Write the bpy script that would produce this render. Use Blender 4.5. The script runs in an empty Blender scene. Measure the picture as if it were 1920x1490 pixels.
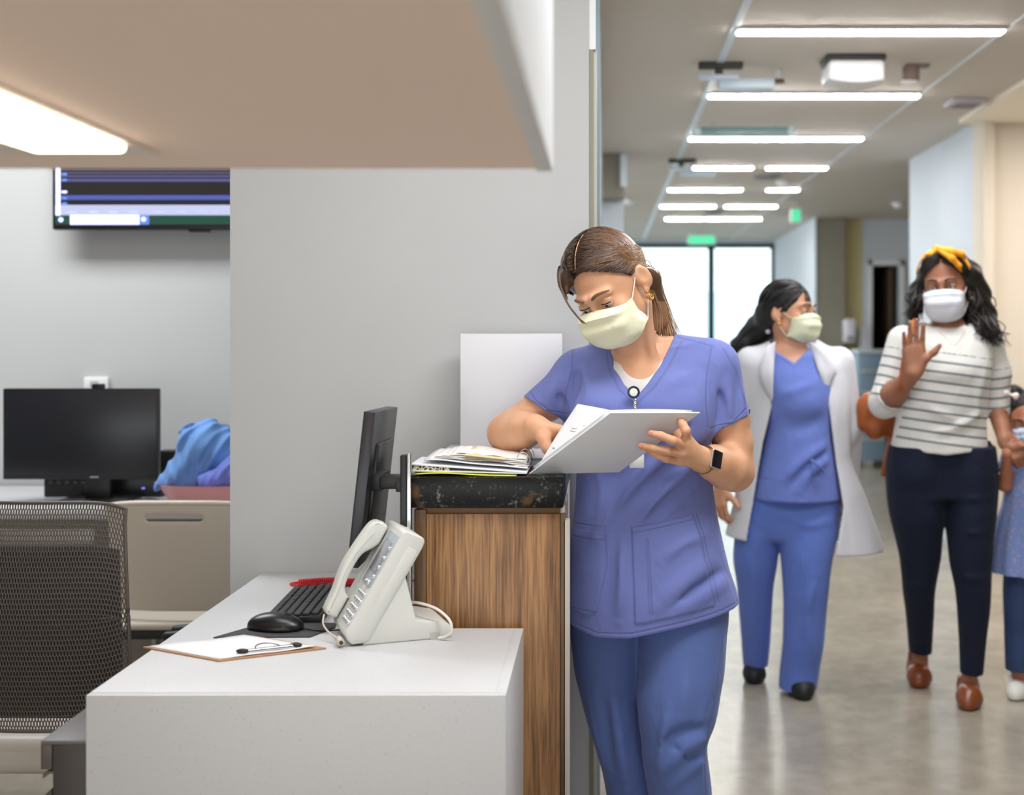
import bpy, bmesh, math, random
import numpy as np
from mathutils import Vector, Matrix, Euler

# ------------------------------------------------------------------ scene, camera, light
scene = bpy.context.scene
COL = scene.collection
random.seed(7)
RNG = np.random.default_rng(11)
CAM_H = 1.38          # eye height of the photographer, metres
FPX = 2280.0          # focal length in pixels of the 1920 px wide frame
CX, CY = 1125.0, 634.0  # where the corridor's vanishing point sits in the frame

cam_data = bpy.data.cameras.new('camera')
cam = bpy.data.objects.new('camera', cam_data)
COL.objects.link(cam)
cam.location = (0, 0, CAM_H)
cam.rotation_euler = (math.radians(90), 0, 0)
cam_data.sensor_width = 36.0
cam_data.sensor_fit = 'HORIZONTAL'
cam_data.lens = 36.0 * FPX / 1920.0
cam_data.shift_x = -(CX - 960.0) / 1920.0
cam_data.shift_y = -(745.0 - CY) / 1920.0
cam_data.clip_start = 0.05
cam_data.clip_end = 300
cam_data.dof.use_dof = True
cam_data.dof.focus_distance = 2.80
cam_data.dof.aperture_fstop = 2.5
scene.camera = cam

scene.view_settings.view_transform = 'Standard'
scene.view_settings.look = 'None'
scene.view_settings.exposure = 0.14
scene.view_settings.gamma = 1.0
scene.view_settings.use_curve_mapping = False

world = bpy.data.worlds.new('world')
scene.world = world
world.use_nodes = True
bg = world.node_tree.nodes['Background']
bg.inputs[0].default_value = (0.88, 0.96, 1.0, 1)
bg.inputs[1].default_value = 2.6

def area(name, loc, size, size_y, power, color=(1, 1, 1), rot=(0, 0, 0)):
    l = bpy.data.lights.new(name, 'AREA')
    l.shape = 'RECTANGLE'; l.size = size; l.size_y = size_y
    l.energy = power; l.color = color
    o = bpy.data.objects.new(name, l); COL.objects.link(o)
    o.location = loc; o.rotation_euler = rot
    return o

# ceiling light panels of the nurse station and of the corridor (downlights)
area('station_ceiling_light', (-0.55, 2.30, 2.70), 1.0, 0.5, 12, (0.98, 0.99, 1.0))
area('station_entry_light', (0.7, 2.0, 2.70), 1.2, 0.6, 33, (0.98, 0.99, 1.0))
area('recess_ceiling_light', (-2.2, 3.9, 2.70), 1.4, 0.5, 38, (0.97, 0.99, 1.0))
area('corridor_ceiling_light', (1.2, 4.0, 2.72), 1.2, 0.5, 32, (0.98, 0.99, 1.0))
area('alcove_ceiling_light', (3.2, 6.3, 2.70), 1.2, 1.2, 40, (1.0, 0.92, 0.82))
# added fill light behind the photographer, brightens fronts and the soffit underside
area('rear_fill_light', (-0.9, -2.85, 0.98), 5.5, 1.75, 76, (0.93, 0.97, 1.0), (math.radians(90), 0, 0))

# ------------------------------------------------------------------ helpers
def at(px, py, Y):
    """point of the place that stands Y metres in front of the camera on the photograph's pixel"""
    return np.array([(px - CX) / FPX * Y, Y, CAM_H - (py - CY) / FPX * Y])

def lin(c):
    c = [v / 255.0 for v in c]
    return tuple(v / 12.92 if v <= 0.04045 else ((v + 0.055) / 1.055) ** 2.4 for v in c)

MATS = {}
def mat(name, rgb, rough=0.5, metal=0.0, spec=0.5, noise=0.0, nscale=20.0, bump=0.0, bscale=60.0,
        sheen=0.0, coat=0.0, sss=0.0, emit=None, estr=0.0, trans=0.0, stretch=None):
    if name in MATS: return MATS[name]
    m = bpy.data.materials.new(name); MATS[name] = m
    m.use_nodes = True
    nt = m.node_tree; N = nt.nodes; L = nt.links
    p = N['Principled BSDF']
    c = lin(rgb) + (1,)
    p.inputs['Base Color'].default_value = c
    p.inputs['Roughness'].default_value = rough
    p.inputs['Metallic'].default_value = metal
    p.inputs['Specular IOR Level'].default_value = spec
    if sheen: p.inputs['Sheen Weight'].default_value = sheen; p.inputs['Sheen Roughness'].default_value = 0.4
    if coat: p.inputs['Coat Weight'].default_value = coat; p.inputs['Coat Roughness'].default_value = 0.1
    if sss:
        p.inputs['Subsurface Weight'].default_value = sss
        p.inputs['Subsurface Radius'].default_value = (0.012, 0.005, 0.003)
        p.inputs['Subsurface Scale'].default_value = 1.0
    if emit is not None:
        p.inputs['Emission Color'].default_value = lin(emit) + (1,)
        p.inputs['Emission Strength'].default_value = estr
    if trans: p.inputs['Transmission Weight'].default_value = trans
    tc = N.new('ShaderNodeTexCoord'); src = tc.outputs['Object']
    if stretch:
        mp = N.new('ShaderNodeMapping'); mp.inputs['Scale'].default_value = stretch
        L.new(src, mp.inputs[0]); src = mp.outputs[0]
    m['src'] = 1
    if noise:
        n = N.new('ShaderNodeTexNoise'); n.inputs['Scale'].default_value = nscale; n.inputs['Detail'].default_value = 6
        L.new(src, n.inputs['Vector'])
        r = N.new('ShaderNodeMapRange'); r.inputs[1].default_value = 0.3; r.inputs[2].default_value = 0.7
        r.inputs[3].default_value = 1 - noise; r.inputs[4].default_value = 1 + noise
        L.new(n.outputs[0], r.inputs[0])
        v = N.new('ShaderNodeVectorMath'); v.operation = 'SCALE'
        v.inputs[0].default_value = c[:3]; L.new(r.outputs[0], v.inputs['Scale'])
        L.new(v.outputs[0], p.inputs['Base Color'])
    if bump:
        n = N.new('ShaderNodeTexNoise'); n.inputs['Scale'].default_value = bscale; n.inputs['Detail'].default_value = 5
        L.new(src, n.inputs['Vector'])
        b = N.new('ShaderNodeBump'); b.inputs['Strength'].default_value = bump; b.inputs['Distance'].default_value = 0.01
        L.new(n.outputs[0], b.inputs['Height']); L.new(b.outputs[0], p.inputs['Normal'])
    return m

def link(name, me, m=None, parent=None, smooth=True):
    o = bpy.data.objects.new(name, me); COL.objects.link(o)
    if m is not None: me.materials.append(m)
    if parent is not None: o.parent = parent
    if smooth and len(me.polygons):
        me.polygons.foreach_set('use_smooth', np.ones(len(me.polygons), bool))
    me.update()
    return o

def mesh_of(V, Fq, name='mesh'):
    me = bpy.data.meshes.new(name)
    V = np.asarray(V, np.float32)
    if isinstance(Fq, np.ndarray):
        k = Fq.shape[1]
        me.vertices.add(len(V)); me.vertices.foreach_set('co', V.ravel())
        me.loops.add(Fq.size); me.loops.foreach_set('vertex_index', Fq.ravel().astype(np.int32))
        me.polygons.add(len(Fq))
        me.polygons.foreach_set('loop_start', np.arange(0, Fq.size, k, dtype=np.int32))
        me.update(calc_edges=True)
    else:
        me.from_pydata([tuple(v) for v in V], [], Fq)
    return me

def tag(o, label=None, cat=None, group=None, kind=None):
    if label: o['label'] = label
    if cat: o['category'] = cat
    if group: o['group'] = group
    if kind: o['kind'] = kind
    return o

def thing(name, loc, label, cat, rz=0.0, group=None):
    o = bpy.data.objects.new(name, None); COL.objects.link(o)
    o.location = loc; o.rotation_euler = (0, 0, rz); o.empty_display_size = 0.05
    return tag(o, label, cat, group)

def keep(o, parent):
    """parent a world-space mesh to a thing, keeping it where it is"""
    o.parent = parent
    o.matrix_parent_inverse = Matrix.Translation(-Vector(parent.location)) if abs(parent.rotation_euler.z) < 1e-9 else parent_matrix(parent).inverted()
    return o
def parent_matrix(p):
    return Matrix.Translation(p.location) @ p.rotation_euler.to_matrix().to_4x4()

class MB:
    """collects shapes of ONE part"""
    def __init__(s): s.V = []; s.F = []
    def add(s, V, F):
        o = len(s.V); s.V += [tuple(v) for v in V]; s.F += [tuple(i + o for i in f) for f in F]; return s
    def box(s, lo, hi, bev=0.0, R=None, c=None, seg=2):
        bm = bmesh.new(); bmesh.ops.create_cube(bm, size=1)
        lo = Vector(lo); hi = Vector(hi); ce = (lo + hi) / 2; d = hi - lo
        for v in bm.verts: v.co = Vector((v.co.x * d.x, v.co.y * d.y, v.co.z * d.z))
        if bev: bmesh.ops.bevel(bm, geom=bm.edges[:], offset=min(bev, 0.49 * min(d)), segments=seg, affect='EDGES', profile=0.5)
        if R is not None: bmesh.ops.transform(bm, matrix=R.to_4x4(), verts=bm.verts)
        bmesh.ops.translate(bm, vec=ce if c is None else Vector(c), verts=bm.verts)
        return s.bm(bm)
    def bm(s, bm):
        bm.verts.index_update()
        s.add([v.co[:] for v in bm.verts], [[v.index for v in f.verts] for f in bm.faces]); bm.free(); return s
    def prism(s, poly, d0, d1, axis='y', bev=0.0, seg=2):
        """polygon extruded along an axis; poly in the other two axes (x,z) for y; (x,y) for z; (y,z) for x"""
        bm = bmesh.new()
        def P(a, b, t): return {'y': (a, t, b), 'z': (a, b, t), 'x': (t, a, b)}[axis]
        va = [bm.verts.new(P(a, b, d0)) for a, b in poly]; vb = [bm.verts.new(P(a, b, d1)) for a, b in poly]
        n = len(poly)
        bm.faces.new(va); bm.faces.new(vb[::-1])
        for i in range(n): bm.faces.new((va[i], vb[i], vb[(i + 1) % n], va[(i + 1) % n]))
        bmesh.ops.recalc_face_normals(bm, faces=bm.faces)
        if bev: bmesh.ops.bevel(bm, geom=bm.edges[:], offset=bev, segments=seg, affect='EDGES', profile=0.5)
        return s.bm(bm)
    def hexa(s, p8, bev=0.0):
        """8 corners: bottom 4 (ccw) then top 4"""
        bm = bmesh.new(); v = [bm.verts.new(tuple(p)) for p in p8]
        for f in ((3, 2, 1, 0), (4, 5, 6, 7), (0, 1, 5, 4), (1, 2, 6, 5), (2, 3, 7, 6), (3, 0, 4, 7)):
            bm.faces.new([v[i] for i in f])
        bmesh.ops.recalc_face_normals(bm, faces=bm.faces)
        if bev: bmesh.ops.bevel(bm, geom=bm.edges[:], offset=bev, segments=2, affect='EDGES', profile=0.5)
        return s.bm(bm)
    def tube(s, pts, r, n=8, closed=False, cap=True):
        V, F = tube_arr(pts, r, n, closed, cap); return s.add(V, F)
    def cyl(s, c, r, h, axis='z', n=24, bev=0.0, r2=None):
        bm = bmesh.new(); bmesh.ops.create_cone(bm, cap_ends=True, segments=n, radius1=r, radius2=r if r2 is None else r2, depth=h)
        if bev:
            bmesh.ops.bevel(bm, geom=[e for e in bm.edges if len(e.link_faces) == 2 and any(len(f.verts) > 4 for f in e.link_faces)], offset=bev, segments=2, affect='EDGES', profile=0.5)
        if axis == 'y': bmesh.ops.rotate(bm, matrix=Matrix.Rotation(math.radians(90), 3, 'X'), verts=bm.verts)
        if axis == 'x': bmesh.ops.rotate(bm, matrix=Matrix.Rotation(math.radians(90), 3, 'Y'), verts=bm.verts)
        bmesh.ops.translate(bm, vec=Vector(c), verts=bm.verts)
        return s.bm(bm)
    def ball(s, c, r, R=None, n=16):
        bm = bmesh.new(); bmesh.ops.create_uvsphere(bm, u_segments=n, v_segments=n // 2 + 2, radius=1)
        rr = (r, r, r) if not hasattr(r, '__len__') else r
        for v in bm.verts: v.co = Vector((v.co.x * rr[0], v.co.y * rr[1], v.co.z * rr[2]))
        if R is not None: bmesh.ops.transform(bm, matrix=R.to_4x4(), verts=bm.verts)
        bmesh.ops.translate(bm, vec=Vector(c), verts=bm.verts)
        return s.bm(bm)
    def grid(s, G):
        """G: array (n, m, 3) of points -> sheet"""
        G = np.asarray(G); n, m = G.shape[:2]
        F = [(i * m + j, i * m + j + 1, (i + 1) * m + j + 1, (i + 1) * m + j) for i in range(n - 1) for j in range(m - 1)]
        return s.add(G.reshape(-1, 3), F)
    def build(s, name, m, parent=None, smooth=None, thick=0.0, world=False, autosmooth=40):
        me = bpy.data.meshes.new(name)
        me.from_pydata(s.V, [], s.F); me.validate()
        o = link(name, me, m, None if world else parent, True)
        me.set_sharp_from_angle(angle=math.radians(autosmooth))
        if thick:
            md = o.modifiers.new('thickness', 'SOLIDIFY'); md.thickness = thick; md.offset = 0
        if world and parent is not None: keep(o, parent)
        return o

def tube_arr(pts, r, n=8, closed=False, cap=True):
    pts = np.asarray(pts, float); m = len(pts)
    rr = np.full(m, r, float) if np.isscalar(r) else np.asarray(r, float)
    if closed: T = np.roll(pts, -1, 0) - np.roll(pts, 1, 0)
    else: T = np.gradient(pts, axis=0)
    T /= np.linalg.norm(T, axis=1, keepdims=True) + 1e-12
    up = np.array([0, 0, 1.0]) if abs(T[0][2]) < 0.9 else np.array([1.0, 0, 0])
    V = []
    nrm = np.cross(T[0], up); nrm /= np.linalg.norm(nrm)
    for i in range(m):
        nrm = nrm - T[i] * nrm.dot(T[i]); nrm /= np.linalg.norm(nrm) + 1e-12
        b = np.cross(T[i], nrm)
        for j in range(n):
            a = 2 * math.pi * j / n
            V.append(pts[i] + rr[i] * (math.cos(a) * nrm + math.sin(a) * b))
    F = []
    k = m if closed else m - 1
    for i in range(k):
        for j in range(n):
            i2 = (i + 1) % m
            F.append((i * n + j, i * n + (j + 1) % n, i2 * n + (j + 1) % n, i2 * n + j))
    if cap and not closed:
        F.append(tuple(range(n))[::-1]); F.append(tuple((m - 1) * n + j for j in range(n)))
    return V, F

def spline(P, n=40):
    """Catmull-Rom through rows of P, n samples"""
    P = np.asarray(P, float)
    Q = np.vstack([2 * P[0] - P[1], P, 2 * P[-1] - P[-2]])
    t = np.linspace(0, len(P) - 1, n); i = np.minimum(t.astype(int), len(P) - 2); f = (t - i)[:, None]
    a, b, c, d = Q[i], Q[i + 1], Q[i + 2], Q[i + 3]
    return 0.5 * ((2 * b) + (-a + c) * f + (2 * a - 5 * b + 4 * c - d) * f ** 2 + (-a + 3 * b - 3 * c + d) * f ** 3)

# ------------------------------------------------------------------ organic shapes: distance fields -> one closed mesh
def v3(p): return np.asarray(p, np.float32)
class Field:
    def __init__(s): s.ops = []
    def _add(s, fn, lo, hi, op, k): s.ops.append((fn, np.asarray(lo, float), np.asarray(hi, float), op, k)); return s
    def rc(s, a, b, ra, rb=None, k=0.02, op='u', cut=None, flat=None):
        """round cone; cut: list of (point, normal) planes: only the side against the normal stays"""
        rb = ra if rb is None else rb
        a = v3(a); b = v3(b); ba = b - a; l2 = float(ba @ ba) + 1e-12
        cuts = [(v3(p), v3(n) / np.linalg.norm(n)) for p, n in (cut or [])]
        def fn(x, y, z):
            dx, dy, dz = x - a[0], y - a[1], z - a[2]
            t = np.clip((dx * ba[0] + dy * ba[1] + dz * ba[2]) / l2, 0, 1)
            d = np.sqrt((dx - t * ba[0]) ** 2 + (dy - t * ba[1]) ** 2 + (dz - t * ba[2]) ** 2) - (ra + (rb - ra) * t)
            for p, n in cuts:
                d = np.maximum(d, (x - p[0]) * n[0] + (y - p[1]) * n[1] + (z - p[2]) * n[2])
            return d
        R = max(ra, rb)
        return s._add(fn, np.minimum(a, b) - R, np.maximum(a, b) + R, op, k)
    def chain(s, pts, rad, k=0.01, op='u'):
        for i in range(len(pts) - 1): s.rc(pts[i], pts[i + 1], rad[i], rad[i + 1], k, op)
        return s
    def el(s, c, r, R=None, k=0.02, op='u'):
        c = v3(c); r = v3(r); M = np.eye(3, dtype=np.float32) if R is None else np.asarray(R, np.float32)
        def fn(x, y, z):
            dx, dy, dz = x - c[0], y - c[1], z - c[2]
            u = M[0, 0] * dx + M[1, 0] * dy + M[2, 0] * dz
            v = M[0, 1] * dx + M[1, 1] * dy + M[2, 1] * dz
            w = M[0, 2] * dx + M[1, 2] * dy + M[2, 2] * dz
            k0 = np.sqrt((u / r[0]) ** 2 + (v / r[1]) ** 2 + (w / r[2]) ** 2)
            k1 = np.sqrt((u / r[0] ** 2) ** 2 + (v / r[1] ** 2) ** 2 + (w / r[2] ** 2) ** 2) + 1e-6
            return k0 * (k0 - 1) / k1
        m = float(max(r)); return s._add(fn, c - m, c + m, op, k)
    def loft(s, secs, k=0.02, op='u', cap=0.006, zcut=None, off=0.0):
        """secs rows: (z, cx, cy, rx, ry, rot_deg) with smooth interpolation; zcut(x,y)->lowest z"""
        S = np.asarray([list(q) + [0] * (6 - len(q)) for q in secs], float)
        S = S[np.argsort(S[:, 0])]
        zz = np.linspace(S[0, 0], S[-1, 0], 160)
        T = np.stack([pchip(S[:, 0], S[:, j], zz) for j in range(1, 6)], 1)
        T[:, 2:4] += off
        z0, z1 = S[0, 0], S[-1, 0]
        rot = bool(np.any(S[:, 5] != 0))
        def fn(x, y, z):
            sh = z.shape; zf = z.ravel()
            cx, cy, rx, ry = (np.interp(zf, zz, T[:, j]).reshape(sh).astype(np.float32) for j in range(4))
            dx, dy = x - cx, y - cy
            if rot:
                an = np.radians(np.interp(zf, zz, T[:, 4])).reshape(sh).astype(np.float32)
                ca, sa = np.cos(an), np.sin(an)
                dx, dy = dx * ca + dy * sa, -dx * sa + dy * ca
            k0 = np.sqrt((dx / rx) ** 2 + (dy / ry) ** 2); k1 = np.sqrt((dx / rx ** 2) ** 2 + (dy / ry ** 2) ** 2) + 1e-6
            d = k0 * (k0 - 1) / k1
            d = np.where(k0 < 0.3, -np.minimum(rx, ry) * 0.7, d)
            d = smax(d, np.maximum(z - z1, (z0 if zcut is None else zcut(x, y)) - z), cap)
            return d
        R = (T[:, 2:4].max())
        lo = (T[:, 0].min() - R, T[:, 1].min() - R, z0); hi = (T[:, 0].max() + R, T[:, 1].max() + R, z1)
        return s._add(fn, lo, hi, op, k)
    def box(s, c, h, R=None, rnd=0.005, k=0.01, op='u'):
        c = v3(c); h = v3(h) - rnd; M = np.eye(3, dtype=np.float32) if R is None else np.asarray(R, np.float32)
        def fn(x, y, z):
            dx, dy, dz = x - c[0], y - c[1], z - c[2]
            u = np.abs(M[0, 0] * dx + M[1, 0] * dy + M[2, 0] * dz) - h[0]
            v = np.abs(M[0, 1] * dx + M[1, 1] * dy + M[2, 1] * dz) - h[1]
            w = np.abs(M[0, 2] * dx + M[1, 2] * dy + M[2, 2] * dz) - h[2]
            return np.sqrt(np.maximum(u, 0) ** 2 + np.maximum(v, 0) ** 2 + np.maximum(w, 0) ** 2) + np.minimum(np.maximum(u, np.maximum(v, w)), 0) - rnd
        m = float(np.linalg.norm(h + rnd)); return s._add(fn, c - m, c + m, op, k)
    def prismxz(s, poly, y0, y1, k=0.003, op='s'):
        """polygon in x,z extruded over y0..y1"""
        P = np.asarray(poly, np.float32)
        def fn(x, y, z): return np.maximum(sdpoly(P, x, z), np.maximum(y0 - y, y - y1))
        return s._add(fn, (P[:, 0].min(), y0, P[:, 1].min()), (P[:, 0].max(), y1, P[:, 1].max()), op, k)
    def plane(s, p, n, k=0.004):
        """cuts away the side the normal points to, everywhere"""
        p = v3(p); n = v3(n) / np.linalg.norm(n)
        return s._add(lambda x, y, z: -((x - p[0]) * n[0] + (y - p[1]) * n[1] + (z - p[2]) * n[2]), (-99,) * 3, (99,) * 3, 's', k)
    def ridge(s, pts, w, amp):
        """a fold: raised (amp > 0) or sunk (amp < 0) soft line along pts, tapering to its ends"""
        P = [v3(p) for p in spline(pts, 7)]
        n = len(P) - 1
        def fn(x, y, z):
            best = np.full(x.shape, 1e3, np.float32); tt = np.zeros(x.shape, np.float32)
            for i in range(n):
                a = P[i]; ba = P[i + 1] - a; l2 = float(ba @ ba) + 1e-12
                dx, dy, dz = x - a[0], y - a[1], z - a[2]
                t = np.clip((dx * ba[0] + dy * ba[1] + dz * ba[2]) / l2, 0, 1)
                d = (dx - t * ba[0]) ** 2 + (dy - t * ba[1]) ** 2 + (dz - t * ba[2]) ** 2
                m = d < best; best = np.where(m, d, best); tt = np.where(m, (i + t) / n, tt)
            return -amp * np.exp(-best / (w * w)) * np.sin(np.pi * np.clip(tt, 0.04, 0.96)) ** 0.6
        A = np.array(P); return s._add(fn, A.min(0) - 2.2 * w, A.max(0) + 2.2 * w, 'd', 0)
    def disp(s, g, lo=(-99,) * 3, hi=(99,) * 3): return s._add(g, lo, hi, 'd', 0)
    def ev(s, x, y, z, blo=None, bhi=None):
        """x,y,z: (n, ...) float32; blo/bhi (n,3): block boxes for culling"""
        val = np.full(x.shape, 0.5, np.float32)
        for fn, lo, hi, op, k in s.ops:
            if blo is not None:
                pad = k + 0.03 if op != 'd' else 0.0
                m = np.all((bhi > lo - pad) & (blo < hi + pad), axis=1)
                if not m.any(): continue
                d = fn(x[m], y[m], z[m]); cur = val[m]
            else:
                m = slice(None); d = fn(x, y, z); cur = val
            if op == 'u': r = smin(cur, d, k)
            elif op == 's': r = smax(cur, -d, k)
            elif op == 'i': r = smax(cur, d, k)
            else: r = cur + d
            val[m] = r
        return val
    def mesh(s, lo, hi, h, smooth=2):
        B = 12
        lo = np.asarray(lo, float); hi = np.asarray(hi, float)
        nb = np.ceil((hi - lo) / (h * B)).astype(int)
        I = np.stack(np.meshgrid(*[np.arange(n) for n in nb], indexing='ij'), -1).reshape(-1, 3)
        c = lo + (I + 0.5) * B * h
        c32 = c.astype(np.float32)
        val = s.ev(c32[:, 0], c32[:, 1], c32[:, 2])
        act = np.abs(val) < B * h * 0.87 * 1.5 + 0.01
        I = I[act]
        N = nb * B + 2
        ar = np.arange(B + 1)
        gx, gy, gz = np.meshgrid(ar, ar, ar, indexing='ij')
        cells = []; verts = []; quads = []
        CH = 260
        for q in range(0, len(I), CH):
            J = I[q:q + CH] * B
            X = (lo[0] + (J[:, 0, None, None, None] + gx) * h).astype(np.float32)
            Y = (lo[1] + (J[:, 1, None, None, None] + gy) * h).astype(np.float32)
            Z = (lo[2] + (J[:, 2, None, None, None] + gz) * h).astype(np.float32)
            blo = lo + J * h; bhi = blo + B * h
            v = s.ev(X, Y, Z, blo, bhi)
            ins = v < 0
            cnt = np.zeros((len(J), B, B, B), np.int8)
            for a in (0, 1):
                for b in (0, 1):
                    for e in (0, 1): cnt += ins[:, a:B + a, b:B + b, e:B + e]
            w = np.nonzero((cnt > 0) & (cnt < 8))
            if not len(w[0]): continue
            n_, i_, j_, k_ = w
            acc = np.zeros((len(n_), 3)); num = np.zeros(len(n_))
            for d in range(3):
                for a in (0, 1):
                    for b in (0, 1):
                        o0 = [0, 0, 0]; oth = [t for t in range(3) if t != d]; o0[oth[0]] = a; o0[oth[1]] = b
                        o1 = list(o0); o1[d] = 1
                        v0 = v[n_, i_ + o0[0], j_ + o0[1], k_ + o0[2]]; v1 = v[n_, i_ + o1[0], j_ + o1[1], k_ + o1[2]]
                        cr = (v0 < 0) != (v1 < 0)
                        t = np.where(cr, v0 / np.where(cr, v0 - v1, 1), 0)
                        for e in range(3): acc[:, e] += np.where(cr, (t if e == d else o0[e]), 0)
                        num += cr
            acc /= num[:, None]
            gi = np.stack([J[n_, 0] + i_, J[n_, 1] + j_, J[n_, 2] + k_], 1)
            cells.append((gi[:, 0].astype(np.int64) * N[1] + gi[:, 1]) * N[2] + gi[:, 2])
            verts.append(lo + (gi + acc) * h)
            for d in range(3):
                sl0 = ins[:, :B, :B, :B]
                sl1 = [ins[:, 1:, :B, :B], ins[:, :B, 1:, :B], ins[:, :B, :B, 1:]][d]
                w = np.nonzero(sl0 != sl1)
                if not len(w[0]): continue
                n2, i2, j2, k2 = w
                g = np.stack([J[n2, 0] + i2, J[n2, 1] + j2, J[n2, 2] + k2], 1).astype(np.int64)
                a = (d + 1) % 3; b = (d + 2) % 3
                ids = []
                for da, db in ((0, 0), (-1, 0), (-1, -1), (0, -1)):
                    gg = g.copy(); gg[:, a] += da; gg[:, b] += db
                    ids.append((gg[:, 0] * N[1] + gg[:, 1]) * N[2] + gg[:, 2])
                ids = np.stack(ids, 1)
                flip = ~sl0[w]
                ids[flip] = ids[flip][:, ::-1]
                quads.append(ids)
        if not cells: raise RuntimeError('empty field')
        cells = np.concatenate(cells); verts = np.concatenate(verts); quads = np.concatenate(quads)
        o = np.argsort(cells); cells = cells[o]; verts = verts[o]
        ix = np.searchsorted(cells, quads); ix = np.minimum(ix, len(cells) - 1)
        ok = np.all(cells[ix] == quads, axis=1); F = ix[ok]
        # keep the biggest pieces: drop crumbs
        V = verts
        n = len(V)
        if smooth:
            e0 = np.concatenate([F[:, 0], F[:, 1], F[:, 2], F[:, 3]]); e1 = np.concatenate([F[:, 1], F[:, 2], F[:, 3], F[:, 0]])
            deg = np.bincount(e0, minlength=n) + np.bincount(e1, minlength=n); deg = np.maximum(deg, 1)
            for it in range(smooth * 2):
                S = np.stack([np.bincount(e0, V[e1][:, t], n) + np.bincount(e1, V[e0][:, t], n) for t in range(3)], 1) / deg[:, None]
                V = V + (S - V) * (0.55 if it % 2 == 0 else -0.45)
        return V, F.astype(np.int32)

def smin(a, b, k):
    if k <= 0: return np.minimum(a, b)
    h = np.maximum(k - np.abs(a - b), 0) / k
    return np.minimum(a, b) - h * h * k * 0.25
def smax(a, b, k): return -smin(-a, -b, k)
def pchip(x, y, q):
    x = np.asarray(x, float); y = np.asarray(y, float)
    h = np.diff(x); dl = np.diff(y) / h
    m = np.zeros(len(x)); m[0] = dl[0]; m[-1] = dl[-1]
    for i in range(1, len(x) - 1):
        if dl[i - 1] * dl[i] > 0:
            w1 = 2 * h[i] + h[i - 1]; w2 = h[i] + 2 * h[i - 1]; m[i] = (w1 + w2) / (w1 / dl[i - 1] + w2 / dl[i])
    i = np.clip(np.searchsorted(x, q) - 1, 0, len(h) - 1); t = (q - x[i]) / h[i]
    return ((2 * t ** 3 - 3 * t ** 2 + 1) * y[i] + (t ** 3 - 2 * t ** 2 + t) * h[i] * m[i] + (-2 * t ** 3 + 3 * t ** 2) * y[i + 1] + (t ** 3 - t ** 2) * h[i] * m[i + 1])
def sdpoly(P, x, z):
    n = len(P); d = np.full(x.shape, 1e6, np.float32); ins = np.zeros(x.shape, bool)
    for i in range(n):
        a = P[i]; b = P[i - 1]; ex, ez = b - a
        wx, wz = x - a[0], z - a[1]
        t = np.clip((wx * ex + wz * ez) / (ex * ex + ez * ez), 0, 1)
        d = np.minimum(d, (wx - ex * t) ** 2 + (wz - ez * t) ** 2)
        c = (a[1] > z) != (b[1] > z)
        with np.errstate(divide='ignore', invalid='ignore'):
            ins ^= c & (x < (b[0] - a[0]) * (z - a[1]) / (b[1] - a[1] + 1e-12) + a[0])
    return np.where(ins, -1, 1) * np.sqrt(d)
def pdist(V, lines, front=None):
    """distance in x,z of vertices V to polylines given as px points at depth; used for seams"""
    d = np.full(len(V), 1.0)
    for L_ in lines:
        L_ = np.asarray(L_, float)
        for i in range(len(L_) - 1):
            a = L_[i]; e = L_[i + 1] - a; l2 = e @ e + 1e-12
            w = V[:, [0, 2]] - a; t = np.clip((w @ e) / l2, 0, 1)
            d = np.minimum(d, np.linalg.norm(w - t[:, None] * e, axis=1))
    if front is not None: d[V[:, 1] > front] = 1.0
    return d
def attr(o, name, arr):
    a = o.data.attributes.new(name, 'FLOAT', 'POINT'); a.data.foreach_set('value', np.asarray(arr, np.float32))
def organic(name, fld, lo, hi, h, m, parent, smooth=2):
    V, F = fld.mesh(lo, hi, h, smooth)
    org = np.array(parent.location)
    me = mesh_of(V - org, F, name)
    o = link(name, me, m, parent)
    return o, V
# ------------------------------------------------------------------ materials of the room
def nodes_of(m): return m.node_tree.nodes, m.node_tree.links
M_wall = mat('wall_paint', (188, 190, 190), 0.85, noise=0.015, nscale=3, bump=0.05, bscale=400)
M_wall_warm = mat('wall_paint_warm', (222, 212, 198), 0.85, noise=0.01, nscale=3)
M_wall_white = mat('wall_paint_white', (206, 214, 223), 0.8, noise=0.01, nscale=3)
M_yellow = mat('wall_paint_yellow', (214, 202, 150), 0.8)
M_taupe = mat('column_paint', (140, 136, 124), 0.8)
M_soffit = mat('soffit_paint', (255, 234, 219), 0.8, noise=0.01, nscale=2)
M_fascia = mat('fascia_paint', (236, 240, 244), 0.7)
M_trim = mat('brushed_trim', (190, 190, 182), 0.4, 0.3)
M_trim_dark = mat('olive_trim', (140, 138, 120), 0.5)
M_chrome = mat('chrome', (205, 205, 208), 0.18, 1.0)
M_frame = mat('dark_teal_frame', (22, 62, 64), 0.4, 0.4)
M_white_plastic = mat('white_plastic', (236, 236, 238), 0.45)
M_spline = mat('white_ceiling_strip', (214, 226, 236), 0.5)
M_dark = mat('dark_grey_plastic', (40, 38, 36), 0.5)
M_black = mat('black_plastic', (16, 16, 18), 0.38)

def ceiling_mat():
    m = mat('ribbed_ceiling', (204, 196, 186), 0.75, noise=0.03, nscale=1.2)
    N, L = nodes_of(m); p = N['Principled BSDF']
    tc = N.new('ShaderNodeTexCoord'); w = N.new('ShaderNodeTexWave'); w.bands_direction = 'Y'
    w.inputs['Scale'].default_value = 9.0; w.inputs['Distortion'].default_value = 0.0
    L.new(tc.outputs['Object'], w.inputs['Vector'])
    b = N.new('ShaderNodeBump'); b.inputs['Strength'].default_value = 0.6; b.inputs['Distance'].default_value = 0.006
    L.new(w.outputs[0], b.inputs['Height']); L.new(b.outputs[0], p.inputs['Normal'])
    return m
M_ceiling = ceiling_mat()

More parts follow.
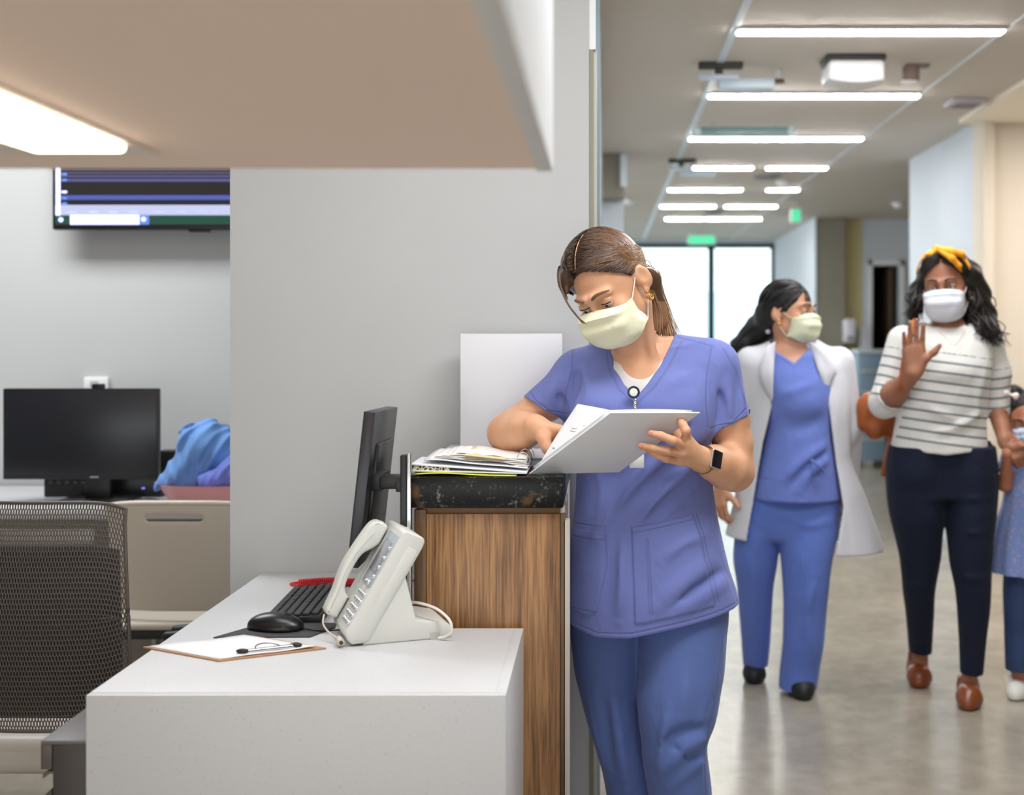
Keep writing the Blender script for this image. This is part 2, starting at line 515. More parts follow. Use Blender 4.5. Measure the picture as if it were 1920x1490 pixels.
def floor_mat():
    m = bpy.data.materials.new('polished_concrete'); m.use_nodes = True
    N, L = nodes_of(m); p = N['Principled BSDF']
    tc = N.new('ShaderNodeTexCoord')
    n1 = N.new('ShaderNodeTexNoise'); n1.inputs['Scale'].default_value = 1.6; n1.inputs['Detail'].default_value = 8; n1.inputs['Roughness'].default_value = 0.65
    n2 = N.new('ShaderNodeTexNoise'); n2.inputs['Scale'].default_value = 14; n2.inputs['Detail'].default_value = 6
    L.new(tc.outputs['Object'], n1.inputs['Vector']); L.new(tc.outputs['Object'], n2.inputs['Vector'])
    mx = N.new('ShaderNodeMath'); mx.operation = 'MULTIPLY_ADD'; mx.inputs[1].default_value = 0.4
    L.new(n2.outputs[0], mx.inputs[0]); L.new(n1.outputs[0], mx.inputs[2])
    r = N.new('ShaderNodeValToRGB'); r.color_ramp.elements[0].position = 0.45; r.color_ramp.elements[1].position = 0.95
    r.color_ramp.elements[0].color = lin((138, 130, 118)) + (1,); r.color_ramp.elements[1].color = lin((176, 168, 154)) + (1,)
    L.new(mx.outputs[0], r.inputs[0]); L.new(r.outputs[0], p.inputs['Base Color'])
    rr = N.new('ShaderNodeMapRange'); rr.inputs[3].default_value = 0.16; rr.inputs[4].default_value = 0.30
    L.new(n2.outputs[0], rr.inputs[0]); L.new(rr.outputs[0], p.inputs['Roughness'])
    p.inputs['Specular IOR Level'].default_value = 0.6
    b = N.new('ShaderNodeBump'); b.inputs['Strength'].default_value = 0.08; b.inputs['Distance'].default_value = 0.02
    L.new(n1.outputs[0], b.inputs['Height']); L.new(b.outputs[0], p.inputs['Normal'])
    return m
M_floor = floor_mat()

def glass_mat():
    m = bpy.data.materials.new('clear_glass'); m.use_nodes = True
    N, L = nodes_of(m); N.remove(N['Principled BSDF']); out = N['Material Output']
    t = N.new('ShaderNodeBsdfTransparent'); t.inputs[0].default_value = (0.94, 0.99, 0.99, 1)
    g = N.new('ShaderNodeBsdfGlossy'); g.inputs['Roughness'].default_value = 0.02
    f = N.new('ShaderNodeFresnel'); f.inputs[0].default_value = 1.45
    x = N.new('ShaderNodeMixShader'); L.new(f.outputs[0], x.inputs[0]); L.new(t.outputs[0], x.inputs[1]); L.new(g.outputs[0], x.inputs[2])
    L.new(x.outputs[0], out.inputs[0])
    return m
M_glass = glass_mat()
M_lamp = mat('lit_diffuser', (255, 255, 255), 0.5, emit=(255, 254, 250), estr=60.0)
M_lamp_warm = mat('lit_warm_diffuser', (255, 255, 255), 0.5, emit=(255, 236, 210), estr=9.0)

# ------------------------------------------------------------------ the setting
CEIL = 2.75
def struct(name, mb, m, bev=None):
    o = mb.build(name, m); o['kind'] = 'structure'; return o
def sbox(name, lo, hi, m, bev=0.0): return struct(name, MB().box(lo, hi, bev), m)

sbox('floor', (-5, -3.0, -0.1), (7, 19.5, 0.0), M_floor)
sbox('ceiling', (-5, -3.0, CEIL), (7, 17.3, CEIL + 0.12), M_ceiling)
# wall behind the desk: a thick block whose far side faces the corridor
sbox('wall_back', (-1.01, 3.32, 0), (-0.03, 5.2, CEIL), M_wall)
sbox('wall_recess', (-5, 4.8, 0), (-1.01, 5.0, CEIL), M_wall)
sbox('wall_behind', (-5.1, -3.1, 0), (7.0, -3.0, CEIL), M_wall)
q_ = MB()
for x_ in (-3.7, -1.85, 0.0, 1.87): q_.box((x_ - .03, -3.0, .08), (x_ + .03, -2.94, 1.88))
for z_ in (.08, 1.88): q_.box((-3.7, -3.0, z_ - .03), (1.87, -2.94, z_ + .03))
wo2 = q_.build('rear_light_frame', M_frame); wo2['kind'] = 'structure'  # unseen frame, added to go with the rear fill light; the wall is solid
sbox('wall_left', (-5.1, -3.0, 0), (-5.0, 5.0, CEIL), M_wall)
sbox('wall_right_far', (6.9, -3.0, 0), (7.0, 17.2, CEIL), M_wall_warm)
# low soffit over the desk, hanging close to the photographer
struct('ceiling_soffit', MB().box((-5, -1.2, 1.603), (-0.084, 1.6, CEIL)), M_soffit)
sbox('trim_1', (-0.084, -1.2, 1.600), (-0.062, 1.605, CEIL), M_fascia, 0.002)
# edge trims at the end of the wall
sbox('trim_2', (-0.030, 3.325, 0), (-0.018, 3.40, 2.17), M_trim_dark)
sbox('trim_3', (-0.030, 3.325, 2.17), (-0.012, 3.42, CEIL), M_fascia)
sbox('trim_4', (-0.018, 3.34, 0), (-0.009, 3.44, 2.17), M_trim)
# corridor, left side: partition running away from the photographer
sbox('wall_corridor_left', (-0.4, 5.2, 0), (-0.012, 9.2, CEIL), M_wall_white)
for i, y in enumerate((3.62, 4.6, 5.7, 6.9)):
    sbox('trim_%d' % (5 + i), (-0.028, y, 0), (0.0 + 0.004 * i, y + 0.05, CEIL), mat('blue_grey_metal', (150, 168, 178), .35, .4) if i % 2 == 0 else M_trim)
sbox('wall_stub_left', (-0.5, 9.2, 0), (0.177, 9.35, 2.42), M_wall_white)
sbox('trim_9', (-0.5, 9.0, 2.42), (0.177, 9.35, CEIL), M_taupe)
sbox('trim_10', (0.150, 8.97, 2.50), (0.20, 9.0, CEIL - 0.01), M_spline)
# corridor, right side
sbox('wall_alcove', (2.377, 7.58, 0), (6.9, 7.75, CEIL), M_wall_warm)
sbox('wall_corridor_right', (2.377, 7.75, 0), (2.55, 9.34, CEIL), M_wall_white)
sbox('ceiling_alcove', (2.24, 3.0, CEIL - 0.03), (6.9, 7.60, CEIL - 0.001), mat('alcove_ceiling_paint', (250, 240, 222), 0.7))
sbox('trim_11', (2.377, 7.52, 0), (2.44, 7.585, CEIL), M_wall_warm)
# far end: column, yellow return, door wall, bright side wall, glazing
sbox('column', (2.45, 13.8, 0), (2.78, 17.0, CEIL), M_taupe)
sbox('wall_corridor_end', (2.437, 13.78, 0), (2.45, 17.0, CEIL), M_wall_white)
sbox('wall_yellow', (2.78, 14.0, 0), (3.02, 14.2, CEIL), M_yellow)
struct('wall_far_right', MB().box((3.02, 13.98, 0), (3.12, 14.2, CEIL)).box((3.12, 13.98, 2.22), (3.44, 14.2, CEIL)).box((3.44, 13.98, 0), (6.9, 14.2, CEIL)), M_wall_white)
sbox('wall_far_room', (2.8, 16.0, 0), (6.9, 16.2, CEIL), mat('far_room_paint', (92, 96, 100), 0.8))
# door in the far wall
d = MB().box((3.07, 13.93, 0), (3.12, 13.98, 2.27)).box((3.44, 13.93, 0), (3.49, 13.98, 2.27)).box((3.07, 13.93, 2.22), (3.49, 13.98, 2.27)).build('door_1', M_fascia)
d['kind'] = 'structure'
MB().box((3.33, 14.0, 0), (3.37, 14.75, 2.2), 0.004).build('door_leaf', mat('brown_door', (84, 66, 50), 0.5), d)
MB().box((3.30, 14.1, 1.0), (3.33, 14.25, 1.03), 0.004).build('door_handle', M_chrome, d)
MB().box((3.20, 15.0, 1.35), (3.28, 15.04, 1.95), 0.004).build('door_glass', mat('pale_glass', (205, 222, 232), 0.2), d)
# glazed end wall
struct('wall_end', MB().box((-3, 17.0, 2.71), (2.5, 17.15, CEIL)).box((-3, 17.0, 0), (2.5, 17.15, 0.06)).box((2.49, 17.0, 0), (2.55, 17.15, CEIL)), M_wall_white)
Y0 = 17.02
w = MB()
for x in (-1.6, 0.15, 1.56, 2.44):
    w.box((x - 0.045, Y0, 0.06), (x + 0.045, Y0 + 0.1, 2.71))
w.box((-3, Y0, 2.64), (2.5, Y0 + 0.1, 2.71)); w.box((-3, Y0, 0.06), (2.5, Y0 + 0.1, 0.12)); w.box((-3, Y0, 0.95), (1.56, Y0 + 0.1, 0.99))
wo = w.build('window_1', M_frame); wo['kind'] = 'structure'
MB().box((-3, Y0 + 0.045, 0.1), (2.5, Y0 + 0.055, 2.66)).build('window_pane', M_glass, wo)
# outside, seen washed out through the glazing
sbox('ground_outside', (-30, 19.5, -0.25), (40, 70, -0.15), mat('pale_paving', (222, 226, 228), 0.8))
for i, (x0, x1, y, h) in enumerate(((-6, -0.2, 40, 3.2), (0.7, 3.6, 42, 3.0), (4.0, 16, 46, 2.6))):
    o = MB().box((x0 * 2, y, -0.15), (x1 * 2, y + 8, h), 0.05).build('building', mat('pale_facade', (226, 238, 246), 0.8))
    tag(o, ['long pale low building outside behind the window mullion', 'small pale block outside seen right of the window mullion',
            'pale building outside at the far right of the glazing'][i], 'building')

# ------------------------------------------------------------------ ceiling fittings of the corridor
for i, x in enumerate((0.597, 1.80)):
    w_ = 0.018 if i == 0 else 0.007
    o = MB().box((x - w_, 4.0, CEIL - 0.006), (x + w_, 16.9, CEIL + 0.001)).build('ceiling_track', M_spline)
    tag(o, ['wide pale strip in the ceiling along the left ends of the light bars', 'thin pale strip in the ceiling along the right ends of the light bars'][i], 'ceiling trim')
lights = [  # y, x0, x1, what sets it apart
    (5.38, 0.60, 1.79, 'nearest long light bar of the corridor, the longest in view'),
    (6.80, 0.60, 1.79, 'second long light bar behind the white ceiling box'),
    (8.26, 0.60, 1.79, 'third long light bar, just behind the pale blue hanging sign'),
    (9.67, 0.73, 1.22, 'short light bar beside the dark bracket, left one of the first split pair'),
    (9.67, 1.32, 1.81, 'short light bar, right one of the first split pair'),
    (11.1, 0.62, 1.30, 'longer light bar of the second split pair'),
    (11.1, 1.52, 1.82, 'very short light bar under the small round sensor'),
    (12.5, 0.62, 1.19, 'far light bar, left one of the third split pair'),
    (12.5, 1.28, 1.82, 'far light bar, right one of the third split pair'),
    (13.8, 0.74, 1.18, 'farthest split light bar, left one near the exit glow'),
    (13.8, 1.20, 1.83, 'farthest split light bar, right one near the exit glow')]
for y, x0, x1, lb in lights:
    t = thing('linear_ceiling_light', (x0, y, CEIL), lb, 'ceiling light', group='white light bars across the corridor ceiling')
    MB().box((0, -0.045, -0.016), (x1 - x0, 0.045, 0.0), 0.004).build('housing', M_white_plastic, t)
    q = MB(); q.box((0.008, -0.034, -0.024), (x1 - x0 - 0.008, 0.034, -0.010), 0.006); q.build('diffuser', M_lamp, t)

def ceil_thing(name, px, py, Y, label, cat, group=None):
    p = at(px, py, Y); return thing(name, (p[0], Y, CEIL), label, cat, group=group)
# white rounded box (speaker / access point) under the ceiling
t = thing('ceiling_speaker', (1.235, 5.95, CEIL), 'white rounded box hanging under the ceiling between the first two light bars', 'ceiling device')
MB().box((-0.145, -0.10, -0.03), (0.145, 0.10, 0.0), 0.01).build('mounting_plate', M_dark, t)
q = MB(); n = 20
prof = [(-0.135 + 0.27 * i / n, -0.125 - 0.016 * math.sin(math.pi * i / n)) for i in range(n + 1)]
q.prism([(0.135, -0.03), (-0.135, -0.03)] + prof, -0.11, 0.11, 'y', 0.02, 3); q.build('body', M_white_plastic, t)
# camera-like sensor right of it
t = thing('ceiling_camera', (1.56, 6.1, CEIL), 'small grey ceiling camera right of the white rounded box', 'ceiling device')
MB().box((-0.03, -0.03, -0.012), (0.09, 0.03, 0), 0.004).build('base', mat('grey_plastic', (126, 116, 110), 0.6), t)
MB().cyl((0, 0, -0.045), 0.042, 0.07, n=20, bev=0.006).build('body', mat('brown_grey_plastic', (132, 112, 104), 0.6), t)
MB().ball((-0.01, 0, -0.085), (0.045, 0.03, 0.016)).build('lens_ring', M_white_plastic, t)
# sprinkler left
t = thing('ceiling_sprinkler', (0.91, 6.2, CEIL), 'small brown sprinkler head left of the white rounded box', 'sprinkler')
MB().cyl((0, 0, -0.03), 0.012, 0.06, n=12).build('pipe', M_white_plastic, t)
MB().cyl((0, 0, -0.062), 0.030, 0.016, n=16, bev=0.003, r2=0.04).build('deflector', mat('brass_brown', (120, 86, 62), 0.4, 0.5), t)
# dark brackets with pale panels hanging on the left track
for i, (x, y, s, lb) in enumerate(((0.57, 6.05, 1.0, 'pale hanging panel under a dark ceiling bracket, the near one'),
                                 (0.60, 9.3, 0.95, 'pale hanging panel under a dark ceiling bracket, the far one'))):
    t = thing('hanging_sign', (x, y, CEIL), lb, 'hanging sign', group='pale panels hanging under dark ceiling brackets')
    MB().box((-0.08 * s, -0.03, -0.03), (0.14 * s, 0.03, 0), 0.005).box((0.0, -0.012, -0.06), (0.04, 0.012, -0.03)).build('bracket', mat('dark_olive_metal', (58, 56, 48), 0.6), t)
    MB().box((-0.08 * s, -0.02, -0.085), (0.12 * s, 0.02, -0.06), 0.004).box((0.02, 0.0, -0.128), (0.30 * s, 0.05, -0.076), 0.006).build('panel', mat('pale_blue_acrylic', (196, 212, 226), 0.25), t)
t = thing('hanging_sign', (0.62, 7.75, CEIL), 'long pale teal glass sign with bright end caps before the third light bar', 'hanging sign')
MB().box((0.02, -0.008, -0.075), (0.60, 0.008, -0.022), 0.003).build('panel', mat('teal_acrylic', (138, 172, 176), 0.15), t)
for x in (0.0, 0.60): MB().ball((x, 0, -0.05), (0.028, 0.02, 0.03)).build('end_cap', mat('bright_cap', (226, 248, 252), 0.2), t)
for x in (0.1, 0.5): MB().box((x - 0.01, -0.004, -0.03), (x + 0.01, 0.004, 0)).build('hanger', M_trim, t)
t = thing('ceiling_vent', (2.10, 7.0, CEIL), 'small pale square vent near the warm alcove ceiling', 'vent')
MB().box((-0.10, -0.09, -0.03), (0.10, 0.09, 0), 0.006).build('frame', mat('pale_lilac_plastic', (196, 190, 196), 0.6), t)
q = MB()
for i in range(5): q.box((-0.07, -0.065 + i * 0.03, -0.036), (0.07, -0.055 + i * 0.03, -0.028))
q.build('louvre', mat('vent_grey', (150, 146, 150), 0.6), t)
for i, (x, y, r, lb) in enumerate(((1.60, 10.6, 0.055, 'round white sensor above the very short light bar'),
                                  (0.28, 12.0, 0.05, 'round white smoke detector near the left of the far ceiling'),
                                  (3.02, 12.3, 0.06, 'round pale detector on the ceiling before the yellow wall'),
                                  (1.40, 10.2, 0.10, 'flat grey disc speaker in the ceiling between the split light bars'),
                                  (1.22, 13.1, 0.09, 'flat dark disc speaker far along the corridor ceiling'),
                                  (1.20, 6.45, 0.018, 'tiny white sprinkler cap before the second light bar'))):
    t = thing('ceiling_detector', (x, y, CEIL), lb, 'ceiling device')
    grey = i in (3, 4)
    MB().cyl((0, 0, -0.012), r * 1.15, 0.024, n=24, bev=0.004).build('base', M_white_plastic if not grey else mat('disc_grey', (128, 124, 122), 0.6), t)
    MB().ball((0, 0, -0.03), (r * 0.85, r * 0.85, 0.026 if not grey else 0.01)).build('dome', mat('bright_white', (246, 246, 246), 0.3) if not grey else mat('disc_grey', (128, 124, 122), 0.6), t)
M_exit = mat('green_exit_glow', (40, 190, 130), 0.4, emit=(90, 225, 170), estr=0.75)
for i, (x, y, z, wd, hh, lb) in enumerate(((1.98, 12.3, 2.62, 0.085, 0.12, 'small green lit exit sign on the right of the far ceiling'),
                                           (1.30, 15.6, 2.64, 0.34, 0.10, 'wide green lit exit sign over the glazed end doors'))):
    t = thing('exit_sign', (x, y, z), lb, 'exit sign')
    MB().box((-wd / 2 - 0.01, -0.02, -hh / 2 - 0.01), (wd / 2 + 0.01, 0.02, hh / 2 + 0.01), 0.004).build('housing', M_white_plastic, t)
    MB().box((-wd / 2, -0.024, -hh / 2), (wd / 2, -0.018, hh / 2)).build('face', M_exit, t)
    MB().box((-0.01, -0.01, hh / 2), (0.01, 0.01, CEIL - z)).build('stem', M_trim, t)
t = thing('soffit_light', (-0.59, 0.9, 1.603), 'bright warm light strip let into the soffit above the desk', 'ceiling light')
MB().box((-0.26, -0.9, -0.004), (0.062, 0.56, 0.0), 0.002).build('tray', mat('tray_paint', (250, 240, 226), 0.5), t)
MB().box((-0.052, -0.88, -0.012), (0.052, 0.48, -0.003), 0.004).build('diffuser', M_lamp_warm, t)

# wall fittings by the far column
for i, (px, py, Y, wx, hz, lb) in enumerate(((1592, 620, 13.7, 0.12, 0.26, 'white dispenser on the grey column, upper one'),
                                            (1604, 672, 13.9, 0.10, 0.16, 'white dispenser on the yellow wall, lower one'),
                                            (1632, 640, 13.6, 0.13, 0.34, 'pale box of supplies beside the far door'))):
    p = at(px, py, Y)
    t = thing('wall_dispenser', (p[0], Y if i != 2 else Y + 0.25, p[2]), lb, 'dispenser')
    MB().box((-wx / 2, -0.06, -hz / 2), (wx / 2, 0.06 if i != 2 else 0.13, hz / 2), 0.015).build('body', mat('pale_lilac_white', (222, 224, 236), 0.4), t)
    MB().box((-wx / 3, -0.066, -hz / 2 + 0.02), (wx / 3, -0.055, -hz / 2 + 0.07), 0.004).build('nozzle_cover', mat('grey_plastic2', (150, 150, 160), 0.5), t)
t = thing('supply_cart', tuple(at(1632, 0, 12.9)[:2]) + (0.0,), 'tall blue grey cart standing by the far door', 'cart')
MB().box((-0.13, 0, 0.08), (0.17, 0.35, 1.22), 0.02).build('body', mat('cart_blue', (122, 146, 166), 0.5), t)
MB().box((-0.14, -0.01, 1.22), (0.18, 0.36, 1.26), 0.01).build('top', mat('cart_pale', (196, 206, 214), 0.5), t)
for z in (0.3, 0.55, 0.8, 1.02): MB().box((-0.10, -0.012, z), (0.14, 0.004, z + 0.02), 0.004).build('handle', M_trim, t)
for x in (-0.1, 0.14):
    for y in (0.05, 0.3): MB().cyl((x, y, 0.04), 0.04, 0.025, 'x').build('wheel', M_dark, t)
# ------------------------------------------------------------------ desk, counter and what stands on them
def speck_mat(name, rgb, dark, scale=260, thr=0.30, rough=0.35):
    m = mat(name, rgb, rough)
    N, L = nodes_of(m); p = N['Principled BSDF']
    tc = N.new('ShaderNodeTexCoord'); n = N.new('ShaderNodeTexNoise'); n.inputs['Scale'].default_value = scale; n.inputs['Detail'].default_value = 3
    L.new(tc.outputs['Object'], n.inputs['Vector'])
    r = N.new('ShaderNodeValToRGB'); r.color_ramp.elements[0].position = thr; r.color_ramp.elements[1].position = thr + 0.06
    r.color_ramp.elements[0].color = lin(dark) + (1,); r.color_ramp.elements[1].color = lin(rgb) + (1,)
    L.new(n.outputs[0], r.inputs[0]); L.new(r.outputs[0], p.inputs['Base Color'])
    return m
M_desk = speck_mat('white_solid_surface', (202, 203, 205), (186, 185, 184), 190, 0.30, 0.4)

def wood_mat(name, c1, c2, c3):
    m = bpy.data.materials.new(name); m.use_nodes = True
    N, L = nodes_of(m); p = N['Principled BSDF']
    tc = N.new('ShaderNodeTexCoord')
    mp = N.new('ShaderNodeMapping'); mp.inputs['Scale'].default_value = (1.0, 1.0, 0.035)
    L.new(tc.outputs['Object'], mp.inputs[0])
    n1 = N.new('ShaderNodeTexNoise'); n1.inputs['Scale'].default_value = 38; n1.inputs['Detail'].default_value = 7; n1.inputs['Roughness'].default_value = 0.6; n1.inputs['Distortion'].default_value = 0.3
    n2 = N.new('ShaderNodeTexNoise'); n2.inputs['Scale'].default_value = 210; n2.inputs['Detail'].default_value = 4
    L.new(mp.outputs[0], n1.inputs['Vector']); L.new(mp.outputs[0], n2.inputs['Vector'])
    a = N.new('ShaderNodeMath'); a.operation = 'MULTIPLY_ADD'; a.inputs[1].default_value = 0.75
    L.new(n2.outputs[0], a.inputs[0]); L.new(n1.outputs[0], a.inputs[2])
    r = N.new('ShaderNodeValToRGB'); e = r.color_ramp.elements
    e[0].position = 0.66; e[0].color = lin(c1) + (1,); e[1].position = 1.06 - .06; e[1].color = lin(c3) + (1,)
    x = e.new(0.84); x.color = lin(c2) + (1,)
    L.new(a.outputs[0], r.inputs[0]); L.new(r.outputs[0], p.inputs['Base Color'])
    p.inputs['Roughness'].default_value = 0.42
    b = N.new('ShaderNodeBump'); b.inputs['Strength'].default_value = 0.08; b.inputs['Distance'].default_value = 0.003
    L.new(n2.outputs[0], b.inputs['Height']); L.new(b.outputs[0], p.inputs['Normal'])
    return m
M_wood = wood_mat('walnut_veneer', (92, 62, 38), (138, 98, 60), (172, 128, 82))
M_wood_edge = wood_mat('walnut_edge', (70, 48, 28), (92, 64, 36), (112, 80, 46))

def granite_mat():
    m = bpy.data.materials.new('dark_granite'); m.use_nodes = True
    N, L = nodes_of(m); p = N['Principled BSDF']
    tc = N.new('ShaderNodeTexCoord')
    n1 = N.new('ShaderNodeTexNoise'); n1.inputs['Scale'].default_value = 26; n1.inputs['Detail'].default_value = 9; n1.inputs['Roughness'].default_value = 0.72
    n2 = N.new('ShaderNodeTexNoise'); n2.inputs['Scale'].default_value = 120; n2.inputs['Detail'].default_value = 5; n2.inputs['Roughness'].default_value = 0.7
    n3 = N.new('ShaderNodeTexNoise'); n3.inputs['Scale'].default_value = 17
    for n in (n1, n2, n3): L.new(tc.outputs['Object'], n.inputs['Vector'])
    mu = N.new('ShaderNodeMath'); mu.operation = 'MULTIPLY'; L.new(n1.outputs[0], mu.inputs[0]); L.new(n2.outputs[0], mu.inputs[1])
    r = N.new('ShaderNodeValToRGB'); e = r.color_ramp.elements
    e[0].position = 0.24; e[0].color = (0.006, 0.006, 0.006, 1); e[1].position = 0.40; e[1].color = (0.20, 0.21, 0.19, 1)
    x = e.new(0.30); x.color = (0.013, 0.012, 0.011, 1)
    L.new(mu.outputs[0], r.inputs[0])
    r2 = N.new('ShaderNodeValToRGB'); r2.color_ramp.elements[0].position = 0.62; r2.color_ramp.elements[1].position = 0.72
    r2.color_ramp.elements[0].color = (0, 0, 0, 1)
    L.new(n3.outputs[0], r2.inputs[0])
    mm = N.new('ShaderNodeMix'); mm.data_type = 'RGBA'; mm.inputs[7].default_value = (0.09, 0.05, 0.02, 1)
    L.new(r2.outputs[0], mm.inputs[0]); L.new(r.outputs[0], mm.inputs[6]); L.new(mm.outputs[2], p.inputs['Base Color'])
    p.inputs['Roughness'].default_value = 0.3; p.inputs['Specular IOR Level'].default_value = 0.2
    return m
M_granite = granite_mat()

# white L-shaped desk
DZ = 0.74
t = thing('reception_desk', (-0.55, 2.6, 0), 'white speckled solid surface desk with waterfall front, in the foreground', 'desk')
q = MB(); bm = bmesh.new()
pl = [(-0.9215, 2.2005), (-0.1895, 2.2005), (-0.1895, 2.685), (-0.455, 2.685), (-0.455, 3.318), (-0.9215, 3.318)]
q.prism([(x + 0.55, y - 2.6) for x, y in pl], DZ - 0.05, DZ, 'z', 0.0004); q.build('desktop', M_desk, t)
MB().box((-0.3715, -0.42, 0.0), (0.381, -0.3995, DZ), 0.0008).build('front_panel', M_desk, t)
MB().box((0.3605, -0.3996, 0.0), (0.381, 0.085, DZ), 0.0006).build('side_panel', M_desk, t)
MB().box((-0.33, 0.66, 0.0), (0.05, 0.70, DZ - 0.05), 0.002).build('back_panel', M_desk, t)

# wood-clad counter and its granite top
t = thing('counter_cabinet', (-0.25, 2.735, 0), 'walnut veneered end of the high counter', 'counter')
MB().box((-0.140, 0.0, 0.0), (0.160, 0.02, 0.985), 0.001).build('end_panel', M_wood, t)
MB().box((-0.168, -0.001, 0.0), (-0.141, 0.02, 0.995), 0.001).build('edge_strip', M_wood_edge, t)
MB().box((0.161, 0.0, 0.0), (0.172, 0.025, 0.985), 0.001).build('edge_strip', M_wood_edge, t)
MB().box((-0.150, 0.006, 0.985), (0.160, 0.03, 1.0), 0.001).build('reveal_strip', mat('reveal_wood', (112, 78, 40), 0.5), t)
MB().box((-0.165, 0.02, 0.0), (0.168, 0.583, 0.998), 0.001).build('carcass', mat('hall_side_panel', (196, 188, 176), 0.5), t)
MB().box((0.168, 0.03, 0.0), (0.1705, 0.30, 0.995), 0.001).box((0.168, 0.0, 0.0), (0.182, 0.04, 0.97), 0.001).build('hall_panel', mat('hall_panel_beige', (190, 180, 168), 0.5), t)
t = thing('granite_countertop', (-0.257, 2.72, 1.0), 'black speckled granite slab on top of the walnut counter', 'countertop')
MB().box((-0.175, 0.0, 0.0), (0.175, 0.598, 0.070), 0.004).build('slab', M_granite, t)
CZ = 1.070

# dark pedestal
t = thing('drawer_pedestal', (-1.012, 2.2, 0), 'dark grey metal drawer pedestal beside the white desk', 'drawer cabinet')
M_ped = mat('dark_grey_metal', (70, 64, 60), 0.5, 0.2); M_pedtop = mat('grey_laminate', (108, 106, 106), 0.45)
MB().box((0.022, 0.0, 0.0), (0.088, 0.22, 0.645), 0.001).build('body', M_ped, t)
MB().box((0.0, -0.001, 0.645), (0.0885, 0.222, 0.653), 0.002).build('top', M_pedtop, t)
q = MB(); q.prism([(0.0, 0.645), (0.0, 0.600), (0.020, 0.600), (0.020, 0.645)], 0.0, 0.22, 'y', 0.001)
q.prism([(0.004, 0.592), (0.018, 0.598), (0.018, 0.594), (0.004, 0.583)], 0.0, 0.22, 'y')
q.build('drawer', mat('drawer_front', (92, 84, 78), 0.5), t)
MB().prism([(0.004, 0.55), (0.020, 0.566), (0.020, 0.0), (0.004, 0.0)], 0.0, 0.22, 'y', 0.0005).build('drawer', M_ped, t)

# ---- monitor on its arm, seen almost edge on
def P(px, py, Y): return Vector(at(px, py, Y))
a = P(690, 772, 2.74); b = P(658, 1064, 2.72); c = P(734, 762, 3.12); d_ = P(702, 1000, 2.96)
c = a + (c - a); d_ = b + (c - a)      # true rectangle
nrm = (c - a).cross(b - a).normalized()
if nrm.x > 0: nrm = -nrm               # screen faces left
t = thing('desktop_monitor', tuple(P(735, 905, 2.85)), 'black flat monitor seen from behind on its arm over the white desk', 'monitor')
q = MB()
def slab(mb, a, b, c, d, n, t0, t1, bev=0.0015):
    pts = [p + n * t0 for p in (b, d, c, a)] + [p + n * t1 for p in (b, d, c, a)]
    return mb.hexa(pts, bev)
slab(q, a, b, c, d_, -nrm, -0.008, 0.016); q.build('back_shell', mat('monitor_back', (34, 34, 38), 0.32), t, world=True)
q = MB(); slab(q, a, b, c, d_, nrm, 0.008, 0.0095, 0.0); q.build('screen', mat('screen_glass', (14, 15, 18), 0.12), t, world=True)
ce = (a + b + c + d_) / 4; u = (c - a).normalized(); w_ = (a - b).normalized()
q = MB(); slab(q, ce + w_ * .10 - u * .12, ce - w_ * .10 - u * .12, ce + w_ * .10 + u * .12, ce - w_ * .10 + u * .12, -nrm, 0.012, 0.024, 0.004)
q.build('rear_bulge', mat('monitor_back', (0, 0, 0)), t, world=True)
q = MB(); q.box((-0.505, 2.78, 1.035), (-0.445, 2.84, 1.064), 0.004); q.box((-0.53, 2.792, 1.03), (-0.50, 2.90, 1.068), 0.002); q.box((-0.455, 2.705, 1.038), (-0.440, 2.84, 1.061), 0.002)
q.build('arm', mat('arm_black', (24, 24, 26), 0.45), t, world=True)
t = thing('mounting_rail', (-0.44, 2.70, DZ), 'black upright rail with silver edge at the left end of the counter', 'rail')
MB().box((-0.004, 0.0, 0.0), (0.010, 0.03, 0.38), 0.002).build('rail', M_black, t)
MB().box((0.010, 0.002, 0.01), (0.020, 0.022, 0.385), 0.002).build('silver_edge', M_chrome, t)

# ---- desk phone
R30 = math.radians(21)
pb = at(707, 1208, 2.54)
t = thing('desk_phone', (pb[0], 2.54, DZ), 'pale grey office desk phone on its tilted stand with the handset hung up', 'telephone', rz=R30)
M_ph = mat('phone_shell', (214, 215, 209), 0.38); M_phg = mat('phone_grey', (168, 178, 186), 0.3); M_phd = mat('phone_screen', (150, 152, 158), 0.12)
q = MB(); q.prism([(-.030, 0), (.157, 0), (.161, .006), (.161, .024), (.150, .032), (.084, .044), (.060, .143), (.02, .12)], 0.004, 0.165, 'y', 0.004)
stand = q.build('stand', M_ph, t)
MB().prism([(.114, .0005), (.114, .015), (.134, .015), (.134, .0005)], 0.0025, 0.004, 'y').build('cable_clip', mat('phone_line', (188, 190, 184), 0.5), stand)
for x in (0.0, 0.15): MB().cyl((x, 0.03, -0.001), 0.006, 0.004, n=12).build('rubber_foot', M_black, stand)
body_prof = [(-.062, .014), (-.066, .027), (.056, .232), (.064, .234), (.099, .217), (.102, .208), (.096, .194), (-.016, .010), (-.030, .005), (-.052, .004)]
q = MB(); q.prism(body_prof, 0.0, 0.17, 'y', 0.004, 3); body = q.build('body', M_ph, t)
q = MB(); q.prism([(-.044, .014), (.066, .200), (.085, .190), (.080, .178), (-.022, .010)], -0.0025, 0.002, 'y', 0.0015); q.build('side_cover', M_ph, body)
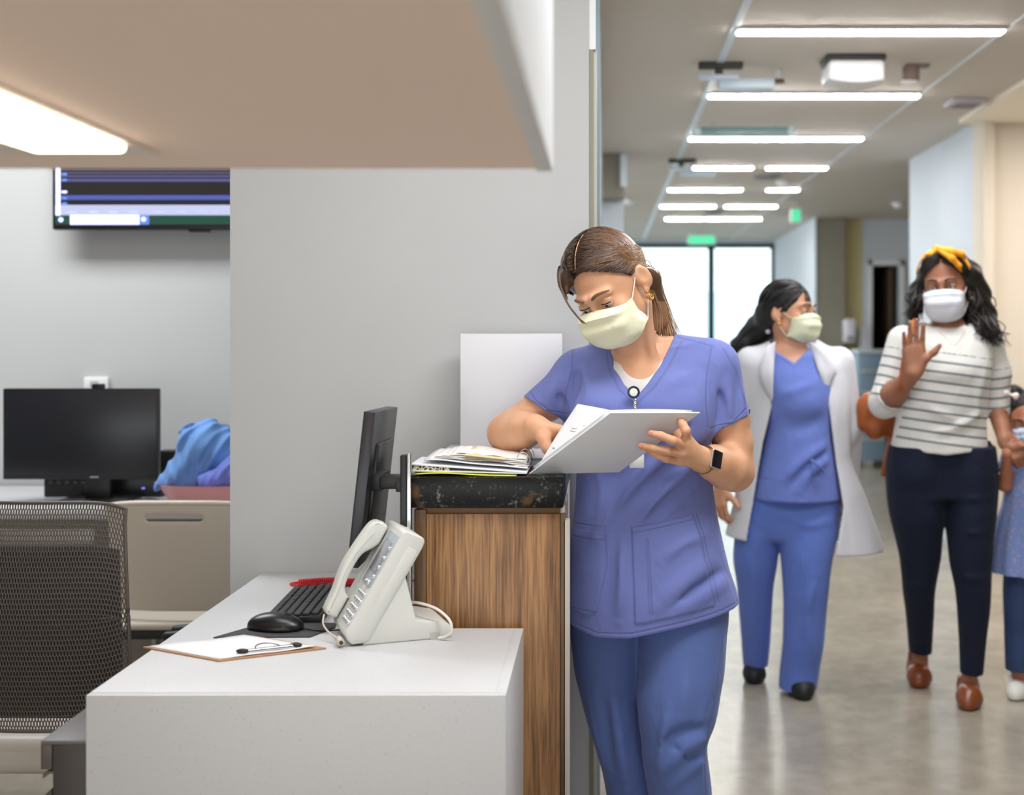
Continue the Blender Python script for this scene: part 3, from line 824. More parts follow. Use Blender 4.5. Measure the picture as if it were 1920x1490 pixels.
# frame on the tilted face: e along the face upwards, n outward
e_ = Vector((.122, 0, .205)).normalized(); n_ = Vector((-e_.z, 0, e_.x)); o_ = Vector((-.066, 0, .027))
def face(s, y, h): return o_ + e_ * s + Vector((0, y, 0)) + n_ * h
def facebox(mb, s0, s1, y0, y1, h0, h1, bev=0.001):
    return mb.hexa([face(s0, y0, h0), face(s1, y0, h0), face(s1, y1, h0), face(s0, y1, h0), face(s0, y0, h1), face(s1, y0, h1), face(s1, y1, h1), face(s0, y1, h1)], bev)
q = MB(); facebox(q, .105, .226, .010, .100, -.002, .003, .002); q.build('display_bezel', M_phg, body)
q = MB(); facebox(q, .135, .208, .022, .088, .002, .005, .002); q.build('display', M_phd, body)
for i in range(4):
    q = MB(); q.ball(face(.128 + i * .022, .0155, .004), (.005, .004, .005)); q.build('side_button', mat('silver_button', (206, 208, 214), 0.2, 0.6), body)
for i in range(5):
    for j in range(3):
        q = MB(); q.ball(face(.022 + i * .016, .022 + j * .022, .001), (.006, .008, .0065)); q.build('dial_button', mat('silver_button', (0, 0, 0)), body)
q = MB(); q.ball(face(.112, .04, .003), (.009, .014, .009)); q.build('navigation_button', mat('silver_button', (0, 0, 0)), body)
# handset: an arc over the far side of the face
out_ = spline([(.0055, .025, 0), (.013, .034, 0), (.053, .038, 0), (.1075, .048, 0), (.157, .047, 0), (.209, .042, 0), (.227, .033, 0), (.232, .018, 0)], 30)[:, :2]
inn_ = spline([(.188, .003, 0), (.172, .011, 0), (.153, .0235, 0), (.125, .027, 0), (.084, .024, 0), (.066, .0165, 0), (.058, .003, 0)], 22)[:, :2]
hp_ = list(map(tuple, out_)) + [(.231, .004)] + list(map(tuple, inn_)) + [(.006, .003)]
hm = MB(); hm.prism(hp_, .117, .163, 'y', .007, 3)
hm.V = [tuple(o_ + e_ * v[0] + Vector((0, v[1], 0)) + n_ * v[2]) for v in hm.V]
hnd = hm.build('handset', M_ph, t, autosmooth=50)
q = MB(); q.tube(spline([face(.02, .1165, .026), face(.055, .1165, .030), face(.1075, .1165, .038), face(.157, .1165, .036), face(.20, .1165, .026)], 24), .0005, 6)
q.build('seam', mat('phone_line', (0, 0, 0)), hnd)
q = MB(); q.cyl((-.075, .012, .012), .0075, .03, 'y', 20, .001); q.build('cord_plug', mat('phone_beige', (206, 196, 184), 0.4), t)
q = MB(); q.cyl((-.075, -.0045, .012), .004, .004, 'y', 14); q.build('plug_hole', mat('hole_brown', (74, 54, 48), 0.6), t)
q = MB(); q.tube(spline([(-.075, .03, .012), (-.09, .06, .02), (-.098, .09, .032), (-.092, .12, .045)], 24), .0018, 8); q.build('handset_cord', mat('phone_beige', (0, 0, 0)), t)
pc = [at(760, 1136, 2.62), at(790, 1131, 2.61), at(820, 1142, 2.59), at(843, 1163, 2.575), at(846, 1184, 2.57), at(835, 1193, 2.575), at(822, 1196, 2.58)]
pc[0][1] = 2.66
t = thing('phone_cable', tuple(pc[-1]), 'thin white cable looping behind the desk phone', 'cable')
q = MB(); q.tube(spline(pc, 50), .003, 8); q.build('cable', mat('cable_white', (232, 228, 220), 0.4), t, world=True)
q = MB(); q.box((-.010, -.006, -.006), (.006, .006, .006), .001, c=Vector(pc[0]) + Vector((-.004, 0, .0))); q.build('plug', mat('cable_white', (0, 0, 0)), t, world=True)

# ---- keyboard, coiled cord, mouse, mat, clipboard
t = thing('keyboard', (-0.700, 2.895, DZ), 'black computer keyboard behind the desk phone', 'keyboard', rz=math.radians(3)); t.scale = (1, .84, 1)
q = MB(); q.prism([(-.066, .0), (.066, .0), (.066, .020), (-.066, .009)], -.205, .205, 'y', .003); kb = q.build('base', mat('keyboard_base', (26, 26, 28), 0.45), t)
M_key = mat('keycap', (46, 46, 50), 0.5)
for row in range(6):
    x0 = -.060 + row * .0205; z0 = .0095 + (x0 + .066) * .083
    n = 16 if row else 9
    for c_ in range(n):
        y0 = -.198 + c_ * (.396 / n); wd = .396 / n - .004
        if row == 0 and c_ in (3, 4, 5):
            if c_ == 3: wd = .396 / n * 3 - .004
            else: continue
        q = MB(); q.box((x0, y0, z0 - .001), (x0 + .0165, y0 + wd, z0 + .0075), .0022, seg=1)
        q.build('key', M_key, t)
t = thing('coiled_phone_cord', (-0.62, 3.16, DZ), 'red coiled handset cord lying behind the keyboard', 'cord')
ax = spline([(-0.775, 3.125, 0), (-0.70, 3.15, 0), (-0.62, 3.135, 0), (-0.54, 3.165, 0)], 60)
n = 46 * 12; s_ = np.linspace(0, 59, n); i0 = np.minimum(s_.astype(int), 58); fr = (s_ - i0)[:, None]
base = ax[i0] * (1 - fr) + ax[i0 + 1] * fr
th = np.linspace(0, 46 * 2 * np.pi, n)
pts = base + np.stack([np.zeros(n), .0085 * np.cos(th), DZ + .011 + .0085 * np.sin(th)], 1)
q = MB(); q.tube(pts, .0023, 6); q.build('coil', mat('red_cord', (206, 34, 40), 0.35), t, world=True)
q = MB(); q.tube(spline([(-0.775, 3.125, DZ + .005), (-0.80, 3.16, DZ + .003), (-0.72, 3.20, DZ + .003), (-.60, 3.20, DZ + .004), (-0.50, 3.19, DZ + .004)], 50), .0035, 8)
q.tube(spline([(-0.54, 3.165, DZ + .006), (-.50, 3.18, DZ + .005), (-.47, 3.22, DZ + .004)], 12), .0023, 8); q.build('straight_end', mat('red_cord', (0, 0, 0)), t, world=True)
t = thing('mouse_pad', (-0.72, 2.655, DZ), 'dark grey rubber mouse pad at the desk edge', 'mouse pad')
q = MB(); q.prism([(-.105, -.062), (.10, -.055), (.135, .03), (.13, .07), (-.02, .075), (-.045, .05)], 0.0, .003, 'z', .0008); q.build('pad', mat('pad_rubber', (62, 62, 66), 0.8, bump=0.2, bscale=900), t)
t = thing('computer_mouse', (-0.715, 2.665, DZ + .003), 'black computer mouse on the dark mouse pad', 'mouse', rz=math.radians(-8))
F_ = Field(); F_.el((0, 0, .006), (.060, .033, .031), k=.01); F_.el((.02, 0, .004), (.045, .032, .020), k=.02); F_.plane((0, 0, .0015), (0, 0, -1), .002)
V, Fq = F_.mesh((-.07, -.04, -.01), (.075, .04, .05), .002, 2); mo = link('shell', mesh_of(V, Fq), mat('mouse_black', (18, 18, 20), 0.3), t)
q = MB(); q.cyl((.032, 0, .029), .009, .006, 'y', 20, .001); q.build('scroll_wheel', M_dark, t)
q = MB(); q.tube(spline([(.058, 0, .006), (.085, -.004, .003), (.12, -.006, .002), (.16, .01, .002)], 20), .0018, 8); q.build('cord', M_black, t)
t = thing('clipboard', (-0.754, 2.404, DZ), 'tan clipboard with white paper at the front corner of the desk', 'clipboard')
A = Vector(at(268, 1215, 1459.2 / (1215 - 634))); B = Vector(at(410, 1241, 1459.2 / (1241 - 634))); C_ = Vector(at(612, 1217, 1459.2 / (1217 - 634)))
for p_ in (A, B, C_): p_.z = DZ
D = A + (C_ - B); up = Vector((0, 0, 1))
def lay(name, ins, z0, z1, m, par, dx=0.0):
    ce = (A + B + C_ + D) / 4
    cs = [ce + (p_ - ce) * ins + (C_ - B).normalized() * dx for p_ in (A, B, C_, D)]
    q = MB(); q.hexa([p_ + up * z0 for p_ in cs] + [p_ + up * z1 for p_ in cs], .0005); return q.build(name, m, par, world=True)
lay('board', 1.0, 0.0, .0035, mat('hardboard', (178, 134, 98), 0.6), t)
G = []
for i in range(13):
    row = []
    for j in range(9):
        u_ = .03 + .90 * i / 12; v_ = .03 + .94 * j / 8
        p_ = A + (C_ - B) * u_ + (B - A) * v_
        row.append((p_.x, p_.y, DZ + .0042 + .006 * max(0, (v_ - .8) / .2) ** 2 * max(0, (u_ - .3)) + .002 * math.sin(u_ * 5) ** 2))
    G.append(row)
q = MB(); q.grid(G); q.build('paper', mat('paper_white', (228, 229, 231), 0.7), t, thick=.0008, world=True)
cl = MB(); m0 = B + (C_ - B) * .30 + (A - B) * .12; m1 = B + (C_ - B) * .80 + (A - B) * .12
cl.tube([m0 + up * .009, m1 + up * .009], .0045, 10); cl.build('clip', M_chrome, t, world=True)
cl = MB(); mm = (m0 + m1) / 2; dd = (m1 - m0).normalized(); pp = (A - B).normalized()
cl.tube([mm + dd * .025 * math.cos(an) + pp * .018 * math.sin(an) + up * (.010 + .008 * math.sin(an)) for an in np.linspace(0, math.pi, 16)], .0015, 8); cl.build('wire_loop', M_chrome, t, world=True)
for p_ in (m0, m1):
    cl = MB(); cl.ball(p_ + up * .011, (.013, .007, .005)); cl.build('clip_end', M_black, t, world=True)

# ---- binders and papers on the granite counter
M_binder = mat('binder_vinyl', (220, 222, 226), 0.35, bump=0.25, bscale=9); M_paper = mat('paper_white', (0, 0, 0))
t = thing('ring_binder', (-0.235, 3.235, CZ + .022), 'white ring binder standing upright against the wall', 'binder')
q = MB(); q.box((-.134, -.024, .0), (.134, -.020, .300), .0015); q.box((-.134, .020, .0), (.134, .024, .300), .0015); q.box((-.134, -.022, 0), (-.130, .022, .300), .001)
q.build('cover', M_binder, t)
MB().box((-.128, -.017, .004), (.122, .017, .292), .001).build('pages', M_paper, t)
t = thing('ring_binder', (-0.24, 3.06, CZ), 'white closed binder lying flat under the elbow at the back of the counter', 'binder')
MB().box((-.165, -.11, 0.0), (.155, .24, .003), .001).box((-.165, -.11, .018), (.155, .24, .0215), .001).box((-.165, -.11, 0), (-.161, .24, .02), .001).build('cover', M_binder, t)
MB().box((-.155, -.10, .004), (.145, .23, .0175), .001).build('pages', M_paper, t)
t = thing('folder', (-0.30, 2.78, CZ), 'yellow green folder at the bottom of the pile on the counter', 'folder')
q = MB()
G = [[(-.118 + .23 * i / 12, -.052 + .10 * j / 4, .0012 + .006 * math.exp(-((i - 3) / 4.0) ** 2)) for j in range(5)] for i in range(13)]
q.grid(G); q.build('cover', mat('lime_card', (206, 212, 70), 0.6), t, thick=.0016)
t = thing('document_binder', (-0.32, 2.87, CZ), 'white binder with black and cream patterned spine low in the pile', 'binder')
M_pat = mat('patterned_label', (60, 56, 50), 0.6)
N, L = nodes_of(M_pat); vo = N.new('ShaderNodeTexVoronoi'); vo.feature = 'DISTANCE_TO_EDGE'; vo.inputs['Scale'].default_value = 150
tc = N.new('ShaderNodeTexCoord'); L.new(tc.outputs['Object'], vo.inputs[0]); rr = N.new('ShaderNodeValToRGB'); rr.color_ramp.elements[0].color = lin((214, 206, 180)) + (1,); rr.color_ramp.elements[1].color = lin((44, 40, 36)) + (1,); rr.color_ramp.elements[0].position = .05; rr.color_ramp.elements[1].position = .2
L.new(vo.outputs[0], rr.inputs[0]); L.new(rr.outputs[0], N['Principled BSDF'].inputs['Base Color'])
q = MB(); q.hexa([(-.105, -.13, .010), (.155, -.130, .004), (.155, .04, .004), (-.105, .04, .010), (-.105, -.130, .0135), (.155, -.130, .0065), (.155, .04, .0065), (-.105, .04, .0135)], .0005)
q.hexa([(-.105, -.128, .024), (.155, -.128, .006), (.155, .04, .006), (-.105, .04, .024), (-.105, -.128, .027), (.155, -.128, .008), (.155, .04, .008), (-.105, .04, .027)], .0008)
q.box((-.108, -.13, .010), (-.105, .04, .026), .0005); q.build('cover', M_binder, t)
MB().prism([(-.102, .012), (-.02, .0105), (-.02, .019), (-.102, .0235)], -.126, .03, 'y').build('patterned_spine', M_pat, t)
# open binder: left half with papers on the pile
t = thing('open_binder', (-0.163, 2.78, CZ), 'open white binder whose raised right cover the nurse in front holds', 'binder')
Ac = Vector(at(992, 889, 2.755)); Bc = Vector(at(1145, 774, 2.69)); Cc = Vector(at(1313, 774, 2.77)); Dc = Ac + (Cc - Bc)
nn = (Bc - Ac).cross(Cc - Bc).normalized()
if nn.z < 0: nn = -nn
q = MB(); slab(q, Ac, Dc, Bc, Cc, nn, 0.0, .0035, .0012); q.build('raised_cover', M_binder, t, world=True)
q = MB()
for kf in range(4):
    f0 = .004 + kf * .0035
    G = []
    for i in range(11):
        row = []
        for j in range(9):
            u_ = i / 10; v_ = j / 8
            e0 = Ac.lerp(Bc, .04 + .93 * u_); e1 = Dc.lerp(Cc, .04 + .93 * u_)
            p_ = e0.lerp(e1, .02 + .94 * v_) + nn * (f0 + .004 * math.sin(math.pi * v_))
            row.append(tuple(p_))
        G.append(row)
    q.grid(G)
q.build('pages', M_paper, t, thick=.0005, world=True)
Ep = Vector(at(1083, 757, 2.80)); Fp = Vector(at(1160, 772, 2.715)); Ap = Vector(at(1003, 884, 2.80)); Gp = Vector(at(1020, 884, 2.775))
G = []
for i in range(11):
    row = []
    for j in range(9):
        u_ = i / 10; v_ = j / 8
        p_ = Ap.lerp(Ep, u_).lerp(Gp.lerp(Fp, u_), v_); p_ = p_ + Vector((0, .010 * math.sin(math.pi * v_), .004 * math.sin(math.pi * u_)))
        row.append(tuple(p_))
    G.append(row)
q = MB(); q.grid(G); q.build('turned_page', M_paper, t, thick=.0006, world=True)
def sheet(x0, x1, y0, y1, zf, z_end, nx=14, ny=6):
    return [[(x0 + (x1 - x0) * i / nx, y0 + (y1 - y0) * j / ny, zf(i / nx, j / ny)) for j in range(ny + 1)] for i in range(nx + 1)]
q = MB(); q.grid(sheet(-.40, -.165, 2.765, 3.02, lambda u_, v_: CZ + .034 - .020 * u_ ** 1.2 + .002 * math.sin(u_ * 9 + v_ * 3) * (1 - u_), 0)); q.build('left_cover', M_binder, t, thick=.002, world=True)
q = MB()
for k_ in range(5):
    q.grid(sheet(-.395 + .016 * k_, -.17, 2.775 + .006 * k_, 3.01, lambda u_, v_, k_=k_: CZ + .036 + .0022 * k_ - .015 * u_ ** 1.3 + .0025 * math.sin(u_ * 7 + k_ + v_ * 2) ** 2, 0))
q.build('left_pages', mat('paper_warm', (226, 224, 218), 0.7), t, thick=.0006, world=True)
q = MB(); q.grid(sheet(-.31, -.215, 2.768, 2.99, lambda u_, v_: CZ + .044 - .010 * u_ + .001 * math.sin(9 * v_), 0)); q.build('divider_tab', mat('manila', (222, 190, 148), 0.7), t, thick=.0012, world=True)
for yy in (2.82, 2.90, 2.98):
    q = MB(); q.tube([(-.178 + .016 * math.cos(an), yy, CZ + .022 + .024 * math.sin(an)) for an in np.linspace(-.3, math.pi + .3, 22)], .0013, 8); q.build('ring', M_chrome, t, world=True)
q = MB(); q.box((-.205, 2.785, CZ + .014), (-.160, 2.80, CZ + .022), .003); q.box((-.192, 2.80, CZ + .012), (-.172, 3.01, CZ + .018), .002); q.build('ring_mechanism', M_chrome, t, world=True)
# two short pen lines on the turned page
ul = (Ep - Ap).normalized(); vl = (Fp - Ep).normalized()
nv = ul.cross(vl).normalized()
if nv.y > 0: nv = -nv
q = MB()
for (s0, t0, ln) in ((.62, .3, .25), (.66, .3, .18), (.35, .15, .1), (.72, .55, .12)):
    pa = Ap.lerp(Ep, s0).lerp(Gp.lerp(Fp, s0), t0) + nv * .0015 + Vector((0, .010 * math.sin(math.pi * t0) - .0, 0))
    pb_ = Ap.lerp(Ep, s0).lerp(Gp.lerp(Fp, s0), t0 + ln) + nv * .0015 + Vector((0, .010 * math.sin(math.pi * (t0 + ln)), 0))
    pts_ = [pa.lerp(pb_, f) + ul * .0012 * math.sin(f * 40) for f in np.linspace(0, 1, 24)]
    q.tube(pts_, .0004, 5)
q.build('pen_marks', mat('ink_grey', (120, 124, 140), 0.6), t, world=True)

# ------------------------------------------------------------------ the recess behind: chairs, far desk, screens
RZ = .80
t = thing('back_desk', (-1.6, 4.4, 0), 'pale desk along the recess wall, behind the chairs', 'desk')
MB().box((-3.3, -.30, RZ - .03), (.58, .385, RZ), .003).build('desktop', M_desk, t)
MB().box((-1.0, .30, 0), (.58, .33, RZ - .03)).build('modesty_panel', mat('panel_taupe', (150, 142, 130), 0.6), t)
for x in (-3.25, .50): MB().box((x, -.28, 0), (x + .04, .34, RZ - .03)).build('leg_panel', M_desk, t)
def sY(px, Y): return (px - CX) / FPX * Y
Y = 4.30
t = thing('desktop_monitor', (sY(178, Y), Y + .05, RZ), 'black monitor facing the room on the recess desk', 'monitor')
hw = (298 - 8) / 2 / FPX * Y; zt = CAM_H - (728 - CY) / FPX * Y - RZ; zb = CAM_H - (898 - CY) / FPX * Y - RZ; xo = sY(153, Y) - sY(178, Y)
MB().box((xo - hw, -.06, zb), (xo + hw, -.03, zt), .003).build('housing', M_black, t)
MB().box((xo - hw + .006, -.0625, zb + .018), (xo + hw - .006, -.0595, zt - .008), .0005).build('screen', mat('dark_screen', (27, 29, 36), 0.3), t)
MB().box((-.012, -.0635, zb + .006), (.018, -.060, zb + .011)).build('front_badge', mat('silver_mark', (150, 150, 155), 0.4), t)
MB().box((-.045, -.03, .0), (.045, .0, zb + .2), .004).build('stand', M_black, t)
MB().box((-.12, -.10, .0), (.12, .08, .012), .004).build('foot', M_black, t)
MB().box((-.012, -.05, zt), (.03, -.03, zt + .016), .003).build('webcam', M_black, t)
t = thing('docking_station', (sY(130, 4.45), 4.50, RZ), 'black box with a row of ports behind the recess monitor', 'computer')
MB().box((-.09, -.06, 0), (.34, .05, .085), .006).build('case', M_black, t)
for i in range(7): MB().box((-.07 + i * .03, -.064, .05), (-.055 + i * .03, -.059, .058)).build('port', mat('port_grey', (66, 68, 74), 0.5), t)
MB().box((.27, -.064, .03), (.28, -.059, .036)).build('power_light', mat('blue_led', (110, 120, 220), 0.5, emit=(120, 130, 255), estr=1.0), t)
MB().cyl((.10, -.075, .04), .018, .08, n=16, bev=.004).build('side_drive', mat('glossy_black', (40, 42, 48), 0.15), t)
t = thing('speaker_bar', (sY(303, 4.45), 4.56, RZ), 'small black box standing right of the recess monitor', 'computer')
MB().box((-.05, -.03, 0), (.035, .05, .16), .006).build('case', M_black, t)
t = thing('desk_mouse', (sY(278, 4.2), 4.2, RZ), 'dark mouse on the recess desk behind the beige chair', 'mouse')
F_ = Field(); F_.el((0, 0, .004), (.052, .03, .026)); F_.plane((0, 0, .001), (0, 0, -1)); V, Fq = F_.mesh((-.06, -.04, -.01), (.06, .04, .04), .004, 1)
link('shell', mesh_of(V, Fq), mat('mouse_grey', (60, 62, 70), 0.35), t)
t = thing('wall_outlet', (sY(180, 4.78), 4.795, CAM_H - (719 - CY) / FPX * 4.78), 'white wall box right above the recess monitor', 'outlet')
MB().box((-.047, -.02, -.026), (.047, .005, .026), .004).build('plate', M_white_plastic, t)
MB().box((-.02, -.026, -.012), (.012, -.018, .012), .003).build('socket', mat('socket_grey', (180, 182, 184), 0.5), t)
# wall television
Y = 4.68
x0 = sY(98, Y); zb = CAM_H - (430 - CY) / FPX * Y
t = thing('wall_television', (x0 + .48, 4.79, zb + .28), 'wall mounted television showing a dark schedule table, above the monitor', 'television')
MB().box((-.48, -.11, -.28), (.50, -.07, .28), .004).build('housing', M_black, t)
MB().box((-.2, -.07, -.2), (.2, 0, .2), .01).build('wall_mount', M_dark, t)
MB().box((.04, -.10, -.288), (.12, -.075, -.278), .003).build('sensor', M_dark, t)
scr = bpy.data.materials.new('television_picture'); scr.use_nodes = True
N, L = nodes_of(scr); p = N['Principled BSDF']; p.inputs['Roughness'].default_value = .15; p.inputs['Base Color'].default_value = (.01, .01, .012, 1)
tc = N.new('ShaderNodeTexCoord'); sp = N.new('ShaderNodeSeparateXYZ'); L.new(tc.outputs['Object'], sp.inputs[0])
rz = N.new('ShaderNodeMapRange'); rz.inputs[1].default_value = -.28; rz.inputs[2].default_value = .28; L.new(sp.outputs[2], rz.inputs[0])
r = N.new('ShaderNodeValToRGB'); r.color_ramp.interpolation = 'CONSTANT'; e = r.color_ramp.elements
def zz_(py): return (CAM_H - (py - CY) / FPX * Y - zb) / .56
rows = [(430, (0, 0, 0)), (421, (10, 78, 62)), (404, (210, 216, 252)), (385, (24, 22, 22)), (375, (84, 100, 190)), (367, (26, 24, 24)),
        (341, (96, 96, 150)), (336, (30, 28, 28)), (333, (100, 100, 150)), (329, (30, 28, 28)), (326, (96, 94, 130)), (323, (30, 28, 28)), (320, (90, 88, 110)), (317, (30, 28, 28))]
e[0].position = 0; e[0].color = (0, 0, 0, 1); e[1].position = max(0.001, zz_(421)); e[1].color = lin(rows[1][1]) + (1,)
for py, c_ in rows[2:]:
    x = e.new(min(.999, zz_(py))); x.color = lin(c_) + (1,)
L.new(rz.outputs[0], r.inputs[0]); L.new(r.outputs[0], p.inputs['Emission Color']); p.inputs['Emission Strength'].default_value = .85
so = MB().box((-.468, -.1115, -.268), (.488, -.1095, .27)).build('screen', scr, t)
MW = mat('screen_white', (180, 180, 255), .4, emit=(214, 220, 255), estr=.95); MBl = mat('screen_blue', (60, 90, 160), .4, emit=(76, 116, 186), estr=.8)
def zloc(py): return CAM_H - (py - CY) / FPX * Y - (zb + .28)
MB().box((-.465, -.1135, zloc(404)), (-.448, -.111, .26)).build('left_column', MW, so)
MB().box((-.41, -.1135, zloc(421)), (sY(262, Y) - x0 - .48, -.111, zloc(403))).build('search_field', MW, so)
MB().box((sY(262, Y) - x0 - .48, -.1135, zloc(421)), (sY(280, Y) - x0 - .48, -.111, zloc(403))).build('taskbar_icon', MBl, so)
MB().cyl((sY(270, Y) - x0 - .48, -.1142, zloc(411)), .009, .002, 'y').build('taskbar_symbol', MW, so)
MB().cyl((sY(115, Y) - x0 - .48, -.1142, zloc(412)), .009, .002, 'y').build('start_symbol', MW, so)
for py in (327, 338, 360, 372, 382): MB().ball((sY(121, Y) - x0 - .48, -.1125, zloc(py)), (.012, .001, .005)).build('row_marker', MBl if py != 360 else MW, so)
for pxs in (135, 175, 212, 250, 298, 340, 378, 412): MB().ball((sY(pxs, Y) - x0 - .48, -.1125, zloc(398)), (.02, .0008, .003)).build('toolbar_text', mat('toolbar_grey', (150, 156, 200), .5, emit=(150, 158, 210), estr=.7), so)

# pink basin with a heap of blue gowns
Y = 4.18
bx = sY(405, Y); t = thing('wash_basin', (bx, Y, RZ), 'pink plastic basin holding blue cloths on the recess desk', 'basin')
q = MB(); rings = []
prof = [(.120, 0.0), (.150, .05), (.168, .085), (.178, .088), (.178, .082), (.170, .080)]
inner = [(.163, .083), (.145, .05), (.116, .006)]
allp = prof[:4] + inner
V = []; n = 48
for r_, z_ in allp:
    for j in range(n):
        an = 2 * math.pi * j / n; V.append((r_ * math.cos(an) * 1.15, r_ * math.sin(an) * .8, z_))
Fc = [(i * n + j, i * n + (j + 1) % n, (i + 1) * n + (j + 1) % n, (i + 1) * n + j) for i in range(len(allp) - 1) for j in range(n)]
Fc.append(tuple(range(n))[::-1]); Fc.append(tuple((len(allp) - 1) * n + j for j in range(n)))
q.add(V, Fc); q.build('bowl', mat('pink_plastic', (246, 182, 188), 0.35), t)
def cloth_heap(name, label, cat, loc, parts, m, wr, h=.005, seed=0, group=None, lo=(-.25, -.2, -.12), hi=(.25, .2, .28)):
    t = thing(name, loc, label, cat, group=group)
    F_ = Field()
    for a_, b_, ra, rb in parts: F_.rc(a_, b_, ra, rb, k=.03)
    def g(x, y, z):
        w1 = x * 80 - z * 44 + 1.6 * np.sin(y * 22 + z * 16 + seed) + 1.9 * np.sin(x * 12 + z * 17)
        return (wr * (np.abs(np.sin(w1)) - .5) + wr * .5 * np.sin(x * 70 - z * 55 + y * 40)).astype(np.float32)
    F_.disp(g)
    V, Fq = F_.mesh(lo, hi, h, 1)
    link('fabric', mesh_of(V, Fq), m, t); return t
M_gown = mat('blue_gown', (104, 150, 214), 0.8, noise=.12, nscale=18, sheen=.2); M_gown2 = mat('violet_blue_cloth', (112, 128, 214), 0.8, noise=.1, nscale=25)
cloth_heap('folded_gown', 'heap of crumpled light blue gowns piled in the pink basin', 'cloth', (sY(372, Y), Y - .01, RZ + .095),
           [((-.03, 0, .02), (.03, 0, .11), .075, .085), ((.03, 0, .11), (.13, .02, .06), .085, .08), ((-.06, 0, .02), (-.125, -.03, -.015), .055, .018), ((.0, 0, .12), (.05, 0, .135), .06, .06)], M_gown, .010)
cloth_heap('folded_cloth', 'crumpled violet blue cloth at the right of the basin, lower than the gowns', 'cloth', (sY(418, Y), Y - .085, RZ + .09),
           [((-.03, 0, .01), (.06, 0, .03), .032, .04), ((.05, 0, .05), (.08, 0, .10), .028, .02)], M_gown2, .005, h=.004, seed=3)

# beige stacking chair
M_beige = mat('beige_plastic', (212, 204, 190), 0.45); Y = 3.85
t = thing('stacking_chair', (sY(330, Y), Y + .2, 0), 'beige moulded plastic chair with a hand slot, pushed to the recess desk', 'chair')
zt = CAM_H - (943 - CY) / FPX * Y; zb2 = CAM_H - (1150 - CY) / FPX * Y
hw = .235
def chair_back():
    nx, nz = 28, 18
    G = []
    for j in range(nz + 1):
        v_ = j / nz; row = []
        for i in range(nx + 1):
            u_ = i / nx * 2 - 1
            w_ = hw * (.93 + .07 * v_)
            z_ = zb2 + (zt - zb2) * v_ - (.015 * u_ ** 4 if v_ > .9 else 0)
            y_ = -.20 + .03 * (1 - v_) * 1.0 - .05 * (1 - u_ * u_) * 0 + .035 * (abs(u_) ** 2.5) * 1.0
            row.append((w_ * u_, y_, z_))
        G.append(row)
    return np.array(G)
G = chair_back(); V = G.reshape(-1, 3); ny_, nx_ = G.shape[:2]
Fc = []
for j in range(ny_ - 1):
    for i in range(nx_ - 1):
        if j in (15,) and 8 <= i <= 18: continue
        Fc.append((j * nx_ + i, j * nx_ + i + 1, (j + 1) * nx_ + i + 1, (j + 1) * nx_ + i))
q = MB(); q.add(V, Fc); o = q.build('backrest', M_beige, t, thick=.012)
bv = o.modifiers.new('soft', 'SUBSURF'); bv.levels = 1; bv.render_levels = 2
q = MB(); rim = [tuple(G[-1, i]) for i in range(nx_)]; q.tube(rim, .009, 10); q.build('top_rim', mat('beige_rim', (214, 206, 192), 0.4), t)
q = MB(); q.prism([(-.24, -.2), (.24, -.2), (.25, .05), (.22, .25), (-.22, .25), (-.25, .05)], zb2 - .055, zb2 - .03, 'z', .01, 3); q.build('seat', M_beige, t)
q = MB(); q.prism([(-.235, -.19), (.235, -.19), (.24, .2), (-.24, .2)], zb2 - .085, zb2 - .055, 'z', .004); q.build('seat_underframe', mat('dark_underframe', (44, 42, 36), 0.6), t)
for sx in (-1, 1):
    for sy in (-1, 1):
        q = MB(); q.tube([(sx * .21, .02 + sy * .18, zb2 - .07), (sx * .235, .02 + sy * .23, 0.012)], .012, 10); q.build('leg', M_trim, t)

# mesh office chair in front
Y = 2.95
t = thing('office_chair', (sY(60, Y), Y + .12, 0), 'grey brown mesh office chair beside the white desk', 'chair')
M_mesh = mat('mesh_weave', (86, 78, 72), 0.55); M_cframe = mat('chair_frame', (42, 38, 36), 0.5)
ox = t.location.x
def cp(px, py, Yd=Y): return np.array([sY(px, Yd) - ox, Yd - (Y + .12), CAM_H - (py - CY) / FPX * Yd])
zT = cp(0, 945)[2]; zB = cp(0, 1372)[2]; xR = cp(238, 1100)[0]; xL = -xR * 1.05
def back_pt(u_, v_):
    """u across 0..1, v up 0..1"""
    wv = .90 + .10 * math.sin(math.pi * min(1, .25 + v_ * .8)) 
    x_ = (xL + (xR - xL) * u_) ; c_ = (xL + xR) / 2; x_ = c_ + (x_ - c_) * wv
    z_ = zB + (zT - zB) * v_
    un = 2 * u_ - 1
    z_ -= .020 * abs(un) ** 6 * (1 if v_ > .5 else -1)
    y_ = -.115 - .03 * math.sin(math.pi * v_) + .02 * v_ + .03 * un * un
    return (x_, y_, z_)
NX, NZ = 62, 44
bm = bmesh.new(); dx = 1 / NX; grid_v = {}
def gv(a, b):
    k_ = (round(a, 4), round(b, 4))
    if k_ not in grid_v: grid_v[k_] = bm.verts.new(back_pt(min(max(a, 0), 1), min(max(b, 0), 1)))
    return grid_v[k_]
edges = set()
for j in range(NZ):
    for i in range(NX):
        o_x = .5 if j % 2 else 0
        cxh = (i + o_x + .5) / (NX + .5); czh = (j + .5) / (NZ + .3)
        hx = .5 / (NX + .5); h1 = .68 / (NZ + .3); h2 = .32 / (NZ + .3)
        pts_ = [(cxh - hx, czh - h2), (cxh, czh - h1), (cxh + hx, czh - h2), (cxh + hx, czh + h2), (cxh, czh + h1), (cxh - hx, czh + h2)]
        try: bm.faces.new([gv(*p_) for p_ in pts_])
        except ValueError: pass
me = bpy.data.meshes.new('back_mesh'); bm.to_mesh(me); bm.free()
o = link('back_mesh', me, M_mesh, t)
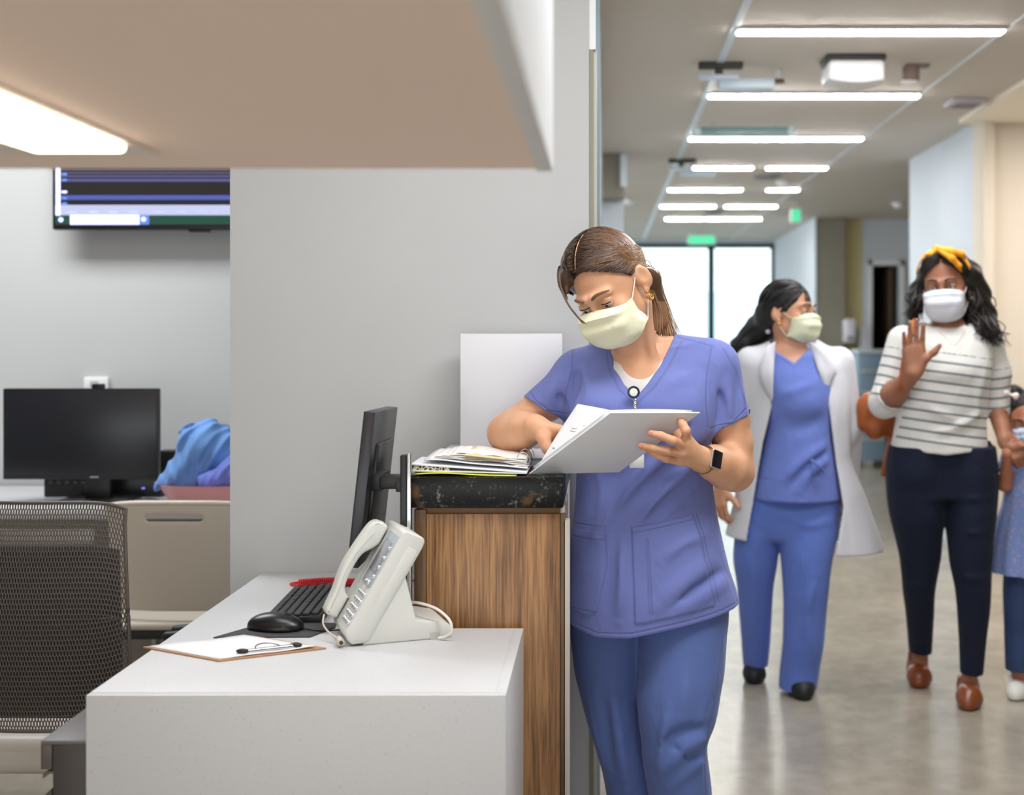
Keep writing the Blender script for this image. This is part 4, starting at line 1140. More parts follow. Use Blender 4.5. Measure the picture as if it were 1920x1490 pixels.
wm = o.modifiers.new('weave', 'WIREFRAME'); wm.thickness = .0040; wm.use_even_offset = False
q = MB(); n = 30
ring = [back_pt(i / n, 1) for i in range(n + 1)] + [back_pt(1, 1 - i / n) for i in range(1, n + 1)] + [back_pt(1 - i / n, 0) for i in range(1, n + 1)] + [back_pt(0, i / n) for i in range(1, n)]
q.tube(ring, .0045, 8, closed=True); q.build('back_rim', M_mesh, t)
q = MB(); G = [[tuple(np.array(back_pt(.02 + .80 * i / 20, .815 + .065 * j / 4)) + np.array([0, .02, 0])) for j in range(5)] for i in range(21)]; q.grid(G)
q.build('upper_band', mat('band_grey', (226, 222, 214), 0.5), t, thick=.006)
q = MB(); G = [[tuple(np.array(back_pt(.03 + .91 * i / 20, .03 + .77 * j / 14)) + np.array([0, .035 + .02 * math.sin(math.pi * i / 20), 0])) for j in range(15)] for i in range(21)]; q.grid(G)
q.build('inner_back', mat('inner_mesh', (70, 64, 61), 0.7), t, thick=.004)
q = MB(); q.tube(spline([cp(140, 1395), cp(120, 1340), cp(110, 1290), cp(112, 1190)], 20) + np.array([0, .09, 0]), .018, 12); q.build('spine_post', M_cframe, t)
q = MB(); q.tube(spline([cp(40, 1300), cp(80, 1308), cp(150, 1322)], 16) + np.array([0, .085, 0]), .008, 10); q.build('chrome_bar', M_chrome, t)
zs = cp(0, 1395)[2]
F_ = Field(); F_.box((-.06, .20, zs - .06), (.27, .25, .05), rnd=.045); V, Fq = F_.mesh((-.4, -.12, zs - .2), (.3, .52, zs + .1), .008, 2)
link('seat', mesh_of(V, Fq), mat('seat_vinyl', (196, 188, 178), 0.4), t)
q = MB(); q.cyl((-.06, .2, zs * .5), .028, zs - .15); q.build('gas_post', M_chrome, t)
for k_ in range(5):
    an = 2 * math.pi * k_ / 5 + .3; ex, ey = -.06 + .27 * math.cos(an), .2 + .27 * math.sin(an)
    q = MB(); q.tube([(-.06, .2, .10), (ex, ey, .075)], [.024, .014], 10); q.build('base_arm', M_cframe, t)
    q = MB(); q.cyl((ex, ey, .03), .03, .03, 'x', 18, .004); q.build('caster', M_black, t)
# black arm pad of another seat showing over the desk edge
t = thing('task_stool', (sY(345, 3.25), 3.30, 0), 'black armrest of a seat showing over the far left edge of the desk', 'chair')
zA = CAM_H - (1193 - CY) / FPX * 3.25
F_ = Field(); F_.rc((-.045, -.05, zA), (.03, -.05, zA + .006), .014, .014); F_.rc((-.045, .02, zA), (.03, .02, zA + .006), .014, .014, k=.03)
V, Fq = F_.mesh((-.08, -.1, zA - .04), (.07, .06, zA + .05), .004, 2); link('arm_pad', mesh_of(V, Fq), mat('arm_pad_black', (30, 30, 38), 0.5), t)
q = MB(); q.tube([(0, -.02, zA - .01), (0, -.02, zA - .16), (0, .10, zA - .2)], .012, 10); q.build('arm_bracket', M_black, t)
q = MB(); q.box((-.20, -.0, zA - .24), (.10, .22, zA - .19), .02); q.build('seat', mat('arm_pad_black', (0, 0, 0)), t)
q = MB(); q.cyl((-.05, .1, (zA - .24) / 2), .022, zA - .25); q.build('post', M_chrome, t); q = MB(); q.cyl((-.05, .1, .015), .16, .03, bev=.008); q.build('base', M_black, t)
# ------------------------------------------------------------------ people
def rotm(yaw, pitch, roll):
    y, p, r = map(math.radians, (yaw, pitch, roll))
    Rz = np.array([[math.cos(y), -math.sin(y), 0], [math.sin(y), math.cos(y), 0], [0, 0, 1]])
    Rx = np.array([[1, 0, 0], [0, math.cos(p), -math.sin(p)], [0, math.sin(p), math.cos(p)]])
    Ry = np.array([[math.cos(r), 0, math.sin(r)], [0, 1, 0], [-math.sin(r), 0, math.cos(r)]])
    return Ry @ Rz @ Rx
class Head:
    """head frame: x to her left, -y out of the face, z up; origin between the eyes' height and the ears"""
    def __init__(s, c, yaw, pitch, roll, sc=1.0): s.c = np.asarray(c, float); s.R = rotm(yaw, pitch, roll); s.s = sc
    def __call__(s, x, y, z): return s.c + s.R @ (np.array([x, y, z]) * s.s)
    def pts(s, A): return s.c + (np.asarray(A) * s.s) @ s.R.T
    def inv(s, W): return ((np.asarray(W) - s.c) @ s.R) / s.s

def add_head(f, H, lids=0.0):
    s = H.s
    f.el(H(0, .014, .036), np.array([.076, .094, .088]) * s, H.R, k=.02)
    f.el(H(0, -.022, -.026), np.array([.063, .068, .080]) * s, H.R, k=.03)
    f.rc(H(0, -.052, -.094), H(0, -.060, -.088), .020 * s, k=.03)          # chin
    for sx in (-1, 1):
        f.rc(H(sx * .050, -.005, -.062), H(sx * .012, -.060, -.098), .016 * s, .014 * s, k=.03)   # jaw
        f.el(H(sx * .040, -.062, -.030), np.array([.022, .018, .018]) * s, H.R, k=.025)  # cheek
        f.rc(H(sx * .012, -.090, .020), H(sx * .044, -.076, .020), .0075 * s, .006 * s, k=.018)   # brow
        f.el(H(sx * .031, -.098, .001), np.array([.019, .014, .0115]) * s, H.R, k=.012, op='s')   # eye socket
        f.el(H(sx * .031, -.0745, .001), np.array([.0150, .0150, .0140]) * s, H.R, k=.004)        # lids
        # ear
        f.el(H(sx * .083, .012, -.004), np.array([.009, .021, .032]) * s, (H.R @ rotm(-sx * 28, 12, 0)), k=.006)
        f.el(H(sx * .0925, .006, .004), np.array([.0070, .0120, .019]) * s, (H.R @ rotm(-sx * 28, 12, 0)), k=.005, op='s')
        f.el(H(sx * .081, .004, -.034), np.array([.006, .009, .010]) * s, H.R, k=.006)
    f.rc(H(0, -.090, .004), H(0, -.106, -.034), .0065 * s, .0085 * s, k=.014)    # nose
    f.el(H(0, -.104, -.038), np.array([.014, .010, .008]) * s, H.R, k=.008)
    f.rc(H(-.020, -.082, -.064), H(.020, -.082, -.064), .006 * s, k=.014)        # lips
    return f

M_sclera = mat('eye_white', (226, 220, 214), 0.25)
M_iris = mat('eye_dark', (34, 22, 18), 0.1)
M_lash = mat('lash_black', (20, 14, 12), 0.6)
def eyes(H, par, look=(0, 0), openness=1.0, brow_m=None, size=1.0):
    for sx in (-1, 1):
        c = H(sx * .031, -.0765, .0)
        q = MB(); q.ball(c, .0142 * H.s, n=20); eb = q.build('eyeball', M_sclera, par, world=True)
        g = H.R @ rotm(look[0], look[1], 0) @ np.array([0, -1, 0])
        q = MB(); q.ball(c + g * .0092 * H.s, .0060 * H.s, n=16); q.build('iris', M_iris, eb, world=True) if False else q.build('iris', M_iris, par, world=True)
        # lids: slit edges
        up = []; lo = []
        for i in range(9):
            a = i / 8 * 2 - 1
            xx = sx * .031 + a * .0145
            yy = -.0900 + .0072 * a * a
            zu = .0005 + (.0058 * openness) * (1 - a * a) - .001 * a * sx * 0
            zl = .0 - .0035 * (1 - a * a)
            up.append(H(xx, yy - .0018, zu)); lo.append(H(xx, yy - .001, zl))
        q = MB(); q.tube(spline(up, 16), .0013 * H.s * size, 6); q.build('upper_lashes', M_lash, par, world=True)
        # upper eyelid skin is modelled as a sheet from crease to lash line
        G = []
        for i in range(9):
            a = i / 8 * 2 - 1
            col = []
            for j in range(5):
                b = j / 4
                z0 = (.0005 + .0058 * openness * (1 - a * a)); z1 = .0125 - .003 * a * a
                y0 = -.0912 + .0072 * a * a
                col.append(H(sx * .031 + a * .016, y0 + .0035 * b ** 1.5 + .001 * b, z0 + (z1 - z0) * b))
            G.append(col)
        q = MB(); q.grid(G); q.build('eyelid', par['skin_mat_ref'], par, thick=.0012, world=True) if 'skin_mat_ref' in par else q.build('eyelid', SKIN[par.name], par, thick=.0012, world=True)
        bp = [H(sx * .012, -.1005, .0225), H(sx * .024, -.0985, .0285), H(sx * .038, -.0905, .0285), H(sx * .051, -.076, .0240)]
        q = MB(); bs = spline(bp, 14); q.tube(bs, np.interp(np.linspace(0, 1, 14), [0, .15, .6, 1], [.0026, .0040, .0034, .0010]) * H.s, 6)
        q.build('eyebrow', brow_m or M_lash, par, world=True)
SKIN = {}

def mask_mesh(H, par, m, name='face_mask', wid=.069, loops=True, ear_z=.004, mat_loop=None, pleat=.0016, side=1.0):
    def P(u, v):
        cy = np.interp(v, [0, .12, .35, .6, .85, 1], [-.100, -.1165, -.1235, -.119, -.100, -.070])
        cz = np.interp(v, [0, .12, .35, .6, .85, 1], [-.006, -.018, -.045, -.078, -.108, -.122])
        sy = np.interp(v, [0, .5, 1], [-.046, -.040, -.018]); sz = np.interp(v, [0, .5, 1], [-.024, -.058, -.094])
        a = abs(u); b = a ** 1.7
        t_ = 1 - math.sqrt(max(0, 1 - a ** 2.1))
        x = wid * math.copysign(math.sin(min(1, a) * math.pi / 2) ** .92, u) * (1 - .10 * v * v)
        y = cy + (sy - cy) * t_; z = cz + (sz - cz) * b
        y -= pleat * math.sin(v * math.pi * 6) * (1 - a ** 3) + .0016 * math.sin(u * 5 + v * 8) * (a > .2)
        return H(x, y, z)
    n, k = 31, 27
    G = [[P(i / (n - 1) * 2 - 1, j / (k - 1)) for j in range(k)] for i in range(n)]
    q = MB(); q.grid(G); mo = q.build(name, m, par, thick=.0015, world=True)
    q = MB()
    for v in (0.0, .985): q.tube([P(i / 20 * 2 - 1, v) + (H.R @ np.array([0, -.0006, 0])) for i in range(21)], .0011, 6)
    q.build('mask_edge', m, par, world=True)
    for sx in (-1, 1):
        ear1 = H(sx * .083, .012, .024); ear2 = H(sx * .079, .018, -.034)
        q = MB()
        q.tube(spline([P(sx, .02), H(sx * .074, -.016, -.004), ear1, H(sx * .084, .030, .010), H(sx * .080, .030, -.02), ear2, P(sx, .98)], 40), .0013 * H.s, 6)
        q.build('ear_loop', mat_loop or m, par, world=True)

def finger_chain(f, pts, r0, r1, k=.004):
    n = len(pts); rad = [r0 + (r1 - r0) * i / (n - 1) for i in range(n)]
    for i in range(n - 1): f.rc(pts[i], pts[i + 1], rad[i], rad[i + 1], k=k)

def hand_generic(f, W, d, n, s=1.0, thumb=1, curl=(20, 20, 20, 20), spread=(8, 2, -4, -10), thumb_dir=None):
    """W wrist, d towards the fingers, n out of the back of the hand, thumb side = thumb * cross"""
    d = np.asarray(d, float); d /= np.linalg.norm(d); n = np.asarray(n, float); n -= d * n.dot(d); n /= np.linalg.norm(n)
    t = np.cross(d, n) * thumb
    L_ = [(.040, .025, .021), (.045, .028, .022), (.041, .026, .021), (.032, .020, .018)]
    offs = (.030, .010, -.010, -.028); rad = (.0092, .0094, .0088, .0078)
    for i in range(4):
        b = W + d * (.088 - .006 * (i in (0,)) - .012 * (i == 3)) * s + t * offs[i] * s
        f.rc(W + t * offs[i] * .55 * s + d * .006 * s, b, .0145 * s, .0115 * s, k=.016)
        a = math.radians(spread[i]); dd = d * math.cos(a) + t * math.sin(a)
        p = b; cu = 0; pts = [p]
        for ln in L_[i]:
            cu += math.radians(curl[i]); v = dd * math.cos(cu) - n * math.sin(cu); p = p + v * ln * s; pts.append(p)
        finger_chain(f, pts, rad[i] * s, rad[i] * .76 * s)
    td = thumb_dir if thumb_dir is not None else (d * .55 + t * .8 - n * .25)
    td = np.asarray(td, float); td /= np.linalg.norm(td)
    b = W + d * .018 * s + t * .022 * s
    p1 = b + (td * .6 + d * .4) * .042 * s; p2 = p1 + td * .034 * s; p3 = p2 + (td * .9 + d * .3) * .026 * s
    f.chain([b, p1, p2, p3], [.0155 * s, .012 * s, .0105 * s, .0085 * s], k=.012)

def secs(rows, Yc=None):
    """rows: (py, pxL, pxR, Ycentre, ry[, rot]) -> loft sections"""
    out = []
    for r in rows:
        py, l, rgt, Y, ry = r[:5]
        a = at(l, py, Y); b = at(rgt, py, Y)
        out.append((a[2], (a[0] + b[0]) / 2, Y, (b[0] - a[0]) / 2, ry, r[5] if len(r) > 5 else 0))
    return out
def XZ(poly, Y): return [(at(x, y, Y)[0], at(x, y, Y)[2]) for x, y in poly]

def cloth_mat(name, rgb, seam=True, weave=700, rough=0.85, wr=0.25, stripes=None, pattern=None, sheen=.15):
    m = mat(name, rgb, rough, spec=0.25, sheen=sheen)
    N, L = nodes_of(m); p = N['Principled BSDF']
    tc = N.new('ShaderNodeTexCoord')
    n1 = N.new('ShaderNodeTexNoise'); n1.inputs['Scale'].default_value = 14; n1.inputs['Detail'].default_value = 3; n1.inputs['Distortion'].default_value = .6
    mp = N.new('ShaderNodeMapping'); mp.inputs['Scale'].default_value = (1.0, 1.0, .55); mp.inputs['Rotation'].default_value = (0, .5, 0)
    L.new(tc.outputs['Object'], mp.inputs[0]); L.new(mp.outputs[0], n1.inputs['Vector'])
    n2 = N.new('ShaderNodeTexNoise'); n2.inputs['Scale'].default_value = weave; n2.inputs['Detail'].default_value = 2
    L.new(tc.outputs['Object'], n2.inputs['Vector'])
    b1 = N.new('ShaderNodeBump'); b1.inputs['Strength'].default_value = wr; b1.inputs['Distance'].default_value = .03
    L.new(n1.outputs[0], b1.inputs['Height'])
    b2 = N.new('ShaderNodeBump'); b2.inputs['Strength'].default_value = .25; b2.inputs['Distance'].default_value = .0006
    L.new(n2.outputs[0], b2.inputs['Height']); L.new(b1.outputs[0], b2.inputs['Normal'])
    last = b2
    base = lin(rgb) + (1,)
    if seam:
        at_ = N.new('ShaderNodeAttribute'); at_.attribute_name = 'seam'
        r = N.new('ShaderNodeMapRange'); r.inputs[1].default_value = 0.0; r.inputs[2].default_value = .0042; r.interpolation_type = 'SMOOTHSTEP'
        L.new(at_.outputs['Fac'], r.inputs[0])
        b3 = N.new('ShaderNodeBump'); b3.inputs['Strength'].default_value = 1.0; b3.inputs['Distance'].default_value = .0012
        L.new(r.outputs[0], b3.inputs['Height']); L.new(last.outputs[0], b3.inputs['Normal']); last = b3
        mx = N.new('ShaderNodeMix'); mx.data_type = 'RGBA'; mx.inputs[6].default_value = tuple(c * .84 for c in base[:3]) + (1,); mx.inputs[7].default_value = base
        L.new(r.outputs[0], mx.inputs[0]); L.new(mx.outputs[2], p.inputs['Base Color'])
    if stripes:
        at_ = N.new('ShaderNodeAttribute'); at_.attribute_name = 'stripe'
        r = N.new('ShaderNodeValToRGB'); r.color_ramp.interpolation = 'LINEAR'; e = r.color_ramp.elements
        e[0].position = .20; e[0].color = lin(stripes) + (1,); e[1].position = .28; e[1].color = base
        L.new(at_.outputs['Fac'], r.inputs[0]); L.new(r.outputs[0], p.inputs['Base Color'])
    if pattern:
        v = N.new('ShaderNodeTexVoronoi'); v.inputs['Scale'].default_value = 70; L.new(tc.outputs['Object'], v.inputs[0])
        r = N.new('ShaderNodeValToRGB'); e = r.color_ramp.elements; e[0].position = .2; e[0].color = lin(pattern) + (1,); e[1].position = .45; e[1].color = base
        L.new(v.outputs['Distance'], r.inputs[0]); L.new(r.outputs[0], p.inputs['Base Color'])
    L.new(last.outputs[0], p.inputs['Normal'])
    return m

def skin_mat(name, rgb, rgb2=None):
    m = mat(name, rgb, 0.48, spec=0.4, sss=0.12)
    N, L = nodes_of(m); p = N['Principled BSDF']
    tc = N.new('ShaderNodeTexCoord'); n = N.new('ShaderNodeTexNoise'); n.inputs['Scale'].default_value = 16; n.inputs['Detail'].default_value = 6
    L.new(tc.outputs['Object'], n.inputs['Vector'])
    r = N.new('ShaderNodeValToRGB'); r.color_ramp.elements[0].position = .35; r.color_ramp.elements[1].position = .7
    r.color_ramp.elements[0].color = lin(rgb) + (1,); r.color_ramp.elements[1].color = lin(rgb2 or rgb) + (1,)
    L.new(n.outputs[0], r.inputs[0]); L.new(r.outputs[0], p.inputs['Base Color'])
    n2 = N.new('ShaderNodeTexNoise'); n2.inputs['Scale'].default_value = 420; L.new(tc.outputs['Object'], n2.inputs['Vector'])
    b = N.new('ShaderNodeBump'); b.inputs['Strength'].default_value = .12; b.inputs['Distance'].default_value = .0008
    L.new(n2.outputs[0], b.inputs['Height']); L.new(b.outputs[0], p.inputs['Normal'])
    return m

def hair_mat(name, root, mid, tip, rough=.38):
    m = mat(name, root, rough, spec=.5); m_ = m
    N, L = nodes_of(m); p = N['Principled BSDF']
    a = N.new('ShaderNodeAttribute'); a.attribute_name = 'tone'
    r = N.new('ShaderNodeValToRGB'); e = r.color_ramp.elements
    e[0].position = 0; e[0].color = lin(root) + (1,); e[1].position = 1; e[1].color = lin(tip) + (1,)
    x = e.new(.5); x.color = lin(mid) + (1,)
    L.new(a.outputs['Fac'], r.inputs[0]); L.new(r.outputs[0], p.inputs['Base Color'])
    return m
def strands(name, curves, tones, r, m, par, base=None, base_tone=0.0, nside=4):
    """one hair mesh: strand tubes (plus an optional closed under-volume)"""
    Vs = []; Fs = []; T = []; off = 0
    if base is not None:
        V, F = base; Vs.append(V); Fs.append(F); T.append(np.full(len(V), base_tone) if np.isscalar(base_tone) else base_tone(V)); off = len(V)
    for c, tn in zip(curves, tones):
        c = np.asarray(c); k = len(c)
        rr = r * np.interp(np.linspace(0, 1, k), [0, .15, .8, 1], [.6, 1, 1, .25])
        V, F = tube_arr(c, rr, nside, cap=False); V = np.array(V)
        Vs.append(V); Fs.append(np.array(F, np.int64) + off); off += len(V)
        T.append(np.repeat(np.asarray(tn), nside))
    V = np.concatenate(Vs); F = np.concatenate(Fs).astype(np.int32); T = np.concatenate(T)
    o = link(name, mesh_of(V - np.array(par.location), F, name), m, par)
    attr(o, 'tone', T); return o

def cap_project(H, p, ell_c, ell_r, lift=0.0):
    """push head-frame points out onto the hair ellipsoid"""
    d = (p - ell_c) / ell_r; n = np.linalg.norm(d, axis=-1, keepdims=True) + 1e-9
    return ell_c + d / n * ell_r * (1 + lift)
def arc_on_cap(a, b, ell_c, ell_r, n=16, lift=0.0, w=0.0):
    """great-circle-like path on the ellipsoid from a to b (head frame)"""
    A = (a - ell_c) / ell_r; B = (b - ell_c) / ell_r; A /= np.linalg.norm(A); Bn = np.linalg.norm(B); B /= Bn
    om = math.acos(max(-1, min(1, float(A @ B)))) + 1e-6
    t = np.linspace(0, 1, n)[:, None]
    Q = (np.sin((1 - t) * om) * A + np.sin(t * om) * B) / math.sin(om)
    return ell_c + Q * ell_r * (1 + lift * np.sin(np.pi * t))

# ================================================================== the nurse at the counter
SCRUB = (114, 125, 188)
M_scrub = cloth_mat('periwinkle_scrub_cloth', SCRUB)
M_scrub_tr = cloth_mat('scrub_trouser_cloth', (90, 110, 168))
M_skin1 = skin_mat('light_tan_skin', (212, 158, 122), (224, 172, 138))
YN = 2.98
nurse = thing('person', (.14, 2.98, 0), 'woman in periwinkle scrubs and yellow mask leaning on the counter, reading an open white binder', 'person')
SKIN[nurse.name] = M_skin1
HN = Head((.026, 2.885, 1.503), -37, 25, -15, 1.03)
sl = dict(a=at(1336, 684, 2.97), e=at(1377, 884, 2.99), w=at(1316, 862, 2.835))
sr = dict(a=at(1086, 702, 3.0), e=at(951, 812, 3.03), w=at(1003, 799, 2.885))
fb = Field(); add_head(fb, HN)
fb.rc(at(1203, 688, 3.0), HN(0, .025, -.05), .054, .050, k=.03)
fb.rc(at(1185, 690, 2.955), HN(.0, -.02, -.075), .030, .034, k=.03)
for x0, y0, x1, y1 in ((1222, 708, 1222, 600),): fb.rc(at(1230, 712, 2.93), HN(.055, .02, -.06), .011, .011, k=.022)
torso_rows = [(642, 1160, 1262, 3.0, .055), (668, 1100, 1335, 3.0, .075), (700, 1082, 1352, 2.99, .10), (760, 1078, 1330, 2.98, .115), (830, 1092, 1322, 2.98, .105), (900, 1100, 1322, 2.99, .095), (1000, 1085, 1340, 3.0, .115), (1100, 1086, 1340, 3.0, .105), (1180, 1096, 1330, 3.0, .09)]
fb.loft(secs(torso_rows), k=.03, cap=.03)
for g_ in ((1285, 775), (1135, 785)): fb.el(at(g_[0], g_[1], 2.91), (.058, .045, .058), k=.04)
def shoulders(f, o):
    f.rc(at(1262, 668, 3.0), sl['a'], .044 + o, .049 + o, k=.045); f.rc(at(1150, 684, 3.01), sr['a'], .042 + o, .048 + o, k=.045)
shoulders(fb, 0)
fb.rc(at(1215, 716, 2.915), at(1310, 680, 2.935), .009, .010, k=.03); fb.rc(at(1190, 716, 2.915), at(1110, 696, 2.955), .009, .010, k=.03)  # collarbones
# arms
fb.chain([sl['a'], at(1366, 780, 2.975), at(1374, 830, 2.985), sl['e']], [.049, .048, .046, .043], k=.02)
fb.chain([sl['e'], at(1362, 878, 2.93), at(1340, 868, 2.88), sl['w']], [.043, .045, .037, .029], k=.03)
fb.chain([sr['a'], at(1030, 750, 3.01), sr['e']], [.048, .045, .042], k=.02)
fb.chain([sr['e'], at(968, 812, 2.99), at(985, 805, 2.94), sr['w']], [.044, .045, .038, .028], k=.03)
# left hand gripping the raised cover (fingers on its outer face)
W = sl['w']
kn = [at(1287, 820, 2.775), at(1283, 834, 2.765), at(1280, 850, 2.770), at(1273, 864, 2.785)]
for p_ in kn: fb.rc(W + (p_ - W) * .1, p_, .017, .0115, k=.018)
finger_chain(fb, [kn[0], at(1286, 807, 2.745), at(1281, 797, 2.750), at(1275, 789, 2.772)], .0110, .0090)
finger_chain(fb, [kn[1], at(1262, 826, 2.735), at(1240, 817, 2.735), at(1222, 813, 2.742)], .0112, .0088)
finger_chain(fb, [kn[2], at(1252, 845, 2.745), at(1225, 840, 2.745), at(1204, 836, 2.752)], .0108, .0084)
finger_chain(fb, [kn[3], at(1250, 860, 2.762), at(1232, 853, 2.768), at(1218, 846, 2.776)], .0098, .0078)
fb.chain([W + np.array([-.004, -.008, .01]), at(1290, 842, 2.815), at(1262, 805, 2.825), at(1238, 776, 2.805)], [.017, .0145, .0110, .0085], k=.014)
# right hand behind the turned page, fingertips on the papers
W = sr['w']
kn = [at(1050, 805, 2.860), at(1052, 817, 2.870), at(1046, 829, 2.882), at(1037, 838, 2.892)]
for p_ in kn: fb.rc(W + (p_ - W) * .08, p_, .0175, .0115, k=.018)
finger_chain(fb, [kn[0], at(1068, 822, 2.850), at(1073, 840, 2.845), at(1070, 852, 2.842)], .0098, .0075)
finger_chain(fb, [kn[1], at(1062, 836, 2.855), at(1064, 852, 2.850), at(1060, 860, 2.850)], .0098, .0075)
finger_chain(fb, [kn[2], at(1052, 846, 2.868), at(1052, 858, 2.862), at(1048, 864, 2.860)], .0094, .0072)
finger_chain(fb, [kn[3], at(1040, 850, 2.880), at(1038, 860, 2.874), at(1034, 866, 2.872)], .0082, .0066)
fb.chain([W + np.array([.01, -.01, -.008]), at(1020, 824, 2.850), at(1026, 840, 2.842), at(1031, 852, 2.838)], [.0165, .0125, .0105, .0082], k=.014)
# legs inside the trousers, down to the shoes
legL = [(1150, 1072, 1212, 3.03, .085), (1250, 1082, 1200, 3.03, .080), (1350, 1108, 1200, 3.03, .062), (1430, 1135, 1215, 3.04, .052), (1500, 1150, 1222, 3.05, .048), (1560, 1158, 1222, 3.06, .045), (1670, 1172, 1212, 3.07, .032)]
legR = [(1150, 1205, 1362, 2.97, .090), (1250, 1212, 1350, 2.95, .085), (1350, 1220, 1335, 2.93, .068), (1430, 1228, 1320, 2.93, .056), (1500, 1236, 1318, 2.95, .050), (1560, 1240, 1315, 2.96, .046), (1670, 1255, 1300, 2.98, .033)]
fb.loft(secs(legL), k=.03, off=-.012); fb.loft(secs(legR), k=.03, off=-.012)
for cx_, Y_ in ((1192, 3.07), (1278, 2.98)):
    a_ = at(cx_, 1668, Y_); fb.rc((a_[0], Y_ + .02, .05), (a_[0] - .01, Y_ - .15, .035), .034, .026, k=.03)
body, VB = organic('body', fb, (-.30, 2.66, 0.0), (.46, 3.20, 1.68), .0028, M_skin1, nurse, 2)
del VB
eyes(HN, nurse, look=(0, 28), openness=-.05, brow_m=mat('brown_brow', (112, 80, 62), .7))

for nx_, ny_, nY, ax_ in ((1273.5, 788, 2.7625, (-.4, .9)), (1219, 812, 2.7325, (-1, .3)), (1201, 835, 2.743, (-1, .3)), (1215, 845, 2.768, (-.9, .5))):
    c_ = Vector(at(nx_, ny_, nY)); u1 = Vector((ax_[0], .15, ax_[1])).normalized(); u3 = Vector((-.15, -1, .2)); u3 = (u3 - u1 * u3.dot(u1)).normalized(); u2 = u3.cross(u1)
    q = MB(); q.ball(c_, (.0065, .0052, .0016), R=Matrix((tuple(u1), tuple(u2), tuple(u3))).transposed(), n=14); q.build('fingernail', mat('nail_pink', (206, 132, 112), .25), nurse, world=True)
# white undershirt
fu = Field(); fu.loft(secs([(r[0], r[1], r[2], r[3], r[4] + .0) for r in torso_rows[1:6]]), k=.03, cap=.02, off=.007)
fu.el(at(1200, 662, 2.90), (.050, .14, .062), k=.004, op='s'); fu.rc(at(1205, 620, 3.0), at(1205, 655, 2.99), .075, .060, k=.004, op='s')
fu.rc(at(1203, 688, 3.0), HN(0, .025, -.05), .058, .06, k=.003, op='s')
for g_ in ((1285, 775), (1135, 785)): fu.el(at(g_[0], g_[1], 2.91), (.060, .047, .060), k=.04)
organic('undershirt', fu, (-.15, 2.78, 1.0), (.34, 3.12, 1.45), .004, mat('white_jersey', (224, 222, 220), .8), nurse, 2)

# scrub top
top_rows = [(655, 1118, 1318, 3.005, .078), (682, 1076, 1362, 3.0, .10), (715, 1070, 1360, 2.99, .125), (765, 1064, 1340, 2.98, .138), (820, 1070, 1334, 2.98, .130), (880, 1080, 1334, 2.985, .122),
            (950, 1077, 1342, 2.99, .128), (1000, 1071, 1352, 2.99, .136), (1060, 1063, 1366, 2.99, .146), (1120, 1061, 1384, 2.99, .152), (1185, 1062, 1392, 2.99, .152)]
hx = [at(x, 1100, YN)[0] for x in (1040, 1067, 1120, 1180, 1240, 1386, 1420)]; hz = [at(0, y, YN)[2] for y in (1160, 1163, 1176, 1172, 1158, 1130, 1126)]
ft = Field()
ft.loft(secs(top_rows), k=.03, cap=.004, zcut=lambda x, y: np.interp(x, hx, hz).astype(np.float32) + (y - YN) * 0.0)
for g_ in ((1283, 775), (1135, 785)): ft.el(at(g_[0], g_[1], 2.905), (.066, .048, .070), k=.06)
shoulders(ft, .012)
# sleeves, open at the hem
cutL = [(at(1370, 794, 2.97), (37, -8, -75))]; cutR = [(at(1022, 766, 3.0), (-46, -4, -79))]
ft.rc(at(1337, 692, 2.975), at(1364, 800, 2.975), .059, .062, k=.03, cut=cutL)
ft.rc(at(1092, 706, 3.0), at(1010, 778, 3.01), .062, .060, k=.03, cut=cutR)
ft.rc(at(1361, 782, 2.975), at(1369, 835, 2.98), .050, .054, k=.004, op='s')
ft.rc(at(1036, 755, 3.005), at(980, 798, 3.02), .048, .053, k=.006, op='s')
# neck opening and V
Vn = XZ([(1120, 600), (1147, 655), (1153, 690), (1170, 720), (1192, 742), (1214, 718), (1243, 676), (1266, 634), (1282, 600)], 2.90)
ft.prismxz(Vn, 2.6, 3.01, k=.004)
ft.rc(at(1206, 600, 3.01), at(1208, 668, 3.005), .064, .056, k=.006, op='s')
ft.rc(at(1203, 688, 3.0), HN(0, .025, -.05), .0570, .058, k=.003, op='s')
